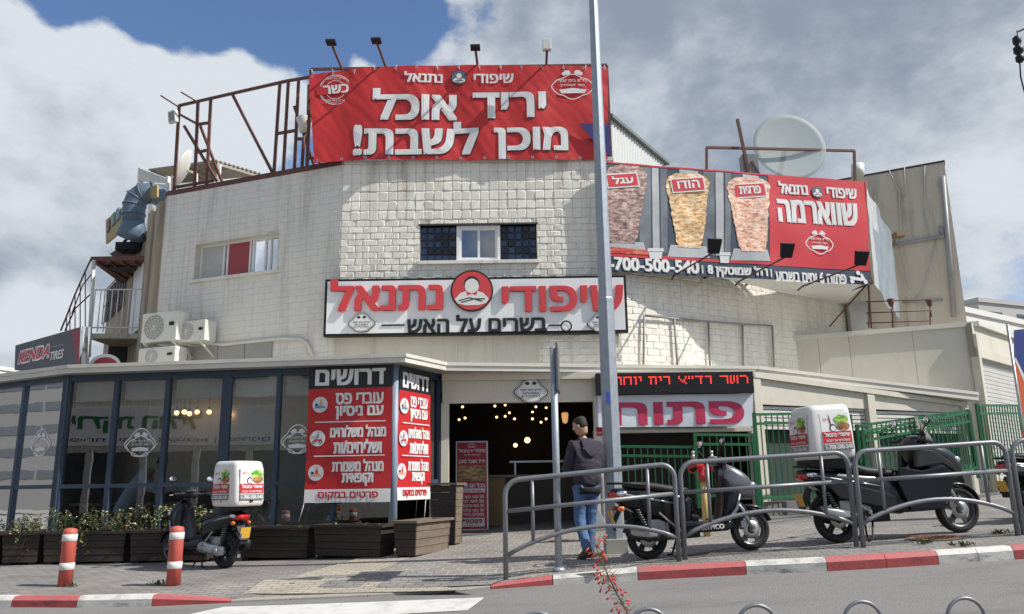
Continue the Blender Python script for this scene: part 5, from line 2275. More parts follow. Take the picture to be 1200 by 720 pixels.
# pergola of slats on the roof behind
t = thing('roof_shelter', 'slatted grey roof shelter standing behind the rusty roof frame', 'shelter', P(230, 225, 20.5))
z_ = P(255, 190, 22).z
A_, B_, C_, D_ = Pz(176, 200, z_), Pz(256, 189, z_), Pz(306, 204, z_), Pz(205, 214, z_)
M_slat = mat('grey_slat', (.34, .31, .26), .8, var=.15)
b = MB()
for k in range(11):
    s = k / 10
    b.beam(A_ + (D_ - A_) * s, B_ + (C_ - B_) * s, .16, .04)
for s in (0.02, .5, .98):
    b.beam(A_ + (B_ - A_) * s - V((0, 0, .08)), D_ + (C_ - D_) * s - V((0, 0, .08)), .07, .09)
b.build('slats', M_slat, t)
for p in (A_, B_, C_, D_):
    b = MB()
    b.beam(p * .97 + C_ * .03 - V((0, 0, 2.0)), p * .97 + C_ * .03 - V((0, 0, .1)), .09)
    b.build('post', M_white, t)
# pale parapet box over the duct
a_, c_ = P(161, 222, 20.6), P(201, 197, 19.4)
F_ = wallframe((a_.x, a_.y), (c_.x, c_.y))
b = MB()
r = F_.quad((162, 197), (194, 208), (194, 214), (160, 208))
b.poly(F_, [F_.uv(162, 196.5), F_.uv(195, 209), F_.uv(195, 214.5), F_.uv(161, 212)], -.1, 0)
b.poly(F_, [F_.uv(161, 214), F_.uv(195, 216), F_.uv(194, 226), F_.uv(160, 224)], -.14, -.04)
for x in (162, 195, 201):
    b.poly(F_, [F_.uv(x, 206), F_.uv(x + 2.6, 207), F_.uv(x + 2, 232), F_.uv(x - .5, 232)], -.1, .02)
tag(b.build('sheet_metal_hood', M_offw), 'white sheet metal hood over the blue grey duct', 'hood')

# blue ventilation duct
def sp(x, y, d=.35):
    return FS.pt(*FS.uv(x, y, d), d)


t = thing('ventilation_duct', 'thick blue grey ventilation duct bending down the left side wall', 'duct', sp(155, 280, .5))
M_duct = mat('blue_grey_duct', (.10, .15, .21), .5, var=.14, scale=4, metal=.2, dirt=(.22, .24, .26), dfac=.4)
b = MB()
pts = [P(x, y, Y) for x, y, Y in ((196, 236, 19.6), (184, 229, 18.7), (176, 226, 18.5), (168, 227, 18.5), (161, 232, 18.5), (157.5, 241, 18.5), (156.5, 252, 18.5), (156, 264, 18.5))]
b.tube(pts, [.25, .25, .255, .26, .265, .265, .26, .26], 22, cap=True)
for k in (2, 3, 4, 5, 6):
    tt_ = (pts[k + 1] - pts[k - 1]).normalized()
    b.tube([pts[k] - tt_ * .02, pts[k] + tt_ * .02], .28, 22)
b.build('pipe', M_duct, t)
b = MB()
e_ = [P(156, 261, 18.5), P(156, 267, 18.5), P(155, 272, 18.5), P(153, 278, 18.55)]
b.tube(e_, [.265, .29, .32, .34], 24)
b.build('elbow_outlet', M_duct, t)
# coloured board on the edge of the side wall
t = thing('side_board', 'yellow board with blurred coloured letters along the top of the left side wall', 'sign', sp(135, 262, .1))
b = MB()
b.poly(FS, [FS.uv(124, 258, .3), FS.uv(152, 236, .3), FS.uv(152, 262, .3), FS.uv(124, 286, .3)], .25, .3)
b.build('board', mat('board_yellow', (.36, .28, .07), .6, var=.12), t)
for x, y, w_, h_, cc in ((126.5, 265, 3, 12, (.22, .06, .09)), (132.5, 257, 3.5, 13, (.14, .24, .15)), (138, 251, 4, 13, (.14, .24, .34)), (146, 246, 4, 14, (.30, .22, .17))):
    b = MB()
    b.poly(FS, [FS.uv(x - w_ / 2, y - h_ / 2 + 2, .33), FS.uv(x + w_ / 2, y - h_ / 2 - 2, .33), FS.uv(x + w_ / 2, y + h_ / 2 - 2, .33), FS.uv(x - w_ / 2, y + h_ / 2 + 2, .33)], .30, .34)
    b.build('letter_block', mat('letter_%d' % x, cc, .5), t)
t = thing('side_board', 'small orange yellow board beside the white hood above the duct', 'sign', sp(181, 218, .2))
b = MB()
b.poly(FS, [FS.uv(174, 219, .1), FS.uv(184, 217, .1), FS.uv(184, 232, .1), FS.uv(176, 232, .1)], .06, .1)
b.build('board', mat('board_amber', (.36, .25, .08), .6), t)

# landing with rusty awning, rails and open stairs on the left side
t = thing('side_landing', 'rusty awning and railed landing at the upper side door on the left', 'landing', sp(140, 388, .7))
b = MB()
a0_, a1_ = P(106, 306, 18.7), P(171, 305, 18.3)
b.hexa([a0_, a1_, a1_ + V((.1, 2.0, -.05)), a0_ + V((-.3, 2.6, -.05)), a0_ + V((0, 0, .11)), a1_ + V((0, 0, .11)), a1_ + V((.1, 2.0, .06)), a0_ + V((-.3, 2.6, .06))])
for s_ in (.12, .34, .56, .78, .97):
    p = a0_.lerp(a1_, s_)
    b.beam(p - V((0, 0, .03)), p + V((0, 2.0, -.07)), .05)
b.build('awning', M_rust, t)
b = MB()
p = P(143, 303, 18.9)
b.box(p + V((-.35, 0, -.22)), p + V((.35, .5, -.06)))
p = P(150, 288, 19.0)
b.box(p + V((-.32, 0, -.1)), p + V((.3, .4, .1)))
b.beam(P(145, 284, 19), P(168, 262, 19), .05)
b.build('awning_gear', M_black, t)
b = MB()
f0, f1 = P(104, 391, 18.4), P(172, 391, 18.1)
b.hexa([f0 - V((0, 0, .12)), f1 - V((0, 0, .12)), f1 + V((0, 1.6, -.12)), f0 + V((0, 2.4, -.12)), f0, f1, f1 + V((0, 1.6, 0)), f0 + V((0, 2.4, 0))])
b.build('floor_slab', M_conc, t)
b = MB()
r0_, r1_ = P(107, 389, 18.4), P(167, 389, 18.15)
hr = P(107, 340, 18.4).z - r0_.z
n = 8
for k in range(n):
    p = r0_.lerp(r1_, k / (n - 1) * .8)
    b.tube([p, p + V((0, 0, hr))], .013, 5)
for z in (.10, hr):
    b.tube([r0_ + V((0, 0, z)), r1_ + V((0, 0, z))], .018, 6)
b.tube([r0_ - V((0, 0, .6)), P(110, 305, 18.4)], .045, 8)
b.tube([P(171, 388, 18.2), P(171, 306, 18.2)], .02, 6)
b.build('railing', M_offw, t)
b = MB()
ps = [P(x, y, 18.6) for x, y in ((107, 303), (100, 318), (88, 345), (78, 371), (71, 388))]
b.tube(ps, .022, 6)
b.tube([P(106, 345, 18.6), P(88, 362, 18.6), P(76, 388, 18.6)], .018, 6)
b.tube([P(107, 322, 18.9), P(97, 334, 18.9), P(84, 368, 18.9)], .016, 6)
for x, y in ((100, 318), (94, 332), (88, 345), (82, 359), (78, 371)):
    b.tube([P(x, y, 18.6), P(x, 390, 18.6)], .013, 5)
b.build('stair_rail', M_rust, t)
# dark recess under the landing
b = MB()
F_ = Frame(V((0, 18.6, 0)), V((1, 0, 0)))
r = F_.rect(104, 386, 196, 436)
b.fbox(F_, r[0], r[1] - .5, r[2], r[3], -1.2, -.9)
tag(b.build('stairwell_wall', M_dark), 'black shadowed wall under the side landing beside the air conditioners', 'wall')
# red and white round board peeking above the canopy
b = MB()
F_ = Frame(P(123, 428, 17.6), V((1, .05, 0)))
b.disk(F_, 0, -.05, .36, -.05, .0, 0, ry=.30)
b.ring(F_, 0.0, -.05, .36, .07, .004, 1, ry=.30)
tag(b.build('round_board', [mat('dull_red_board', (.40, .05, .06), .5), M_white]), 'round red board with a white rim just above the canopy edge', 'board')

# tyre shop sign at the far left
ka, kb = P(18, 420, 18.6), P(97, 405, 16.6)
FK = wallframe((ka.x, ka.y), (kb.x, kb.y))
t = thing('tyre_sign', 'dark tyre shop sign with red and white lettering at the far left', 'sign', FK.pt(1, FK.uv(50, 434)[1], 0))
cs = [FK.uv(18, 405), FK.uv(97, 382.5), FK.uv(95, 432), FK.uv(17, 434)]
b = MB()
b.poly(FK, [cs[3], cs[2], cs[1], cs[0]], -.12, 0)
b.build('board', mat('charcoal_board', (.06, .06, .065), .5, var=.15), t)
b = MB()
q = FK.rect(21, 406, 60, 427)
ex = lambda q, e: (q[0] - e, q[1] - e, q[2] + e, q[3] + e)
a_, c_ = FK.uv(20.5, 428, .01), FK.uv(59, 401, .01)
b.text(FK, 'KENDA', a_[0] - .03, a_[1] + .0, c_[0] + .03, c_[1] - .02, .006, 1, bold=.12, shear=.25)
b.text(FK, 'KENDA', a_[0], a_[1] + .04, c_[0], c_[1] - .06, .012, 0, bold=.05, shear=.25)
a_, c_ = FK.uv(58, 423, .01), FK.uv(75, 409, .01)
b.text(FK, 'TIRES', a_[0], a_[1], c_[0], c_[1], .006, 1, bold=.03, shear=.2)
a_, c_ = FK.uv(59, 407, .01), FK.uv(74, 404, .01)
b.text(FK, 'DESIGNED FOR', a_[0], a_[1], c_[0], c_[1], .006, 1, bold=.02)
b.build('lettering', [mat('tyre_red', (.50, .03, .05), .5), M_prw], t)
b = MB()
b.poly(FK, [FK.uv(84, 388), FK.uv(95.5, 384.5), FK.uv(94, 431), FK.uv(91, 431), FK.uv(88, 410)][::-1], 0.0, .006)
b.build('red_swoosh', mat('dark_swoosh', (.22, .02, .03), .5), t)
kc = P(106, 405, 17.4)
FK2 = wallframe((kb.x, kb.y), (kc.x, kc.y))
b = MB()
b.poly(FK2, [FK2.uv(95.5, 432), FK2.uv(104, 430), FK2.uv(106, 383.5), FK2.uv(97.5, 382.5)], -.05, .0)
b.build('side_post', mat('peeling_blue_white', (.45, .52, .58), .7, var=.3, scale=5), t)

# ---- air conditioners on the left wall
def aircon(x0_, y0_, x1_, y1_, d, label, depth=.34):
    q = FL.rect(x0_, y0_, x1_, y1_, d)
    c = FL.pt((q[0] + q[2]) / 2, q[1], d)
    t = thing('air_conditioner', label, 'air conditioner', c, 'air conditioners on the left wall')
    b = MB()
    b.fbox(FL, q[0], q[1], q[2], q[3], d - depth, d)
    b.build('housing', M_offw, t, bevel=.02)
    w_, h_ = q[2] - q[0], q[3] - q[1]
    u, v = q[0] + w_ * .36, (q[1] + q[3]) / 2
    rr_ = min(w_ * .32, h_ * .43)
    b = MB()
    for k in range(5):
        b.ring(FL, u, v, rr_ * (1 - k * .19), .012, d + .008, 0, 28)
    for k in range(8):
        a = math.pi * k / 8
        b.beam(FL.pt(u - rr_ * math.cos(a), v - rr_ * math.sin(a), d + .006), FL.pt(u + rr_ * math.cos(a), v + rr_ * math.sin(a), d + .006), .008)
    b.build('fan_grille', M_offw, t)
    b = MB()
    b.disk(FL, u, v, rr_, d + .001, d + .003, 0)
    b.build('fan', mat('fan_grey', (.30, .30, .28), .6), t)
    b = MB()
    b.fbox(FL, q[2] - w_ * .2, q[1] + h_ * .5, q[2] - w_ * .08, q[1] + h_ * .62, d, d + .02)
    b.build('handle', M_black, t)
    b = MB()
    for u in (q[0] + .1, q[2] - .1):
        b.beam(FL.pt(u, q[1] - .02, d), FL.pt(u, q[1] - .02, .0), .04)
        b.beam(FL.pt(u, q[1] - .02, d), FL.pt(u, q[1] - .30, .0), .03)
    b.build('bracket', M_offw, t)
    return t


aircon(166, 366, 207, 400, .62, 'biggest air conditioner, upper left of the three on the left wall')
aircon(206, 376, 240, 400, .45, 'small air conditioner right of the biggest one on the left wall')
aircon(162, 407, 205, 428, .62, 'lowest air conditioner just above the canopy edge on the left')
b = MB()
for pts, r_ in (([(228, 402), (262, 404), (300, 400), (330, 397), (352, 397), (360, 403), (367, 418)], .035), ([(208, 402), (211, 412), (207, 424)], .025), ([(220, 402), (222, 425)], .03)):
    b.tube([FL.pt(*FL.uv(x, y, .06), .06) if x < 393 else FC.pt(*FC.uv(x, y, .06), .06) for x, y in pts], r_, 7)
tag(b.build('conduit', M_offw), 'white conduit pipe running along the foot of the left wall', 'pipe')
b = MB()
q = FL.quad((226, 405), (320, 403), (320, 423), (226, 424))
for k in range(3):
    a_, c_ = q[0] + (q[2] - q[0]) * k / 3, q[0] + (q[2] - q[0]) * (k + 1) / 3
    b.fbox(FL, a_ + .01, q[1] - .1, c_ - .01, q[3], .0, .04)
b.build('grey_wall_panel', mat('grey_wall_panel', (.33, .32, .30), .6, var=.1), rest)

# ---- big dish with its square frame on the right roof
DISH = bpy.data.materials.new('dish_mesh')          # fine metal mesh: partly see-through
DISH.use_nodes = True
_t = DISH.node_tree
_mx = _t.nodes.new('ShaderNodeMixShader')
_tr = _t.nodes.new('ShaderNodeBsdfTransparent')
_b = _t.nodes['Principled BSDF']
_b.inputs['Base Color'].default_value = (.40, .45, .44, 1)
_b.inputs['Roughness'].default_value = .7
_mx.inputs[0].default_value = .55
_t.links.new(_tr.outputs[0], _mx.inputs[1])
_t.links.new(_b.outputs[0], _mx.inputs[2])
_t.links.new(_mx.outputs[0], _t.nodes['Material Output'].inputs[0])
c = P(924, 171, 19.6)
t = thing('satellite_dish', 'very large pale round satellite dish on the right roof behind the shawarma banner', 'satellite dish', P(905, 215, 19.9))
dish(c + V((0.05, .12, .0)), (.05, -.985, .12), .98, .06, DISH, t)
b = MB()
b.tube([c + V((0, .3, 0)), c + V((-.1, .6, -.6)), c + V((-.1, .6, -2.2))], .07, 10)
b.build('mast', M_rust, t)
b = MB()
b.box(P(872, 208, 19.3), P(884, 186, 19.6))
b.build('control_box', mat('grey_box', (.2, .21, .22), .6), t)
b = MB()
p1, p2, p3, p4 = P(828, 203, 19.2), P(828, 173, 19.2), P(1001, 177, 19.9), P(1002, 214, 19.9)
b.beam(p1, p2, .06)
b.beam(p2, p3, .06)
b.beam(p3, p4, .06)
b.beam(P(864, 140, 19.25), P(877, 201, 19.25), .07)
b.beam(P(881, 189, 19.3), P(890, 205, 19.3), .05)
b.beam(p1 + V((0, .0, 0)), p1 - V((0, 0, 1.0)), .06)
b.beam(p4, p4 - V((0, 0, 1.0)), .06)
tag(b.build('pipe_frame', M_rust), 'thin rusty goalpost frame with a leaning pole behind the shawarma banner', 'frame')
t = thing('roof_shed', 'white corrugated metal shed rising between the two banners', 'shed', P(740, 190, 17.5))
sa, sb = P(716, 150, 16.6), P(778, 190, 19.2)
FSh = wallframe((sa.x, sa.y), (sb.x, sb.y))
zs_ = P(724, 141, 16.6).z
b = MB()
n = 40
prof = []
for k in range(n * 2 + 1):
    prof.append((FSh.len * k / (2 * n), .03 if k % 4 in (1, 2) else 0))
vs = []
for u, d in prof:
    vs += [FSh.pt(u, ZB - .6, d), FSh.pt(u, zs_, d)]
b.add(vs, [(2 * i, 2 * i + 2, 2 * i + 3, 2 * i + 1) for i in range(len(prof) - 1)])
b.build('corrugated_wall', mat('corrugated_white', (.56, .58, .57), .5, var=.06), t)
b = MB()
b.fbox(FSh, -.15, zs_, FSh.len + .1, zs_ + .08, -1.5, .12)
b.build('roof', mat('shed_roof', (.14, .16, .15), .6), t)
b = MB()
b.tube([P(1005, 208, 20.8), P(1005, 193, 20.8)], .17, 14)
tag(b.build('roof_tank', M_offw), 'small pale cylinder standing on the roof at the right end of the shawarma banner', 'tank')

# empty frame on the right wall
b = MB()


def rw(x, y, d=.07):
    best = None
    for F in FRs:
        u, v = F.uv(x, y, d)
        if -0.05 <= u <= F.len + .05:
            return F.pt(u, v, d)
    return F.pt(u, v, d)


tl_, tr_ = [(755, 370), (790, 373.5), (830, 377), (870, 380), (905, 382)], [(753, 428), (905, 430)]
b.tube([rw(*p) for p in tl_], .022, 6)
for (x, y), xb_ in zip(tl_, (754, 794, 832, 871, 907)):
    b.tube([rw(x, y), rw(xb_, 430)], .022, 6)
b.tube([rw(790, 374), rw(818, 377)], .02, 5)
tag(b.build('empty_sign_frame', mat('grey_frame', (.27, .27, .26), .6)), 'empty grey metal frame fixed to the stone wall right of the shop sign', 'frame')
# rail on the cream box roof, in front of the neighbour
b = MB()
ra, rb2 = P(1030, 383, 17.8), P(1092, 379, 17.5)
for y in (353, 366, 378):
    b.tube([P(1015, y + 1, 17.8), P(1092, y - 2, 17.5)], .014, 6)
for x in (1018, 1046, 1090):
    b.tube([P(x, 352, 17.7), P(x, 385, 17.7)], .016, 6)
tag(b.build('roof_rail', M_rust), 'rusty horizontal rails on the roof of the cream box', 'railing')
for x, lab in ((1044, 'rusty floodlight head at the left of the roof rails'), (1089, 'rusty floodlight head at the right end of the roof rails')):
    b = MB()
    c = P(x, 354, 17.6)
    b.lathe([(.02, -.12), (.045, -.09), (.085, .05), (.07, .07)], 12, 'z', c)
    b.tube([c - V((0, 0, .15)), c - V((0, 0, .35))], .02, 6)
    tag(b.build('old_floodlight', M_rust), lab, 'floodlight')
b = MB()
c = P(1093, 181 * 3 - 2, 20.0)
# bracket lamp on the party wall
a_ = FN.pt(*FN.uv(1045, 290), 0)
b.tube([a_, a_ + V((-.1, -.5, .15))], .03, 6)
b.box(a_ + V((-.2, -.75, .10)), a_ + V((.05, -.45, .22)))
tag(b.build('wall_lamp', mat('lamp_brown', (.25, .17, .09), .6)), 'small bracket lamp on the bare concrete wall', 'lamp')
# overhead line fitting at the top right corner
t = thing('line_insulator', 'black cable fitting hanging at the top right corner of the view', 'insulator', P(1193, 60, 11))
b = MB()
b.lathe([(.03, -.25), (.06, -.22), (.06, -.15), (.03, -.12), (.07, -.08), (.07, 0), (.03, .03), (.06, .08), (.06, .16), (.02, .2)], 12, 'z', P(1193, 56, 11))
b.build('body', M_black, t)
b = MB()
b.tube([P(1192, 36, 11), P(1194, 56, 11), P(1196, 90, 11), P(1206, 130, 11.2), P(1300, 190, 12.5), P(1700, 215, 19)], .012, 6)
b.tube([P(1192, 38, 11), P(1230, 20, 11), P(1500, -120, 11), P(1900, -260, 12)], .012, 6)
b.build('cable', M_black, t)

# ================================================================== inside the dining room and doorway
def bulb(p, drop, label, group, r=.055):
    t = thing('pendant_bulb', label, 'lamp', p, group)
    b = MB()
    b.ball(p, r, 12, 8)
    b.build('bulb', M_bulb, t)
    b = MB()
    b.tube([p + V((0, 0, r * .8)), p + V((0, 0, r + .06))], .022, 8)
    b.tube([p + V((0, 0, r)), p + V((0, 0, drop))], .006, 5)
    b.build('cord', M_black, t)


M_bulb = mat('warm_bulb', (1, .7, .4), .4, var=0, emit=(1.0, .55, .22), estr=3.0)
ent = [(542, 477), (580, 476), (592, 475), (628, 477), (640, 478), (582, 489), (592, 488), (597, 484), (624, 483), (624, 491), (634, 495), (640, 491), (538, 492), (545, 490), (603, 491)]
for k, (x, y) in enumerate(ent):
    p = P(x, y, 17.2 + (k * .37 % 1.6))
    bulb(p, min(.9, zT - p.z - .02), 'glowing round bulb among those hanging inside the dark entrance', 'bulbs hanging inside the entrance', .027)
for x, y in ((618, 516), (604, 522)):
    p = P(x, y, 19.2)
    bulb(p, zT - p.z - .02, 'lower dim bulb deep inside the dark entrance', 'low bulbs deep in the entrance', .07 if x == 618 else .05)
for x, y in ((207, 484), (216, 483), (222, 485), (231, 483), (245, 483), (269, 486)):
    p = P(x, y, 16.3)
    bulb(p, zT - p.z - .02, 'glowing bulb hanging behind the long glass front', 'bulbs hanging behind the long glass front', .05)
# wall lantern by the door
c = P(662, 488, 15.6)
t = thing('wall_lantern', 'amber glass lantern at the right side of the entrance', 'lamp', c)
b = MB()
b.lathe([(.02, -.14), (.05, -.11), (.07, .04), (.055, .07)], 14, 'z', c)
b.build('lamp_glass', mat('amber_glass', (.5, .25, .08), .3, var=0, emit=(1, .5, .16), estr=.45), t)
b = MB()
b.lathe([(.08, .07), (.045, .13), (.012, .2)], 14, 'z', c)
b.tube([c + V((0, 0, .2)), c + V((.1, .1, .25)), c + V((.3, .1, .1))], .012, 6)
b.build('cap', M_black, t)
# dark counter and wooden board in the entrance
a_ = P(590, 600, 17.5)
t = thing('counter', 'dark counter with a pale wooden side inside the entrance', 'counter', (a_.x, 17.6, zi))
b = MB()
b.box((-.55, 17.3, .75), (1.9, 18.0, 1.75))
b.build('front', mat('counter_front', (.05, .035, .025), .6, var=.3), t)
b = MB()
b.box((-.62, 17.22, 1.75), (1.95, 18.05, 1.80))
b.build('top', mat('counter_top', (.16, .15, .14), .3), t)
b = MB()
b.box((-.63, 17.2, .75), (-.2, 17.29, 1.74))
b.build('side_board', mat('plywood_side', (.30, .18, .07), .6, var=.15), t)
b = MB()
b.box((-.1, 17.6, 2.06), (1.25, 17.7, 2.10))
for x in (0, 1.15):
    b.box((x, 17.62, 1.80), (x + .04, 17.68, 2.06))
b.build('sneeze_guard_rail', M_alu, t)
# small notices by the door post
for k, (x0_, y0_, x1_, y1_, m_, lab) in enumerate(((699, 501, 706, 511, M_red, 'small red notice on the door post beside the man'), (697, 465, 706, 500, M_prw, 'narrow white notice on the door post above the red one'))):
    b = MB()
    r = FE.rect(x0_, y0_, x1_, y1_, .035)
    b.fbox(FE, *r, .031, .038)
    if k == 0:
        b.text(FE, 'אין כניסה', r[0] + .02, r[1] + .03, r[2] - .02, r[1] + .07, .040, 1, bold=.02)
    o_ = tag(b.build('door_notice', [m_, M_prw]), lab, 'notice')
# tables behind the glass
M_wood = mat('table_wood', (.22, .11, .045), .5, var=.2)
for k, (x, Y) in enumerate(((128, 15.6), (200, 15.2), (300, 16.2), (30, 16.4))):
    c = P(x, 578, Y)
    t = thing('dining_table', ('wooden table where the leaning man sits behind the glass', 'wooden table right of the leaning man behind the glass', 'wooden table deeper in the room behind the scooter box', 'wooden table behind the far left panes')[k], 'table', (c.x, c.y, zi), 'tables behind the glass')
    b = MB()
    b.box((c.x - .55, c.y - .38, zi + .72), (c.x + .55, c.y + .38, zi + .76))
    b.build('tabletop', M_wood, t)
    for sx in (-.48, .44):
        for sy in (-.32, .28):
            b = MB()
            b.box((c.x + sx, c.y + sy, zi), (c.x + sx + .04, c.y + sy + .04, zi + .72))
            b.build('leg', M_black, t)
    for s in (-1, 1):
        cx = c.x + s * .30
        ch = thing('dining_chair', 'dark wooden chair at the %s table behind the glass' % ('leaning man\'s', 'second', 'deep', 'far left')[k], 'chair', (cx, c.y + .6, zi), 'chairs behind the glass')
        b = MB()
        b.box((cx - .2, c.y + .45, zi + .42), (cx + .2, c.y + .85, zi + .46))
        b.build('seat', M_brown, ch)
        b = MB()
        b.box((cx - .2, c.y + .82, zi + .55), (cx + .2, c.y + .85, zi + .95))
        b.build('backrest', M_brown, ch)
        for sx in (-.19, .16):
            for sy in (.46, .82):
                b = MB()
                b.box((cx + sx, c.y + sy, zi), (cx + sx + .03, c.y + sy + .03, zi + .42 if sy < .8 else zi + .95))
                b.build('leg', M_brown, ch)
# building across the street, seen mirrored in the glass
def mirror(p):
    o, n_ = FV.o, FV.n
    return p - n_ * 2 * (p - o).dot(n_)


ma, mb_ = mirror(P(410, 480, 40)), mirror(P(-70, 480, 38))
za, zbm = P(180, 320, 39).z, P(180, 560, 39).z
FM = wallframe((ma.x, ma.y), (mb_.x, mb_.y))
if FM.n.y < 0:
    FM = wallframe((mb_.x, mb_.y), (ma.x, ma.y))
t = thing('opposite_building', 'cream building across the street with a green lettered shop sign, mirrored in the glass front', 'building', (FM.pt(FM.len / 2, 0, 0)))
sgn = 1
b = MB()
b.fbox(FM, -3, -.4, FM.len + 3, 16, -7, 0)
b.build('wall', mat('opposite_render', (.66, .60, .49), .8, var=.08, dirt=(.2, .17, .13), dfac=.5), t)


def muv(x, y):
    q = mirror(P(x, y, 39.0)) - FM.o
    return q.dot(FM.u), q.z


zs0, zs1_ = muv(190, 522)[1], muv(190, 478)[1]
us_ = sorted((muv(82, 500)[0], muv(322, 500)[0]))
b = MB()
b.fbox(FM, us_[0], zs0, us_[1], zs1_, 0, .12)
b.build('shop_sign_board', mat('opp_board', (.8, .8, .78), .5), t)
b = MB()
u_a, u_b = sorted((muv(85, 500)[0], muv(225, 500)[0]))
h_ = zs1_ - zs0
b.text(FM, 'ירקות הגליל', us_[0] + (us_[1] - us_[0]) * .36, zs0 + h_ * .32, us_[1] - .3, zs0 + h_ * .86, .125, 0, bold=.05)
b.build('green_lettering', mat('opp_green', (.02, .16, .05), .5), t)
b = MB()
b.text(FM, 'פירות | ירקות | קטניות | תבלינים', us_[0] + .3, zs0 + h_ * .07, us_[1] - .3, zs0 + h_ * .22, .125, 0, bold=.02)
b.build('black_lettering', M_prk, t)
b = MB()
b.fbox(FM, us_[0] - 2, -.2, us_[1] + 2, zs0 - .3, .0, .02)
b.build('shop_opening', mat('opp_dark', (.03, .03, .03), .6, var=.3), t)
for k in range(5):
    for j in range(3):
        u = -1 + (FM.len + 2) * (k + .5) / 5
        z = zs1_ + 1.4 + 3.0 * j
        b = MB()
        b.fbox(FM, u - 1.3, z, u + 1.3, z + 1.2, -.02, .04)
        b.build('window', mat('opp_window', (.10, .11, .12), .3), t)
for k in range(4):
    b = MB()
    u = us_[0] + (us_[1] - us_[0]) * (k + .5) / 4
    b.fbox(FM, u - .15, -.2, u + .15, zs0 - .2, .02, .2)
    b.build('shop_pillar', mat('opp_pillar', (.45, .44, .42), .7), t)
# far stepped block reflected further left
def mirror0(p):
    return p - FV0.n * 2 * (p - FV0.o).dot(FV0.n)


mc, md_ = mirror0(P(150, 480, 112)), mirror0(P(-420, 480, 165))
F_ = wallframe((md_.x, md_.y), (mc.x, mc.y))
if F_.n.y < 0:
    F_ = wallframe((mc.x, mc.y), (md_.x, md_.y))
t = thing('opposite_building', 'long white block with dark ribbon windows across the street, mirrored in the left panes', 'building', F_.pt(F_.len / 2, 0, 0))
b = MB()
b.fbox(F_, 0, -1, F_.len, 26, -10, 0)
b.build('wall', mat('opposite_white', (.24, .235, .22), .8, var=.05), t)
for j in range(7):
    for k in range(8):
        b = MB()
        b.fbox(F_, F_.len * (k + .02) / 8, 3.4 + 3.3 * j, F_.len * (k + .98) / 8, 4.6 + 3.3 * j, -.02, .05)
        b.build('window', MATS['opp_window'], t)
# ================================================================== street furniture
# railing along the kerb
def railing(pxA, pxB, label, h=1.12):
    A, B = hit(*pxA, zwalk), hit(*pxB, zwalk)
    d = B - A
    L2 = d.xy.length
    t2 = V((d.x, d.y, 0)).normalized()
    z0, sl = A.z, d.z / L2

    def q(u, v):
        return A + t2 * u + V((0, 0, sl * u + v))
    t = thing('street_railing', label, 'railing', (A + B) / 2, 'railings along the kerb')
    r = .026
    cr = .17
    b = MB()
    pts = [q(0, -.05), q(0, h - cr)] + [q(cr - cr * math.cos(a), h - cr + cr * math.sin(a)) for a in (math.pi * k / 14 for k in range(1, 7))]
    pts += [q(cr, h), q(L2 - cr, h)]
    pts += [q(L2 - cr + cr * math.sin(a), h - cr + cr * math.cos(a)) for a in (math.pi * k / 14 for k in range(1, 7))] + [q(L2, h - cr), q(L2, -.05)]
    b.tube(pts, r + .004, 12)
    b.build('hoop', M_railp, t)
    b = MB()
    b.tube([q(.02, h - .35), q(L2 - .02, h - .35)], r, 10)
    b.build('middle_rail', M_railp, t)
    n = 16
    arc = lambda s: .27 + .22 * math.sin(math.pi * s) ** .8 if 0 < s < 1 else .27
    b = MB()
    b.tube([q(L2 * (.01 + .98 * k / n), arc(k / n)) for k in range(n + 1)], r, 10)
    b.build('arched_rail', M_railp, t)
    for s in (.16, .84):
        b = MB()
        b.tube([q(L2 * s, arc(s)), q(L2 * s, h)], r * .85, 8)
        b.build('picket', M_railp, t)
    return t


railing((593, 680), (796, 658), 'leftmost grey tube railing in front of the entrance')
railing((803, 656), (1004, 641), 'grey tube railing in front of the parked scooter with the wing mirror')
railing((1012, 642), (1193, 628), 'grey tube railing in front of the big scooter at the right')
railing((1200, 627), (1400, 612), 'grey tube railing cut off by the right edge of the view')


# bollards
def bollard(x, y, label, h=.70):
    p = hit(x, y, zwalk)
    t = thing('bollard', label, 'bollard', p, 'red and white bollards')
    b = MB()
    r = .085
    b.lathe([(r, -.05), (r, h - .06), (r * .97, h - .02), (r * .8, h), (r * .3, h + .012), (.002, h + .014)], 28, 'z', p)
    b.build('post', mat('red_bollard_paint', (.52, .10, .075), .5, var=.12, scale=6, dirt=(.24, .10, .08), dfac=.4, dscale=(3, 3, 1.2)), t)
    for z in (h - .15, h - .52 + .02):
        b = MB()
        b.lathe([(r + .001, z), (r + .004, z + .002), (r + .004, z + .083), (r + .001, z + .085)], 28, 'z', p)
        b.build('reflective_band', mat('white_band', (.7, .7, .68), .5, var=.06, dirt=(.4, .35, .3), dfac=.3), t)


bollard(76, 687, 'red and white bollard at the left in front of the planters')
bollard(203, 686, 'red and white bollard in front of the delivery scooter')

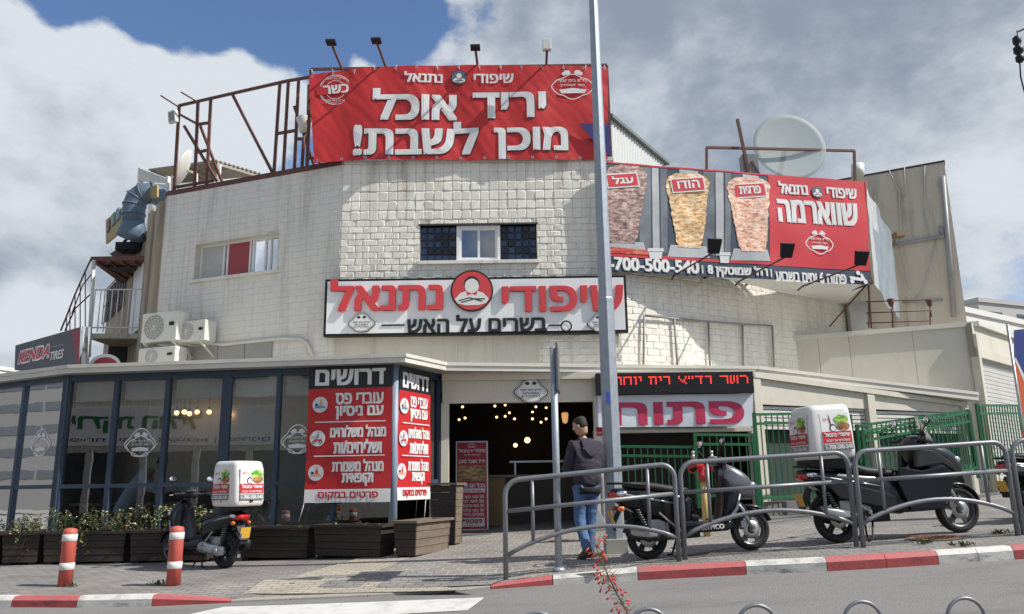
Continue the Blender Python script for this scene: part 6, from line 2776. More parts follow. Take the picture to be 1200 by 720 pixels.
# lamp post with its plinth
pb = hit(722, 650, zwalk)
t = thing('lamp_post', 'tall tapered galvanised lamp post rising out of the top of the view', 'lamp post', pb)
b = MB()
n = 8
b.tube([pb + V((0, 0, -.1)), pb + V((0, 0, 3.4)), pb + V((0, 0, 3.42)), pb + V((0, 0, 9.5))], [.125, .108, .098, .060], 8, smooth=False)
b.build('pole', M_galv, t)
b = MB()
b.box(pb + V((-.19, -.19, -.1)), pb + V((.19, .19, .02)))
b.box(pb + V((-.145, -.145, .02)), pb + V((.145, .145, .20)))
b.build('base_plinth', mat('post_plinth', (.36, .36, .33), .8, var=.15), t, bevel=.01)
b = MB()
top_ = pb + V((0, 0, 9.5))
b.tube([top_, top_ + V((0, -.5, .35)), top_ + V((0, -1.6, .5))], .045, 8)
b.box(top_ + V((-.14, -2.3, .42)), top_ + V((.14, -1.55, .58)))
b.build('lamp_arm', M_galv, t)
b = MB()
b.box(pb + V((-.06, -.118, 1.95)), pb + V((-.02, -.103, 2.1)))
b.build('blue_sticker', mat('blue_sticker', (.03, .08, .45), .5), t)

# road sign seen edge on
ps = hit(655, 670, zwalk)
t = thing('road_sign', 'thin grey sign post with its plate seen edge on', 'sign', ps)
zt_ = P(652, 406, ps.y).z
b = MB()
b.tube([ps + V((0, 0, -.1)), V((ps.x, ps.y, zt_ - .01))], .042, 14)
b.build('post', M_galv, t)
b = MB()
zb_ = P(652, 459, ps.y).z
c = V((ps.x + .05, ps.y, (zt_ + zb_) / 2))
hh = (zt_ - zb_) / 2
F_ = Frame(c, V((.10, 1, 0)))
b.poly(F_, [(-.28, -hh), (.28, -hh), (.28, hh), (-.28, hh)], -.012, .012)
b.build('plate', mat('plate_back', (.12, .13, .14), .5, metal=.3), t)
b = MB()
b.lathe([(.075, 0), (.075, .03), (.05, .05)], 14, 'z', ps)
b.build('foot_collar', M_galv, t)

# menu stand
pm = hit(552, 622, zwalk)
FMn = Frame(V((pm.x, pm.y - .02, 0)), V((1, .06, 0)), V((0, .10, 1)))
rq = FMn.rect(535, 518, 571, 621)
t = thing('menu_stand', 'tall red menu board standing on the ground left of the doorway', 'menu board', pm)
U = lambda x: rq[0] + (rq[2] - rq[0]) * x
Vv = lambda y: rq[3] - (rq[3] - rq[1]) * y
b = MB()
b.fbox(FMn, rq[0] - .02, rq[1] - .02, rq[2] + .02, rq[3] + .02, -.06, 0)
b.build('frame', M_alu, t, bevel=.008)
b = MB()
b.frect(FMn, rq[0] + .01, rq[1] + .01, rq[2] - .01, rq[3] - .01, .003)
b.build('sheet', mat('menu_red', (.42, .018, .03), .5), t)
b = MB()
tx = lambda s, x0_, y0_, x1_, y1_, bo=.04, mi=0: b.text(FMn, s, U(x0_), Vv(y1_), U(x1_), Vv(y0_), .008, mi, bold=bo)
crest(b, FMn, U(.5), Vv(.045), .16, .10, .007, 0, line=.008, text=False)
tx('שיפודי', .57, .085, .95, .125)
tx('נתנאל', .06, .08, .42, .125)
b.disk(FMn, U(.495), Vv(.105), .022, .007, None, 0, n=14)
tx('לקוחות יקרים', .25, .14, .78, .17, .02)
tx('יריד אוכל מוכן', .07, .20, .93, .262)
tx('בכל יום שישי', .07, .475, .93, .53)
b.frect(FMn, U(.08), Vv(.585), U(.92), Vv(.54), .006, 0)
tx('מ-07:00 בבוקר', .15, .58, .85, .548, .03, 1)
for k, s in enumerate(('50 סוגי בשרים', '20 סוגי דגים', '30 סוגי תוספות', '30 סוגי סלטים', 'מאפים ביתיים')):
    tx(s, .12, .615 + k * .05, .88, .65 + k * .05, .03)
b.frect(FMn, U(.1), Vv(.965), U(.9), Vv(.87), .006, 0)
tx('*9089', .17, .878, .83, .935, .05, 1)
tx('ניתן להזמין', .3, .943, .7, .96, .02, 1)
b.build('lettering', [M_prw, MATS['menu_red']], t)
b = MB()
b.frect(FMn, U(.05), Vv(.455), U(.95), Vv(.275), .006)
b.build('food_photo', meat_mat('food_photo', (.10, .05, .02), (.34, .19, .07), (.55, .42, .24)), t)


# planters
def planter(pA, pB, h, label, m=M_brown, mside=None, depth=.46, boards=4, group='dark plank planters', hl=None, soil=True):
    """pA, pB: seen ground points of the front edge; the box runs back from there"""
    A, B = hit(*pA, zwalk), hit(*pB, zwalk)
    u = V((B.x - A.x, B.y - A.y, 0))
    L_ = u.length
    u.normalize()
    z0 = (A.z + B.z) / 2 - .01
    F_ = Frame(V((A.x, A.y, z0)), u)
    t = thing('planter', label, 'planter', F_.pt(L_ / 2, 0, -depth / 2), group)
    b = MB()
    bh = (h - .05) / boards
    tp = .03
    for k in range(boards):
        za, zb = .05 + k * bh, .05 + (k + 1) * bh - .006
        o = .03 * (1 - k / boards)
        b.fbox(F_, o, za, L_ - o, zb, -.03 - o, -o)
        b.fbox(F_, o, za, L_ - o, zb, -depth + o, -depth + .03 + o)
    b.build('front_boards', m, t)
    b = MB()
    for k in range(boards):
        za, zb = .05 + k * bh, .05 + (k + 1) * bh - .006
        o = .03 * (1 - k / boards)
        b.fbox(F_, o, za, o + .028, zb, -depth + .031 + o, -.031 - o)
        b.fbox(F_, L_ - o - .028, za, L_ - o, zb, -depth + .031 + o, -.031 - o)
    b.build('side_boards', mside or m, t)
    b = MB()
    e = .035
    b.fbox(F_, -e, h, L_ + e, h + .035, -.07, e)
    b.fbox(F_, -e, h, L_ + e, h + .035, -depth - e, -depth + .07)
    b.fbox(F_, -e, h + .001, .07, h + .034, -depth + .07, -.07)
    b.fbox(F_, L_ - .07, h + .001, L_ + e, h + .034, -depth + .07, -.07)
    b.build('rim', mside or m, t)
    for uu in (.06, L_ - .16):
        b = MB()
        b.fbox(F_, uu, -.02, uu + .1, .05, -depth + .05, -.04)
        b.build('foot', M_black, t)
    if soil:
        b = MB()
        nx, ny = 10, 5
        for j in range(ny + 1):
            for i in range(nx + 1):
                b.v.append(F_.pt(.03 + (L_ - .06) * i / nx, h - .05 + random.uniform(-.03, .03), -.03 - (depth - .06) * j / ny))
        for j in range(ny):
            for i in range(nx):
                a = j * (nx + 1) + i
                b.f.append((a, a + 1, a + nx + 2, a + nx + 1))
                b.m.append(0)
                b.sm.append(False)
        b.build('soil', mat('dry_soil', (.13, .10, .065), .95, var=.4, scale=14), t)
    return t, F_, L_, h


PLS = []
for a, c, lab in (((-75, 664), (-6, 663.5), 'dark plank planter cut off by the left edge of the view'), ((-2, 663.5), (43, 662.5), 'short dark plank planter at the left edge'), ((47, 662.5), (144, 661), 'dark plank planter behind the left bollard'),
                  ((149, 661), (243, 659.5), 'dark plank planter behind the delivery scooter'), ((278, 658), (360, 656), 'empty dark plank planter right of the delivery scooter'), ((366, 656), (446, 655), 'empty dark plank planter under the front poster')):
    PLS.append(planter(a, c, .47, lab))
planter((460, 655), (487, 654.5), .50, 'dark planter with a pale weathered side at the corner post', M_brown, M_brownl, depth=1.15)
planter((503, 641), (534, 640), .98, 'tall dark planter box standing beside the menu board', M_brown, M_brownl, depth=.36, boards=8, soil=False)


# green fences
def fence(pA, pB, h, label, Y=None, bars=.115, post=.055, two=True, lean=0.0):
    """pA, pB: seen bottom corners with their distance (x, y, Y)"""
    A, B = P(*pA), P(*pB)
    d = V((B.x - A.x, B.y - A.y, 0))
    L_ = d.length
    d.normalize()
    sl = (B.z - A.z) / L_
    nn = V((-d.y, d.x, 0))

    def q(u, v, o=0.0):
        return A + d * u + V((0, 0, sl * u + v)) + nn * (o + lean * v)
    t = thing('green_fence', label, 'fence', (A + B) / 2, 'green metal fence panels')
    for u in (0, L_):
        b = MB()
        b.beam(q(u, -.12), q(u, h + .03), post)
        b.build('post', M_green, t)
    b = MB()
    for v in ([0.08, h - .16, h] if two else [.08, h]):
        b.beam(q(0, v), q(L_, v), .032, .045)
    b.build('rail', M_green, t)
    n = max(2, int(L_ / bars))
    for k in range(1, n):
        b = MB()
        b.beam(q(L_ * k / n, .08), q(L_ * k / n, h), .018)
        b.build('picket', M_green, t)
    return t


fence((722, 582, 14.2), (817, 583, 14.2), .86, 'low green railing across the bay behind the hydrant')
fence((819, 587, 13.75), (888, 587, 13.85), 1.10, 'green fence panel behind the parked scooter with the wing mirror')
fence((892, 590, 13.9), (946, 586, 14.3), 1.50, 'tall green fence panel in front of the white louvres')
fence((948, 586, 14.3), (1006, 582, 14.8), 1.45, 'green fence panel hidden behind the white delivery box')
fence((1012, 572, 14.6), (1143, 549, 15.6), 1.10, 'green gate panel swung open behind the big scooter')
fence((1020, 582, 14.0), (1146, 553, 15.2), 1.10, 'second green gate panel leaning in front of the open one', lean=.02)
fence((1156, 556, 15.6), (1235, 548, 17.4), 1.32, 'tall green fence at the right edge of the view')

# hydrant
hp = hit(789, 614, zwalk)
hp = V((hp.x, 12.2, zwalk(hp.x, 12.2)))
zh = P(790, 546, 12.2).z
t = thing('hydrant', 'red double headed hydrant on a yellow standpipe behind the parked scooter', 'hydrant', hp)
b = MB()
b.tube([hp, V((hp.x, hp.y, zh - .18))], .055, 14)
b.build('standpipe', mat('hydrant_yellow', (.55, .40, .15), .5, var=.12), t)
b = MB()
c = V((hp.x, hp.y, zh))
b.tube([c - V((0, 0, .22)), c - V((0, 0, .16)), c - V((0, 0, .15)), c + V((0, 0, -.02))], [.09, .09, .065, .075], 16)
for s in (-1, 1):
    b.tube([c + V((0, 0, -.05)), c + V((s * .12, -.02, .03)), c + V((s * .16, -.05, .02)), c + V((s * .175, -.13, -.03))], [.07, .075, .075, .07], 14)
    b.tube([c + V((s * .172, -.10, -.02)), c + V((s * .18, -.15, -.045))], .085, 14)
b.build('head', mat('hydrant_red', (.50, .03, .03), .4, var=.1, coat=.3), t)
for s in (-1, 1):
    b = MB()
    b.tube([c + V((s * .14, -.02, .08)), c + V((s * .14, -.02, .17))], [.03, .02], 10)
    b.ball(c + V((s * .14, -.02, .19)), .03, 10, 6)
    b.build('valve', M_alu, t)
    b = MB()
    b.tube([c + V((s * .18, -.148, -.045)), c + V((s * .181, -.152, -.046))], .055, 14)
    b.build('outlet', M_black, t)

# manholes and drain
def manhole(x, y, rx, m, label, square=False):
    p = hit(x, y, zwalk)
    t = thing('manhole_cover', label, 'manhole cover', p)
    b = MB()
    n = 28
    for k, (r0, dz) in enumerate(((rx, .007), (rx * .9, .012))):
        ring_ = []
        for i in range(n):
            a = 2 * math.pi * i / n
            cx, cy = math.cos(a), math.sin(a)
            if square:
                s_ = 1 / max(abs(cx), abs(cy))
                cx, cy = cx * s_, cy * s_
            X, Y = p.x + cx * r0, p.y + cy * r0 * (.8 if square else 1)
            ring_.append(V((X, Y, zwalk(X, Y) + dz)))
        base = len(b.v)
        b.v += ring_
        b.f.append(tuple(range(base, base + n)))
        b.m.append(k)
        b.sm.append(False)
    b.build('cover', [mat('cover_rim', (.12, .11, .10), .8), m], t, fix=False)
    b = MB()
    for i in range(-4, 5) if not square else ():
        for j in range(-4, 5):
            X, Y = p.x + i * rx * .17, p.y + j * rx * .17 * (.8 if square else 1)
            if square or i * i + j * j < 17:
                z = zwalk(X, Y) + .012
                b.box((X - rx * .05, Y - rx * .05, z - .004), (X + rx * .05, Y + rx * .05, z + .005))
    if b.v:
        b.build('tread_pattern', m, t)
    else:
        b.box(p + V((-.03, -.03, .008)), p + V((.03, .03, .016)))
        b.build('lifting_eye', m, t)


manhole(1096, 631, .34, mat('rusty_cover', (.24, .13, .085), .85, var=.3, scale=8), 'rusty round manhole cover in front of the big scooter')
manhole(343, 685, .33, mat('iron_cover', (.075, .07, .065), .7, var=.3, scale=8), 'dark square manhole cover on the pavement near the crossing', True)
manhole(655, 634, .16, mat('rusty_small_cover', (.20, .11, .075), .85, var=.3), 'small rusty drain cover behind the leftmost railing', True)

# feather banner at the right edge
p0 = P(1197, 560, 11.5)
t = thing('advertising_flag', 'blue flag with an orange and white curve at the right edge', 'flag', V((p0.x + .15, p0.y, zwalk(p0.x, p0.y))))
F_ = Frame(V((0, p0.y, 0)), V((1, .08, 0)))
b = MB()
o_ = [F_.uv(x, y) for x, y in ((1188.5, 387), (1250, 380), (1250, 480), (1205, 520), (1197, 470), (1189, 422))]
b.poly(F_, o_[::-1], -.01, 0)
b.build('cloth', mat('flag_blue', (.02, .045, .22), .6), t)
b = MB()
b.poly(F_, [F_.uv(x, y) for x, y in ((1189, 417), (1192, 430), (1199, 446), (1212, 470), (1212, 512), (1197, 512), (1196, 470), (1189, 440))][::-1], .002, .004)
b.build('orange_stripe', mat('flag_orange', (.62, .13, .03), .6), t)
b = MB()
b.poly(F_, [F_.uv(x, y) for x, y in ((1188.5, 421), (1190, 419), (1200, 440), (1212, 458), (1212, 466), (1199, 446))][::-1], .005, .006)
b.build('white_stripe', M_prw, t)
b = MB()
q = V((p0.x + .15, p0.y + .03, zwalk(p0.x, p0.y)))
b.tube([q, V((q.x, q.y, P(1197, 380, p0.y).z))], .02, 8)
b.build('flag_pole', M_alu, t)
b = MB()
b.box(q + V((-.2, -.2, 0)), q + V((.2, .2, .06)))
b.build('foot_plate', M_black, t, bevel=.01)

# bow-topped railing on the near side, only its tops in view
Yn = 4.15
A, B = P(520, 722, Yn), P(1330, 694, Yn + .35)
d = (B - A)
L2 = d.xy.length
dn = d / L2
t = thing('bow_top_railing', 'grey bow topped railing on the near pavement, only its arches in view at the bottom', 'railing', V((A.x + L2 / 2, Yn, znear(A.x + L2 / 2, Yn))))
cx0 = (P(765, 717, Yn) - A).dot(dn)
sp_ = (P(1121, 704, Yn + .25) - P(1000, 709, Yn + .2)).length
k = -2
b = MB()
for k in range(-2, 7):
    u = cx0 + k * sp_
    c = A + dn * u
    gz = znear(c.x, c.y)
    pts = []
    r_ = .105
    top_ = c.z + .012 * (k > 0)
    pts.append(V((c.x - r_ * dn.x, c.y, gz)))
    for i in range(15):
        a = math.pi * i / 14
        pts.append(c + V((dn.x, dn.y, 0)) * (-r_ * math.cos(a)) + V((0, 0, -r_ + r_ * math.sin(a))))
    pts.append(V((c.x + r_ * dn.x, c.y, gz)))
    bb = MB()
    bb.tube(pts, .010, 8)
    bb.build('hoop', M_railp, t)
for dz in (-.34, -.82):
    b.tube([A + V((0, 0, dz)), B + V((0, 0, dz))], .016, 8)
b.build('rail', M_railp, t)
# ================================================================== scooters
M_plastic = mat('dark_grey_plastic', (.013, .013, .015), .6, var=.2, scale=8)
M_silver = mat('silver_trim', (.36, .37, .39), .35, metal=.6, var=.1)
M_seat = mat('black_vinyl_seat', (.016, .016, .017), .6, var=.2, bump=.15, bscale=120)
M_navy = mat('navy_gloss_paint', (.010, .013, .024), .2, var=.1, coat=.7)
M_taill = mat('tail_light_red', (.45, .01, .012), .15, var=.1, coat=.6)
M_amber = mat('amber_lens', (.70, .17, .02), .2, var=.05, coat=.5)
M_plate = mat('yellow_number_plate', (.62, .36, .04), .45, var=.06)
M_mirr = mat('mirror_glass', (.82, .86, .9), .04, metal=1.0, var=0)
M_boxw = mat('white_box_plastic', (.70, .69, .66), .38, var=.04, scale=2, dirt=(.42, .40, .36), dfac=.25)
M_exh = mat('exhaust_steel', (.25, .245, .235), .4, metal=.7, var=.2, scale=10)
M_screen = glass_mat('smoked_screen', (.42, .45, .43), .06)
M_salad = meat_mat('salad_print', (.03, .14, .02), (.12, .36, .03), (.45, .6, .12))
M_burger = meat_mat('burger_print', (.06, .02, .008), (.30, .12, .03), (.55, .32, .12))
XA, YA, ZA = V((1, 0, 0)), V((0, 1, 0)), V((0, 0, 1))


def wheel(parent, cx, R_, w_, name):
    b = MB()
    c = (cx, 0, R_)
    h = w_ / 2
    b.lathe([(R_ - .072, -h * .72), (R_ - .045, -h), (R_ - .02, -h * .86), (R_ - .004, -h * .5), (R_, 0), (R_ - .004, h * .5), (R_ - .02, h * .86), (R_ - .045, h), (R_ - .072, h * .72)], 40, 'y', c, cap=False)
    wh = b.build(name, M_rubber, parent)
    b = MB()
    r1 = R_ - .068
    b.lathe([(r1 + .004, -h * .74), (r1 - .02, -h * .62), (r1 - .02, h * .62), (r1 + .004, h * .74)], 36, 'y', c, cap=False)
    for k in range(5):
        a = 2 * math.pi * k / 5 + .3
        for s in (-.10, .10):
            d0 = V((math.cos(a + s * 2.2), 0, math.sin(a + s * 2.2)))
            d1 = V((math.cos(a + s), 0, math.sin(a + s)))
            b.beam(V(c) + d0 * .035, V(c) + d1 * (r1 - .012), .026, .034)
    b.lathe([(.032, -h * .9), (.036, -h * .5), (.036, h * .5), (.032, h * .9)], 18, 'y', c)
    b.build('rim', mat('dark_alloy', (.12, .12, .125), .4, metal=.6, var=.2) if cx else M_plastic, wh)
    b = MB()
    b.lathe([(.05, -h * .92), (.105, -h * .92), (.105, -h * .86), (.05, -h * .86)], 30, 'y', c, cap=False)
    b.build('brake_disc', M_alu, wh)
    return wh


def fender(b, cx, R_, w_, a0, a1, gap=.03, mi=0):
    secs = []
    n = 10
    for k in range(n + 1):
        a = a0 + (a1 - a0) * k / n
        d = V((math.cos(a), 0, math.sin(a)))
        taper = 1 - .35 * abs(2 * k / n - 1) ** 3
        secs.append((V((cx, 0, R_)) + d * (R_ + gap), YA * (w_ / 2 * taper), d * .022))
    b.loft(secs, 14, mi, e=2.2)


def mirror_arm(parent, p0, p1, side, tilt=0.25):
    b = MB()
    mid = (p0 + p1) / 2 + V((-.03, side * .05, .02))
    b.tube([p0, mid, p1 - V((0, 0, .05))], .008, 7)
    o = b.build('mirror', M_black, parent)
    b = MB()
    ax = V((-1, side * -.15, tilt)).normalized()
    u = ax.cross(ZA).normalized()
    v = u.cross(ax)
    b.loft([(p1 + ax * -.035, u * .025, v * .018), (p1 + ax * -.022, u * .062, v * .040), (p1, u * .072, v * .046), (p1 + ax * .004, u * .069, v * .043)], 18, 0, 2.4)
    b.build('mirror_shell', M_black, o)
    b = MB()
    b.loft([(p1 + ax * .0045, u * .065, v * .040), (p1 + ax * .006, u * .064, v * .039)], 18, 0, 2.4)
    b.build('mirror_glass', M_mirr, o)


def delivery_box(parent, x0, x1, hw, z0, z1):
    """big white insulated box, labels on the rear and both sides"""
    xc, zc = (x0 + x1) / 2, (z0 + z1) / 2
    hx, hz = (x1 - x0) / 2, (z1 - z0) / 2
    b = MB()
    e = 7
    b.loft([(V((xc, 0, z0)), XA * hx * .90, YA * hw * .90), (V((xc, 0, z0 + .02)), XA * hx * .97, YA * hw * .97), (V((xc, 0, z0 + .08)), XA * hx, YA * hw), (V((xc + .01, 0, z0 + (z1 - z0) * .55)), XA * hx * .985, YA * hw * .985),
            (V((xc + .02, 0, z1 - .07)), XA * hx * .93, YA * hw * .94), (V((xc + .02, 0, z1 - .02)), XA * hx * .88, YA * hw * .89), (V((xc + .02, 0, z1)), XA * hx * .78, YA * hw * .78)], 40, 0, e)
    bx = b.build('delivery_box', M_boxw, parent)
    b = MB()
    xs_ = x0 + (x1 - x0) * .40
    pts = []
    for k in range(33):
        t_ = math.pi * k / 32
        yy = -math.cos(t_)
        zz = math.sin(t_)
        yy = math.copysign(abs(yy) ** .28, yy) * hw * .985
        zz = abs(zz) ** .28
        pts.append(V((xs_ + .07 * (1 - zz) + .02, yy * (1.008 - .055 * max(0, zz - .6) / .4), z0 + .06 + (z1 - z0 - .06 + .004) * zz)))
    b.tube(pts, .0065, 6)
    b.build('lid_seam', M_black, bx)
    b = MB()
    b.box((x0 - .008, -.03, z0 + .06), (x0 + .01, .03, z0 + .11))
    b.build('latch', M_black, bx)
    # stickers
    for (F_, w_, nm) in ((Frame((x0 + hx * .005, hw * .0, 0), (0, -1, 0)), hw * 1.5, 'rear'), (Frame((xc + .05, -hw, 0), (1, 0, 0)), hx * 1.25, 'right'), (Frame((xc + .05, hw, 0), (-1, 0, 0)), hx * 1.25, 'left')):
        tl = R(3)
        za, zb = z0 + .09, z1 - .10
        hh = zb - za
        F2 = Frame(F_.o + V((0, 0, za)), F_.u, V((0, 0, 1)) - F_.n * .055)
        d = .016
        u0, u1 = -w_ / 2, w_ / 2
        q = []
        lab = MB()
        lab.fbox(F2, u0, hh * .0, u1, hh, .004, d - .004, 1)
        lab.fbox(F2, u0, hh * .20, u1, hh * .50, .004, d, 0)
        lab.fbox(F2, u0, 0, u1, hh * .17, .004, d, 3)
        lab.text(F2, 'שיפודי נתנאל', u0 + .02, hh * .36, u1 - .02, hh * .48, d + .002, 1, bold=.06)
        lab.text(F2, 'משלוחים עד הבית', u0 + .03, hh * .23, u1 - .03, hh * .30, d + .002, 1, bold=.03)
        lab.text(F2, '1-700-500-540', u0 + .01, hh * .03, u1 - .01, hh * .14, d + .002, 1, bold=.05)
        lab.disk(F2, u0 + w_ * .40, hh * .60, w_ * .12, d + .001, None, 2, n=18)
        lab.disk(F2, u0 + w_ * .40, hh * .585, w_ * .09, d + .002, None, 1, n=18)
        lab.text(F2, 'כשר', u0 + w_ * .06, hh * .80, u0 + w_ * .34, hh * .86, d + .001, 0, bold=.0, shear=.3)
        lab.build('label', [M_red, M_prw, M_prk, mat('grey_print', (.16, .16, .17), .5)], bx)
        pic = MB()
        pts = [(u0 + w_ * (.72 + .25 * math.cos(a) * (1 + .1 * math.sin(5 * a))), hh * (.80 + .14 * math.sin(a) * (1 + .1 * math.cos(7 * a)))) for a in (2 * math.pi * k / 22 for k in range(22))]
        pic.poly(F2, pts, d + .001, None, 0)
        pts = [(u0 + w_ * (.76 + .22 * math.cos(a)), hh * (.63 + .11 * math.sin(a))) for a in (2 * math.pi * k / 22 for k in range(22))]
        pic.poly(F2, pts, d + .002, None, 1)
        pic.build('food_picture', [M_salad, M_burger], bx)


def plate(parent, x, z, tilt=.2):
    F_ = Frame((x, 0, z), (0, -1, 0), (.0 - tilt, 0, 1))
    b = MB()
    b.fbox(F_, -.085, -.075, .085, .075, -.006, 0)
    p = b.build('number_plate', M_plate, parent)
    b = MB()
    b.frect(F_, -.083, -.07, -.055, -.01, .002)
    b.build('plate_strip', mat('plate_blue', (.03, .08, .4), .5), p)
    b = MB()
    b.fbox(F_, -.06, -.16, .06, -.075, -.01, -.004)
    b.build('mud_flap', M_plastic, parent)


def scooter(style, label, group='parked scooters'):
    big = style == 'maxi'
    WB = 1.52 if big else 1.27
    R_ = .265 if big else .24
    s = thing('scooter', label, 'scooter', (0, 0, 0), group)
    paint = {'sport': M_blackgl, 'delivery': M_blackgl, 'maxi': mat('charcoal_paint', (.008, .009, .013), .32, var=.12, coat=.2, spec=.35)}[style]
    wheel(s, 0, R_, .13 if big else .115, 'rear_wheel')
    wheel(s, WB, R_, .12 if big else .10, 'front_wheel')
    # --- tail and seat carrier
    b = MB()
    k = 1.0
    if style == 'sport':
        secs = [(-.40, .80, .05, .035), (-.34, .775, .10, .065), (-.22, .73, .135, .10), (-.05, .68, .155, .13), (.14, .63, .16, .15), (.32, .58, .155, .17), (.46, .53, .14, .17), (.56, .48, .12, .14)]
        secs = [(x, z - .025, w_ * 1.06, h_ * 1.22) for x, z, w_, h_ in secs]
    elif style == 'delivery':
        secs = [(-.38, .74, .05, .04), (-.32, .725, .10, .07), (-.20, .70, .13, .10), (-.02, .66, .15, .13), (.16, .61, .155, .15), (.34, .56, .15, .16), (.50, .50, .13, .15)]
    else:
        secs = [(-.40, .80, .06, .04), (-.33, .77, .12, .08), (-.18, .72, .16, .12), (.04, .66, .18, .15), (.28, .60, .19, .19), (.52, .54, .19, .22), (.74, .46, .18, .20), (.88, .38, .17, .14)]
    b.loft([(V((x, 0, z)), YA * w_, V((.25, 0, 1)).normalized() * h_) for x, z, w_, h_ in secs], 20, 0, 2.8)
    body = b.build('body', paint, s, subsurf=1)
    # accent strips on the sides
    b = MB()
    for sd in (-1, 1):
        i0, i1 = 1, len(secs) - 3
        pts = [V((x, sd * (w_ + .003), z + h_ * .25)) for x, z, w_, h_ in secs[i0:i1 + 1]]
        b.tube(pts, [.004] + [.013] * (len(pts) - 2) + [.004], 8)
    b.build('side_strip', M_silver, body)
    # seat
    b = MB()
    if big:
        ss = [(-.26, .88, .10, .03), (-.18, .895, .15, .05), (.02, .875, .17, .055), (.20, .85, .175, .06), (.30, .80, .175, .06), (.42, .765, .175, .055), (.60, .755, .16, .05), (.74, .73, .12, .045), (.80, .70, .08, .03)]
    else:
        ss = [(-.24, .835, .08, .025), (-.18, .845, .12, .04), (.0, .825, .14, .05), (.16, .80, .145, .052), (.26, .77, .145, .05), (.40, .755, .13, .05), (.52, .735, .10, .045), (.57, .71, .07, .03)]
        if style == 'delivery':
            ss = [(x, z - .06, w_, h_) for x, z, w_, h_ in ss]
    b.loft([(V((x, 0, z)), YA * w_, ZA * h_) for x, z, w_, h_ in ss], 18, 0, 3)
    b.build('seat', M_seat, s, subsurf=1)
    # grab rail or rack
    b = MB()
    zr = .86 if big else (.86 if style == 'sport' else .80)
    pts = [V((.0, -.13, zr - .02)), V((-.22, -.14, zr + .01)), V((-.38, -.10, zr + .02)), V((-.42, 0, zr + .02)), V((-.38, .10, zr + .02)), V((-.22, .14, zr + .01)), V((.0, .13, zr - .02))]
    b.tube(pts, .014, 8)
    if style != 'sport':
        for x in (-.34, -.2, -.06):
            b.beam((x, -.14, zr + .015), (x, .14, zr + .015), .025, .012)
    b.build('rear_rack', M_plastic, s)
    # swing unit: engine case on the left, silencer on the right
    b = MB()
    b.loft([(V((-.10, .10, R_ + .01)), YA * .035, ZA * .055), (V((0, .115, R_ + .01)), YA * .05, ZA * .085), (V((.18, .12, R_ + .03)), YA * .055, ZA * .075), (V((.36, .12, R_ + .05)), YA * .055, ZA * .085), (V((.48, .11, R_ + .06)), YA * .04, ZA * .07), (V((.52, .10, R_ + .06)), YA * .02, ZA * .04)], 16, 0, 2.6)
    eng = b.build('engine_case', M_alu if style == 'delivery' else M_plastic, s)
    b = MB()
    for x, z, r_ in ((.02, R_ + .01, .055), (.36, R_ + .05, .06)):
        b.lathe([(r_, .168), (r_ * .9, .185), (.004, .188)], 18, 'y', (x, 0, z))
    b.box((.02, -.10, R_ + .06), (.42, .09, R_ + .20))
    b.build('engine_cover', M_silver, eng)
    b = MB()
    b.loft([(V((-.30, -.17, R_ + .10)), YA * .035, ZA * .05), (V((-.26, -.172, R_ + .09)), YA * .055, ZA * .075), (V((-.05, -.172, R_ + .05)), YA * .058, ZA * .078), (V((.12, -.165, R_ + .02)), YA * .05, ZA * .062), (V((.22, -.15, R_)), YA * .025, ZA * .03), (V((.42, -.10, R_ - .03)), YA * .02, ZA * .02)], 16, 0, 2.4)
    ex = b.build('exhaust', M_plastic, s)
    b = MB()
    b.loft([(V((-.26, -.215, R_ + .10)), YA * .018, ZA * .03), (V((-.22, -.225, R_ + .095)), YA * .014, ZA * .048), (V((-.04, -.226, R_ + .06)), YA * .013, ZA * .045), (V((.05, -.218, R_ + .04)), YA * .012, ZA * .02)], 14, 0, 2.4)
    b.build('heat_shield', M_silver, ex)
    b = MB()
    fender(b, 0, R_, .15, R(35), R(165), .035)
    b.tube([V((-.02, .10, R_)), V((-.16, .11, .66))], .022, 10)
    b.tube([V((-.02, -.11, R_ + .02)), V((-.14, -.11, .66))], .022, 10)
    b.beam((-.28, 0, .62), (-.40, 0, .40), .14, .02)
    b.build('rear_mudguard', M_plastic, s)
    plate(s, -.415, .50)
    b = MB()
    zt = secs[1][1]
    x_ = secs[1][0]
    b.loft([(V((x_ - .075, 0, zt - .005)), YA * .06, ZA * .025), (V((x_ - .05, 0, zt - .01)), YA * .10, ZA * .042), (V((x_ + .03, 0, zt - .01)), YA * .118, ZA * .05), (V((x_ + .12, 0, zt - .01)), YA * .128, ZA * .04)], 18, 0, 2.6)
    b.build('tail_light', M_taill, s)
    for sd in (-1, 1):
        b = MB()
        b.ball((x_ + .02, sd * .135, zt - (.16 if style == 'sport' else .09)), (.045, .025, .03), 12, 8)
        b.build('indicator', M_amber, s)
        b = MB()
        b.ball((x_ + .05, sd * .125, zt + .01), (.07, .02, .032), 12, 8)
        b.build('tail_lens', M_chrome, s)
    # floor board with its side skirts
    b = MB()
    x0, x1 = (.55, WB - .34) if not big else (.70, WB - .38)
    zf = .33 if not big else .36
    b.loft([(V((x0 - .30, 0, zf + .02)), YA * .13, ZA * .07), (V((x0 - .08, 0, zf + .01)), YA * .165, ZA * .075), (V((x0 + .12, 0, zf - .02)), YA * .175, ZA * .06), (V((x1, 0, zf - .02)), YA * .178, ZA * .06), (V((x1 + .10, 0, zf + .02)), YA * .16, ZA * .07)], 18, 0, 4)
    fl = b.build('floorboard', paint if not big else M_plastic, s)
    if big:
        b = MB()
        b.loft([(V((x0 - .05, 0, .48)), YA * .10, ZA * .14), (V((x0 + .2, 0, .46)), YA * .10, ZA * .14), (V((x1 + .05, 0, .50)), YA * .12, ZA * .20)], 14, 0, 3)
        b.build('centre_tunnel', M_plastic, fl)
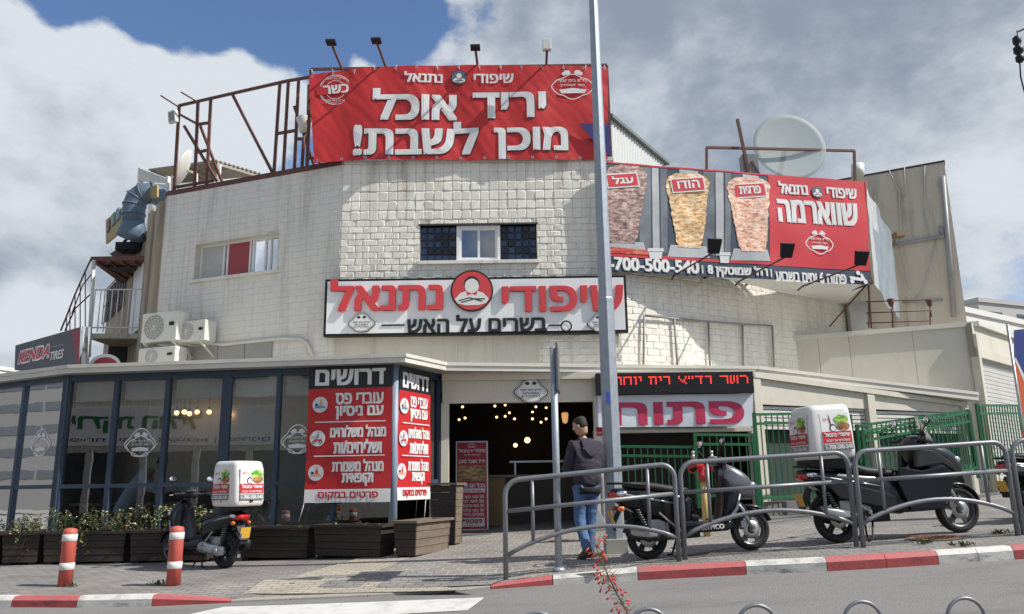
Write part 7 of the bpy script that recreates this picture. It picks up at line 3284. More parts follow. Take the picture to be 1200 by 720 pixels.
    if style == 'sport':
        F_ = Frame((x0 + .06, -.181, zf - .045), (1, 0, 0))
        b = MB()
        b.text(F_, 'KYMCO', 0, 0, .27, .055, .0, 0, bold=.07)
        b.build('lettering', M_prw, fl)
    # leg shield and nose
    b = MB()
    dx = WB - 1.27
    zs = 1.0
    if big:
        sec = [(.86 + dx, .34, .17, .10), (.93 + dx, .44, .21, .15), (1.00 + dx, .58, .225, .18), (1.02 + dx, .74, .215, .17), (.99 + dx, .90, .17, .12), (.93 + dx, 1.02, .10, .06)]
    else:
        sec = [(.92 + dx, .33, .15, .07), (.98 + dx, .43, .185, .095), (1.03 + dx, .56, .19, .11), (1.04 + dx, .70, .175, .10), (1.01 + dx, .83, .14, .075), (.98 + dx, .92, .08, .045)]
    b.loft([(V((x, 0, z)), YA * w_, XA * h_) for x, z, w_, h_ in sec], 20, 0, 3)
    ls = b.build('leg_shield', paint, s, subsurf=1)
    b = MB()
    if big:
        ns = [(WB + .10, .66, .05, .05), (WB + .04, .70, .12, .12), (WB - .08, .76, .18, .19), (WB - .22, .83, .205, .23), (WB - .36, .93, .20, .19), (WB - .46, 1.03, .15, .12), (WB - .52, 1.10, .08, .06)]
    elif style == 'sport':
        ns = [(WB + .10, .60, .03, .03), (WB + .06, .635, .075, .07), (WB - .02, .69, .135, .14), (WB - .12, .77, .165, .175), (WB - .21, .86, .15, .15), (WB - .27, .95, .11, .09), (WB - .30, 1.0, .05, .04)]
    else:
        ns = [(WB + .06, .58, .03, .04), (WB + .02, .63, .08, .08), (WB - .08, .71, .13, .12), (WB - .17, .80, .14, .125), (WB - .24, .88, .115, .10), (WB - .28, .95, .06, .05)]
    b.loft([(V((x, 0, z)), YA * w_, V((.72, 0, .70)).normalized() * h_) for x, z, w_, h_ in ns], 22, 0, 2.8)
    nose = b.build('nose_cowl', paint if style != 'sport' else mat('graphite_cowl', (.13, .135, .15), .3, var=.08, metal=.4, coat=.5), s, subsurf=1)
    b = MB()
    for sd in (-1, 1):
        x, z, w_, h_ = ns[2]
        b.ball((x + h_ * .45, sd * w_ * .66, z + h_ * .42), (.07, .035, .04), 14, 8)
    b.build('headlight', M_chrome, nose)
    if big:
        # flat faceted fairing panels on both sides
        for sd in (-1, 1):
            F_ = Frame((0, sd * .215, 0), (1, 0, 0) if sd < 0 else (-1, 0, 0))
            mir = 1 if sd < 0 else -1

            def pl(pts):
                return [(x * mir, z) for x, z in pts][::mir]
            k = MB()
            k.poly(F_, pl([(.80, .31), (1.20, .30), (1.34, .50), (1.42, .66), (1.30, .78), (1.02, .74), (.76, .80), (.70, .62)]), -.05, .012)
            k.build('fairing_panel', mat('navy_black_panel', (.007, .009, .016), .38, var=.12, spec=.3), ls, bevel=.012)
            k = MB()
            k.poly(F_, pl([(.98, .78), (1.30, .81), (1.46, .70), (1.44, .80), (1.22, .96), (1.02, 1.0)]), -.09, -.012)
            k.build('upper_panel', mat('grey_black_panel', (.028, .029, .033), .35, var=.1, spec=.4), ls, bevel=.012)
            k = MB()
            k.poly(F_, pl([(-.02, .50), (.50, .36), (.80, .30), (.80, .40), (.56, .52), (.10, .66), (-.22, .74)]), -.06, -.022)
            k.build('tail_panel', mat('satin_black_panel', (.014, .015, .018), .42, var=.1, spec=.35), ls, bevel=.012)
            k = MB()
            k.tube([V((1.36, sd * .19, .60)), V((1.44, sd * .17, .66)), V((1.50, sd * .11, .68))], [.012, .022, .012], 8)
            k.build('indicator', M_amber, ls)
    # bright curved edge of the leg shield
    b = MB()
    for sd in (-1, 1):
        b.loft([(V((.80 + dx, sd * .165, zf + .05)), YA * .012, ZA * .012), (V((.96 + dx, sd * .188, zf + .06)), YA * .012, V((-.5, 0, .8)) * .026), (V((1.06 + dx, sd * .19, zf + .17)), YA * .012, V((-.8, 0, .5)) * .022), (V((1.12 + dx, sd * .18, zf + .33)), YA * .01, V((-.8, 0, .4)) * .008)], 10, 0, 2.2)
    b.build('shield_edge', M_silver if style != 'maxi' else M_plastic, ls)
    # fork, mudguard
    b = MB()
    top_x = WB - .24
    for sd in (-1, 1):
        b.tube([V((WB, sd * .085, R_)), V((WB - .10, sd * .08, R_ + .24)), V((top_x, sd * .06, .66))], [.02, .024, .022], 10)
    b.lathe([(.02, -.10), (.02, .10)], 12, 'y', (WB, 0, R_))
    b.build('fork', M_silver, s)
    b = MB()
    fender(b, WB, R_, .14, R(18), R(150), .03)
    b.loft([(V((WB - .02, 0, R_ + .20)), YA * .085, ZA * .05), (V((WB - .10, 0, R_ + .28)), YA * .08, ZA * .06), (V((WB - .18, 0, R_ + .36)), YA * .06, ZA * .06)], 14, 0, 2.4)
    b.build('front_mudguard', paint, s)
    # handlebar
    hx, hz = (.93 + dx, 1.04) if not big else (.88 + dx, 1.08)
    b = MB()
    b.tube([V((hx + .03, 0, .85)), V((hx, 0, hz))], .03, 10)
    b.tube([V((hx - .09, -.34, hz + .015)), V((hx - .05, -.20, hz + .01)), V((hx, 0, hz - .01)), V((hx - .05, .20, hz + .01)), V((hx - .09, .34, hz + .015))], .012, 8)
    hb = b.build('handlebar', M_black, s)
    for sd in (-1, 1):
        b = MB()
        b.tube([V((hx - .058, sd * .215, hz + .01)), V((hx - .09, sd * .345, hz + .015))], .018, 10)
        b.build('grip', M_rubber, hb)
        b = MB()
        b.tube([V((hx - .01, sd * .19, hz + .005)), V((hx + .015, sd * .24, hz + .0)), V((hx - .02, sd * .36, hz - .005))], .007, 6)
        b.build('brake_lever', M_alu, hb)
    b = MB()
    b.loft([(V((hx + .02, -.20, hz)), XA * .025, ZA * .025), (V((hx + .03, -.13, hz)), XA * .065, ZA * .05), (V((hx + .04, 0, hz + .005)), XA * .09, ZA * .062), (V((hx + .03, .13, hz)), XA * .065, ZA * .05), (V((hx + .02, .20, hz)), XA * .025, ZA * .025)], 16, 0, 2.4)
    cv = b.build('handlebar_cover', M_plastic if style == 'delivery' else paint, s)
    b = MB()
    b.ball((hx - .02, 0, hz + .055), (.055, .09, .022), 14, 8)
    b.build('dial', mat('dial_grey', (.16, .17, .18), .3, coat=.4), cv)
    for sd in (-1, 1):
        mirror_arm(s, V((hx - .03, sd * .18, hz + .02)), V((hx - .03, sd * .33, hz + .23)), sd)
    if big:
        b = MB()
        n = 9
        vs = []
        for j in range(7):
            t_ = j / 6
            for i in range(n):
                q = (i / (n - 1) - .5) * 2
                wv = .17 * (1 - .45 * t_ ** 2)
                vs.append(V((hx + .20 - .12 * t_ - .07 * q * q, q * wv, hz - .02 + .30 * t_)))
        fs = [(j * n + i, j * n + i + 1, (j + 1) * n + i + 1, (j + 1) * n + i) for j in range(6) for i in range(n - 1)]
        b.add(vs, fs, 0, True)
        b.build('windscreen', M_screen, s)
    # cables from the bars down behind the shield, caliper, foot peg, number of small parts
    b = MB()
    for sd in (-1, 1):
        b.tube([V((hx - .02, sd * .20, hz)), V((hx + .06, sd * .17, hz - .03)), V((hx + .10, sd * .08, hz - .10)), V((hx + .10, sd * .03, .80))], .005, 6)
        b.tube([V((hx + .03, sd * .12, hz + .02)), V((hx + .09, sd * .10, hz - .05)), V((hx + .09, sd * .02, .85))], .004, 6)
    b.build('cable', M_rubber, hb)
    b = MB()
    b.box((WB - .13, -.075, R_ + .03), (WB - .05, -.045, R_ + .11))
    b.build('brake_caliper', M_silver, s, bevel=.006)
    b = MB()
    for sd in (-1, 1):
        b.tube([V((.30, sd * .13, .34)), V((.32, sd * .22, .33))], .013, 8)
        b.beam((.40, sd * .135, .26), (.12, sd * .15, .52), .02)
    b.build('foot_peg', M_alu, s)
    b = MB()
    for x in (.2, .235, .27, .305, .34):
        b.box((x, -.10, .20), (x + .012, .10, .45))
    b.build('cooling_fins', M_exh, s)
    # shock absorber
    b = MB()
    for sd in (-1, 1):
        for k in range(9):
            q0_ = V((-.03 - .012 * k, sd * .135, .34 + .028 * k))
            b.lathe([(.026, -.006), (.032, 0), (.026, .006)], 12, 'z', q0_)
    b.build('shock_spring', M_exh, s)
    # centre stand
    b = MB()
    for sd in (-1, 1):
        b.tube([V((.40, sd * .08, .24)), V((.33, sd * .14, .02)), V((.27, sd * .15, .012))], .013, 7)
    b.tube([V((.40, .10, .22)), V((.46, .20, .02))], .011, 7)
    b.build('stand', M_plastic, s)
    b = MB()
    b.box((.28, -.09, .20), (.62, .09, .46))
    b.build('engine_block', M_black, s, bevel=.02)
    if style == 'delivery':
        delivery_box(s, -.50, .08, .27, .87, 1.51)
        b = MB()
        b.box((-.40, -.15, .81), (.02, .15, .868))
        b.build('carrier_plate', M_plastic, s, bevel=.01)
    if big and 'box' in label:
        delivery_box(s, -.32, .24, .28, .945, 1.56)
        b = MB()
        b.box((-.30, -.18, .875), (.16, .18, .943))
        b.build('carrier_plate', M_plastic, s, bevel=.01)
    return s


def place(o, rear, front=None, heading=None):
    p = hit(*rear, zwalk) if len(rear) == 2 else V(rear)
    if front:
        q = hit(*front, zwalk)
        d = q - p
        heading = math.atan2(d.y, d.x)
    d = V((math.cos(heading), math.sin(heading), 0))
    za, zb = zwalk(p.x, p.y), zwalk(p.x + d.x * 1.3, p.y + d.y * 1.3)
    o.location = (p.x, p.y, za)
    o.rotation_mode = 'XYZ'
    o.rotation_euler = (0, -math.atan2(zb - za, 1.3), heading)


sc1 = scooter('delivery', 'black delivery scooter with a white box parked before the planters, seen from behind')
place(sc1, (263, 666), heading=R(147))
sc2 = scooter('sport', 'black scooter with a graphite nose parked beside the lamp post')
place(sc2, (761, 655.5), heading=R(9))
sc2.scale = (1.05, 1.05, 1.05)
sc3 = scooter('maxi', 'big black scooter with a white delivery box and a smoked windscreen')
place(sc3, (984, 636), heading=R(7))
sc3.scale = (1.1, 1.1, 1.1)
pF = hit(942, 594, zwalk)
sc4 = copy_tree(sc2)
sc4['label'] = 'black scooter mostly hidden behind the white delivery box, its front wheel showing'
hd = R(212)
place(sc4, (pF.x - math.cos(hd) * 1.27, pF.y - math.sin(hd) * 1.27, 0), heading=hd)
sc5 = scooter('maxi', 'big dark scooter cut off by the right edge of the view')
place(sc5, (1212, 611), heading=R(12))
# ================================================================== people
M_skin = mat('skin', (.42, .25, .17), .55, var=.06, scale=9)
M_hair = mat('dark_hair', (.018, .014, .012), .7, var=.3, scale=60, bump=.4, bscale=120)
M_hood = mat('dark_navy_hoodie', (.034, .030, .046), .9, var=.22, scale=9, bump=.3, bscale=60)
M_jean = mat('blue_jeans', (.070, .135, .27), .85, var=.22, scale=7, bump=.25, bscale=120)
M_shoe = mat('brown_shoe', (.075, .05, .035), .6, var=.2)


def head(parent, c, face, r=.105, hair=M_hair, short=True):
    """head with face, ears and hair; face = unit direction the face looks to"""
    f = V(face).normalized()
    side = f.cross(ZA).normalized()
    up = side.cross(f).normalized()
    b = MB()
    pt = lambda a, s_, u_: c + f * a + side * s_ + up * u_
    secs = [(-.125, .045, .055, 0.005), (-.105, .058, .068, .0), (-.06, .068, .085, -.002), (0, .075, .098, -.006), (.05, .076, .100, -.010), (.09, .068, .088, -.012), (.118, .045, .058, -.012), (.128, .015, .02, -.012)]
    b.loft([(pt(o_, 0, h_), side * a_, f * d_) for h_, a_, d_, o_ in secs], 20, 0, 2.1)
    b.loft([(pt(.095, 0, .02), side * .008, up * .01), (pt(.112, 0, -.012), side * .016, up * .014), (pt(.098, 0, -.03), side * .015, up * .008)], 10, 0, 2)
    for s_ in (-1, 1):
        b.ball(pt(-.005, s_ * .078, -.005), (.018, .018, .032), 10, 8)
    hd_ = b.build('head', M_skin, parent, subsurf=1)
    b = MB()
    for s_ in (-1, 1):
        b.ball(pt(.083, s_ * .032, .012), .013, 10, 8)
    b.build('eyes', M_prw, hd_)
    b = MB()
    b.ball(pt(.083, 0, -.062), (.022, .022, .007), 10, 6)
    b.build('mouth', mat('lips', (.32, .12, .10), .5), hd_)
    b = MB()
    secs = [(-.035, .062, .050, -.042), (-.01, .075, .066, -.034), (.03, .080, .082, -.024), (.07, .0775, .092, -.018), (.10, .069, .085, -.016), (.122, .046, .058, -.014), (.131, .015, .02, -.012)]
    b.loft([(pt(o_ - .006, 0, h_), side * a_, f * d_) for h_, a_, d_, o_ in secs], 22, 0, 2.1)
    b.build('hair', hair, hd_)
    return hd_


def hand(parent, w, d, side, curl=.5):
    """hand from the wrist w along d; five separate bent fingers"""
    d = V(d).normalized()
    s_ = V(side).normalized()
    n_ = d.cross(s_)
    b = MB()
    b.loft([(w - d * .02, s_ * .024, n_ * .018), (w + d * .03, s_ * .036, n_ * .016), (w + d * .075, s_ * .040, n_ * .014), (w + d * .09, s_ * .036, n_ * .011)], 14, 0, 2.4)
    for k, L_ in enumerate((.062, .074, .068, .054)):
        p0 = w + d * .08 + s_ * (.029 - .0195 * k)
        p1 = p0 + (d * math.cos(curl) + n_ * math.sin(curl)) * L_ * .5
        p2 = p1 + (d * math.cos(curl * 2) + n_ * math.sin(curl * 2)) * L_ * .3
        p3 = p2 + (d * math.cos(curl * 2.8) + n_ * math.sin(curl * 2.8)) * L_ * .2
        b.tube([p0, p1, p2, p3], [.009, .0085, .008, .006], 8)
    p0 = w + d * .025 + s_ * .032
    p1 = p0 + d * .03 + s_ * .018 + n_ * .012
    p2 = p1 + d * .028 + n_ * .012
    b.tube([p0, p1, p2], [.012, .010, .007], 8)
    return b.build('hand', M_skin, parent)


# ---- the man walking past the entrance, seen from behind
fpos = hit(684, 656, zwalk)
fpos = V((fpos.x + .06, 10.55, zwalk(fpos.x, 10.55)))
man = thing('person', 'man in a dark hooded jacket and blue jeans looking down beside the lamp post', 'person', fpos)
HD = R(112)                                        # facing mostly away
Fd = V((math.cos(HD), math.sin(HD), 0))
Rt = V((math.sin(HD), -math.cos(HD), 0))


def bp(r_, f_, u_):
    return fpos + Rt * r_ + Fd * f_ + ZA * u_


# joints: pelvis, spine, neck, legs, arms
pel = bp(.03, 0, .93)
J = [pel, bp(.03, .0, 1.06), bp(.03, .01, 1.22), bp(.03, .02, 1.38), bp(.02, .04, 1.48), bp(.01, .06, 1.56)]
E_ = [(0, 1), (1, 2), (2, 3), (3, 4), (4, 5)]
Rr = [(.16, .115), (.15, .11), (.17, .12), (.17, .11), (.06, .06), (.055, .055)]
# one continuous body under the clothes
legs = [bp(-.07, 0, .88), bp(-.075, .05, .50), bp(-.085, -.16, .13), bp(-.09, -.06, .04), bp(.11, 0, .88), bp(.08, .05, .48), bp(.06, .04, .09), bp(.06, .16, .03)]
arms = [bp(-.145, .03, 1.40), bp(-.205, .06, 1.16), bp(-.15, .28, 1.08), bp(.195, .03, 1.40), bp(.245, .04, 1.14), bp(.18, .26, 1.06)]
verts = J + legs + arms
E2 = E_ + [(0, 6), (6, 7), (7, 8), (8, 9), (0, 10), (10, 11), (11, 12), (12, 13), (3, 14), (14, 15), (15, 16), (3, 17), (17, 18), (18, 19)]
rad = [(.14, .10), (.13, .095), (.15, .10), (.14, .09), (.055, .055), (.05, .05), .085, .055, .038, .03, .085, .055, .038, .03, .055, .042, .03, .055, .042, .03]
skin('body', verts, E2, rad, M_skin, man)
# jacket
jv = [bp(.03, 0, .865), bp(.03, -.005, 1.03), bp(.03, -.015, 1.20), bp(.03, -.01, 1.36), bp(.025, .02, 1.465), arms[0] + V((0, 0, .01)), arms[1], arms[2], arms[3] + V((0, 0, .01)), arms[4], arms[5]]
je = [(0, 1), (1, 2), (2, 3), (3, 4), (3, 5), (5, 6), (6, 7), (3, 8), (8, 9), (9, 10)]
skin('jacket', jv, je, [(.205, .165), (.20, .165), (.22, .165), (.19, .14), (.08, .07), (.10, .095), .08, .056, (.10, .095), .08, .056], M_hood, man, sub=4, fold=.012, freq=9)
b = MB()
q = bp(.02, -.11, 1.43)
b.loft([(bp(.02, -.03, 1.515), Rt * .075, Fd * .05), (bp(.02, -.09, 1.485), Rt * .105, (Fd * .55 + ZA * .5).normalized() * .045), (bp(.025, -.13, 1.41), Rt * .115, (Fd * .4 + ZA * .8).normalized() * .055), (bp(.03, -.165, 1.33), Rt * .085, (Fd * .3 + ZA).normalized() * .05), (bp(.03, -.16, 1.27), Rt * .02, ZA * .02)], 18, 0, 2.2)
b.loft([(bp(-.055, .0, 1.49), ZA * .035, Fd * .05), (bp(-.08, .06, 1.48), ZA * .04, Fd * .04), (bp(-.04, .12, 1.47), ZA * .03, Fd * .03)], 12, 0, 2)
b.loft([(bp(.10, .0, 1.49), ZA * .035, Fd * .05), (bp(.12, .06, 1.48), ZA * .04, Fd * .04), (bp(.08, .12, 1.47), ZA * .03, Fd * .03)], 12, 0, 2)
b.build('hood', M_hood, man, subsurf=1)
b = MB()
b.loft([(bp(.03, 0, .80), Rt * .165, Fd * .13), (bp(.03, 0, .81), Rt * .178, Fd * .145), (bp(.03, 0, .87), Rt * .188, Fd * .155), (bp(.03, 0, .885), Rt * .175, Fd * .14)], 24, 0, 2.3)
b.build('waistband', mat('black_rib', (.012, .012, .014), .9, var=.2), man)
# jeans
pv = [bp(.02, 0, .90), bp(-.065, 0, .84), bp(-.078, .05, .50), bp(-.088, -.15, .15), bp(-.09, -.17, .11), bp(.105, 0, .84), bp(.08, .05, .47), bp(.062, .04, .11), bp(.062, .045, .06)]
pe_ = [(0, 1), (1, 2), (2, 3), (3, 4), (0, 5), (5, 6), (6, 7), (7, 8)]
skin('jeans', pv, pe_, [(.12, .10), (.10, .105), .078, .064, .064, (.10, .105), .078, .064, .068], M_jean, man, sub=4, fold=.007, freq=11)
# shoes: left heel lifted, right flat
b = MB()
l0, l1 = bp(-.09, -.19, .10), bp(-.095, -.03, .025)
dv = (l1 - l0).normalized()
nv_ = Rt.cross(dv)
b.loft([(l0 - dv * .05, Rt * .03, nv_ * .035), (l0 - dv * .02, Rt * .045, nv_ * .055), (l0 + dv * .06, Rt * .048, nv_ * .055), (l1, Rt * .052, nv_ * .036), (l1 + dv * .06, Rt * .045, nv_ * .025), (l1 + dv * .09, Rt * .02, nv_ * .012)], 16, 0, 2.6)
r0 = bp(.062, -.03, .045)
b.loft([(r0 - Fd * .04, Rt * .035, ZA * .04), (r0, Rt * .046, ZA * .05), (r0 + Fd * .09, Rt * .05, ZA * .052), (r0 + Fd * .17 - ZA * .01, Rt * .052, ZA * .035), (r0 + Fd * .24 - ZA * .02, Rt * .04, ZA * .022), (r0 + Fd * .265 - ZA * .025, Rt * .015, ZA * .012)], 16, 0, 2.8)
b.build('shoes', M_shoe, man)
hand(man, arms[2], bp(-.06, .40, 1.10) - arms[2], Rt, .5)
hand(man, arms[5], bp(.10, .38, 1.08) - arms[5], -Rt, .5)
head(man, bp(-.01, .075, 1.665), (Fd * .72 - Rt * .62 - ZA * .42))
# phone in the hands, top-level as held
ph = bp(.0, .46, 1.13)
F_ = Frame(ph, Rt, V((0, .35, 1)))
b = MB()
b.fbox(F_, -.036, -.07, .036, .07, -.004, .004)
tag(b.build('phone', M_black), 'dark phone held in front of the man by the lamp post', 'phone', None)
# grey folding board leaning by the post behind him
cb = P(704, 617, 12.6)
t = thing('floor_sign', 'grey wedge shaped stand on the ground behind the walking man', 'stand', V((cb.x, cb.y, zwalk(cb.x, cb.y))))
F_ = Frame(cb, V((1, 0, 0)))
b = MB()
o_ = [F_.uv(x, y) for x, y in ((685, 614), (694, 594), (699, 590), (709, 612), (709, 617), (686, 617))]
b.poly(F_, o_[::-1], -.25, 0)
b.build('body', mat('grey_stand', (.38, .40, .44), .5, var=.1), t, bevel=.01)
b = MB()
a0_, a1_ = F_.uv(688, 620), F_.uv(708, 620)
zg = zwalk(cb.x, cb.y)
for u in (a0_[0], a1_[0]):
    b.box(F_.pt(u - .015, zg, -.2), F_.pt(u + .015, a0_[1] + .06, -.05))
b.build('legs', M_alu, t)

# ---- the man leaning over the table behind the glass
c = P(160, 575, 15.0)
sm = thing('person', 'man in a pale blue shirt leaning forward over the table behind the glass', 'person', (c.x, c.y, zi))
M_shirt = mat('pale_blue_shirt', (.50, .62, .80), .8, var=.08, bump=.2, bscale=40)
g = lambda x, y, Y: P(x, y, Y)
hip = V((P(140, 575, 15.2).x, 15.2, zi + .50))
chest = P(170, 556, 15.1)
neck = P(181, 549, 15.05)
sv = [hip, (hip + chest) / 2 + V((0, 0, .03)), chest, neck, chest + V((.02, -.17, .0)), P(172, 572, 14.8), P(188, 578, 14.85), chest + V((.02, .17, 0)), P(176, 570, 15.35), P(190, 577, 15.3)]
se = [(0, 1), (1, 2), (2, 3), (2, 4), (4, 5), (5, 6), (2, 7), (7, 8), (8, 9)]
legv = [hip + V((.0, -.09, -.02)), hip + V((.42, -.10, .0)), hip + V((.40, -.10, -.44)), hip + V((.0, .09, -.02)), hip + V((.42, .10, .0)), hip + V((.40, .10, -.44))]
skin('body', sv + legv, se + [(0, 10), (10, 11), (11, 12), (0, 13), (13, 14), (14, 15)], [(.11, .10), (.11, .10), (.12, .10), .05, .05, .04, .03, .05, .04, .03, .08, .06, .04, .08, .06, .04], M_skin, sm)
skin('shirt', sv[:3] + [chest * .55 + neck * .45] + sv[4:], se, [(.16, .15), (.17, .16), (.18, .15), .075, .08, .065, .05, .08, .065, .05], M_shirt, sm)
skin('trousers', [hip] + legv, [(0, 1), (1, 2), (2, 3), (0, 4), (4, 5), (5, 6)], [(.15, .13), .10, .075, .06, .10, .075, .06], mat('dark_trousers', (.02, .022, .03), .9), sm)
head(sm, P(189, 545, 15.0) + V((0.02, 0, .02)), V((.85, -.25, -.45)))
hand(sm, sv[6], V((1, -.1, -.1)), V((0, 1, 0)), .3)
hand(sm, sv[9], V((1, .1, -.1)), V((0, -1, 0)), .3)
b = MB()
b.box((hip.x - .22, 15.0, zi + .36), (hip.x + .22, 15.42, zi + .40))
ch = thing('dining_chair', 'chair the leaning man sits on behind the glass', 'chair', (hip.x, 15.2, zi), 'chairs behind the glass')
b.build('seat', M_brown, ch)
b = MB()
b.box((hip.x - .24, 15.0, zi + .45), (hip.x - .20, 15.42, zi + .88))
b.build('backrest', M_brown, ch)
for sx in (-.21, .17):
    for sy in (15.01, 15.38):
        b = MB()
        b.box((hip.x + sx, sy, zi), (hip.x + sx + .035, sy + .035, zi + .36))
        b.build('leg', M_brown, ch)

# ================================================================== plants
M_leafs = [mat('leaf_dark', (.022, .045, .014), .6, var=.3, scale=6), mat('leaf_mid', (.040, .075, .022), .6, var=.3, scale=6), mat('leaf_olive', (.12, .12, .035), .6, var=.3, scale=6), mat('leaf_yellow', (.26, .22, .05), .6, var=.3, scale=6)]
M_stem = mat('dry_stem', (.12, .085, .045), .8, var=.3)
M_flow = mat('pale_flower', (.62, .58, .36), .6, var=.15)


def leaf(b, p, d, L_, w_, mi, rnd):
    d = d.normalized()
    s_ = d.cross(V((rnd.uniform(-1, 1), rnd.uniform(-1, 1), rnd.uniform(-.3, 1)))).normalized()
    m_ = p + d * L_ * .5 + V((0, 0, rnd.uniform(-.1, .1) * L_))
    b.add([p, m_ + s_ * w_, p + d * L_ - V((0, 0, L_ * .15)), m_ - s_ * w_], [(0, 1, 2, 3)], mi)


def shrub(F_, u0, u1, d0, d1, z, h, label, seed, n=26, sway=.25, pal=(0, 1, 1, 2), flowers=0, droop=0.2, ls=1.0):
    rnd = random.Random(seed)
    c = F_.pt((u0 + u1) / 2, z, (d0 + d1) / 2)
    t = thing('planter_shrub', label, 'shrub', c, 'plants in the planters')
    st, lf, fl = MB(), MB(), MB()
    for k in range(n):
        p = F_.pt(rnd.uniform(u0, u1), z, rnd.uniform(d0, d1))
        hh = h * rnd.uniform(.3, 1.35)
        a = rnd.uniform(0, 6.28)
        o = V((math.cos(a), math.sin(a), 0)) * sway * rnd.uniform(.2, 1)
        pts = [p + o * (s_ ** 1.6) + V((0, 0, hh * (s_ - droop * s_ ** 3))) for s_ in (0, .3, .6, .85, 1)]
        st.tube(pts, [.004, .004, .003, .002, .0015], 4)
        m_ = rnd.choice(pal)
        for i in range(int(26 * h / .4)):
            s_ = rnd.uniform(.15, 1)
            j = min(3, int(s_ * 4))
            q = pts[j].lerp(pts[j + 1], rnd.random())
            d = V((rnd.uniform(-1, 1), rnd.uniform(-1, 1), rnd.uniform(-.3, .9)))
            leaf(lf, q, d, rnd.uniform(.028, .068) * ls, rnd.uniform(.007, .015) * ls, m_ if rnd.random() < .8 else rnd.choice((0, 1, 2)), rnd)
        if flowers and rnd.random() < flowers:
            for i in range(rnd.randint(2, 5)):
                q = pts[-1] + V((rnd.uniform(-.05, .05), rnd.uniform(-.05, .05), rnd.uniform(-.06, .03)))
                for j in range(4):
                    leaf(fl, q, V((rnd.uniform(-1, 1), rnd.uniform(-1, 1), rnd.uniform(-.2, .6))), .026, .009, 0, rnd)
    st.build('stems', M_stem, t)
    lf.build('leaves', M_leafs, t, fix=False, weld=False)
    if fl.v:
        fl.build('flowers', M_flow, t, fix=False, weld=False)


spec = [(0, .30, (0, 0, 1), 0, 'dark low shrub in the planter at the far left'), (1, .32, (0, 1, 2), .2, 'dark green shrub in the short planter at the left edge'),
        (2, .40, (0, 1, 1, 2), .25, 'loose green shrub in the planter behind the left bollard'), (3, .42, (1, 2, 1, 0), .6, 'flowering shrub with pale blooms in the planter behind the delivery scooter')]
for i, h_, pal, fl_, lab in spec:
    t_, F_, L_, hh = PLS[i]
    shrub(F_, .08, L_ - .08, -.40, -.06, hh - .04, h_, lab, 40 + i, n=int(20 + 30 * L_), pal=pal, flowers=fl_)
t_, F_, L_, hh = PLS[2]
shrub(F_, L_ * .32, L_ * .52, -.05, .03, hh - .0, .16, 'yellowing weed hanging over the rim behind the left bollard', 77, n=12, sway=.16, pal=(3, 3, 2), droop=3.2)
shrub(F_, L_ * .28, L_ * .40, -.2, -.05, hh - .03, .22, 'yellow leaved sprig standing beside the left bollard top', 78, n=7, sway=.12, pal=(3, 2))
t_, F_, L_, hh = PLS[1]
shrub(F_, L_ * .55, L_ * .85, -.04, .03, hh, .14, 'olive weed hanging over the rim of the short planter', 79, n=9, sway=.15, pal=(3, 2, 2), droop=3.0)
# dry stalks in the empty planters
for i, lab in ((4, 'sparse dry stalks in the empty planter right of the scooter'), (5, 'sparse dry stalks in the planter under the front poster')):
    t_, F_, L_, hh = PLS[i]
    shrub(F_, .1, L_ - .1, -.35, -.1, hh - .04, .08, lab, 90 + i, n=6, sway=.1, pal=(2, 3))


def weed(x, y, label, seed, r_=.10, n=40, m=(1, 2)):
    p = hit(x, y, zwalk)
    rnd = random.Random(seed)
    b = MB()
    for k in range(n):
        a = rnd.uniform(0, 6.28)
        q = p + V((math.cos(a), math.sin(a), 0)) * r_ * rnd.random() ** 1.2
        leaf(b, V((q.x, q.y, zwalk(q.x, q.y))), V((rnd.uniform(-1, 1), rnd.uniform(-1, 1), rnd.uniform(.3, 1.3))), rnd.uniform(.04, .10), rnd.uniform(.006, .012), rnd.choice(m), rnd)
    tag(b.build('weed', M_leafs, fix=False, weld=False), label, 'weed', 'weeds in the pavement')


weed(1082, 638, 'small weed beside the rusty round manhole cover', 1)
weed(1128, 640, 'bright weed near the kerb under the third railing', 2, .13, 50)
weed(1172, 626, 'weed at the foot of the third railing', 3, .12)
weed(893, 591, 'dark green weed at the foot of the tall green post', 4, .30, 130, (0, 0, 1))
weed(922, 592, 'weed tuft below the white louvres', 5, .2, 60, (0, 1))
weed(184, 686, 'thin weed line beside the right bollard', 6, .12, 40)
weed(86, 688, 'tiny weed at the foot of the left bollard', 7, .08, 20)
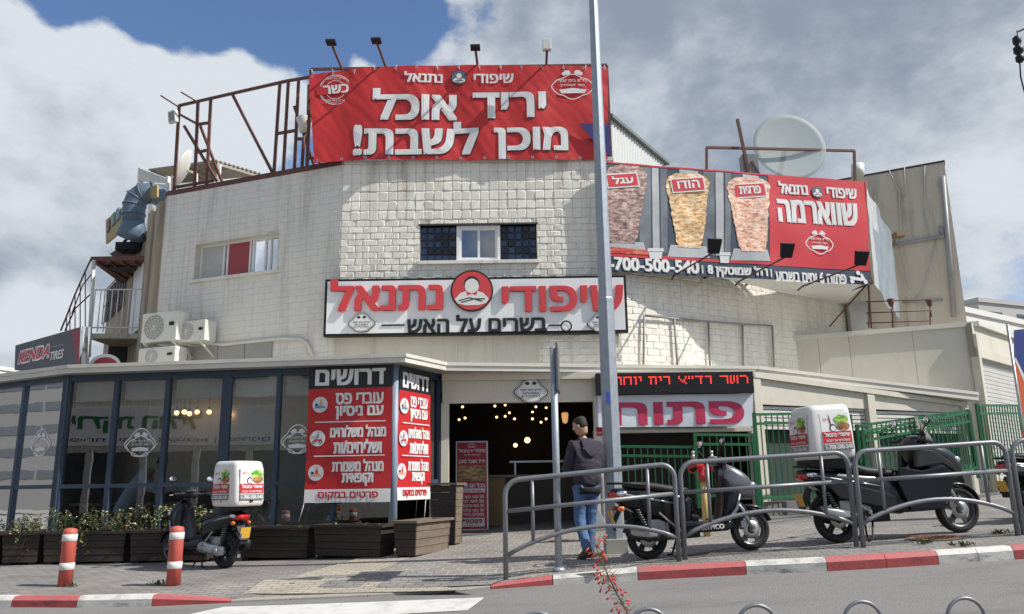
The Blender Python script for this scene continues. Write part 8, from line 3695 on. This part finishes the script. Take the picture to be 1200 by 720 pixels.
# litter by the fence
b = MB()
p = hit(917, 589, zwalk)
for k in range(6):
    rr_ = random.Random(k)
    q = p + V((rr_.uniform(-.25, .25), rr_.uniform(-.1, .1), .02))
    b.add([q, q + V((.08, .02, .03)), q + V((.07, .07, .05)), q + V((-.01, .06, .02))], [(0, 1, 2, 3)], 0)
tag(b.build('litter', M_prw, fix=False), 'white scraps of litter under the louvres', 'litter')

# red flowering stem close to the viewer
rnd = random.Random(21)
base = P(752, 760, 4.4)
t = thing('firecracker_plant', 'blurred stem with red tubular flowers rising at the bottom before the railing', 'flowering plant', V((base.x, base.y, znear(base.x, base.y))))
st, fl, lf = MB(), MB(), MB()
g0_ = V((base.x + .02, base.y, znear(base.x, base.y)))
main = [g0_] + [P(x, y, 4.4) for x, y in ((742, 740), (735, 718), (728, 705), (720, 690), (713, 675), (706, 660), (700, 645), (697, 636))]
st.tube(main, [.006] + [.004] * 5 + [.003, .002, .002], 6)
for k in range(64):
    s_ = rnd.uniform(0, 1) ** .9
    i = 2 + min(5, int(s_ * 6))
    q = main[i].lerp(main[i + 1], rnd.random())
    d = V((rnd.uniform(-1, 1), rnd.uniform(-1, 1), rnd.uniform(-.7, .8))).normalized()
    L_ = rnd.uniform(.02, .075)
    e_ = q + d * L_
    st.tube([q, e_], .001, 4)
    if rnd.random() < .75:
        d2 = (d + V((0, 0, -.8))).normalized()
        fl.tube([e_, e_ + d2 * .012, e_ + d2 * .026], [.002, .0045, .006], 6)
for k in range(60):
    i = 1 + int(rnd.random() * 7)
    q = main[i].lerp(main[i + 1], rnd.random())
    d = V((rnd.uniform(-1, 1), rnd.uniform(-1, 1), rnd.uniform(0, 1))).normalized()
    lf.tube([q, q + d * rnd.uniform(.03, .10)], [.0012, .0006], 4)
for dx_ in (-.05, .06, .10):
    pts = [g0_ + V((dx_, 0, 0)), P(748 + dx_ * 300, 738, 4.45), P(752 + dx_ * 380, 716 + abs(dx_) * 60, 4.5)]
    st.tube(pts, [.004, .003, .0015], 5)
st.build('stems', M_stem, t)
fl.build('flowers', mat('flower_red', (.62, .05, .045), .5, var=.15), t)
lf.build('fine_leaves', M_leafs[2], t)
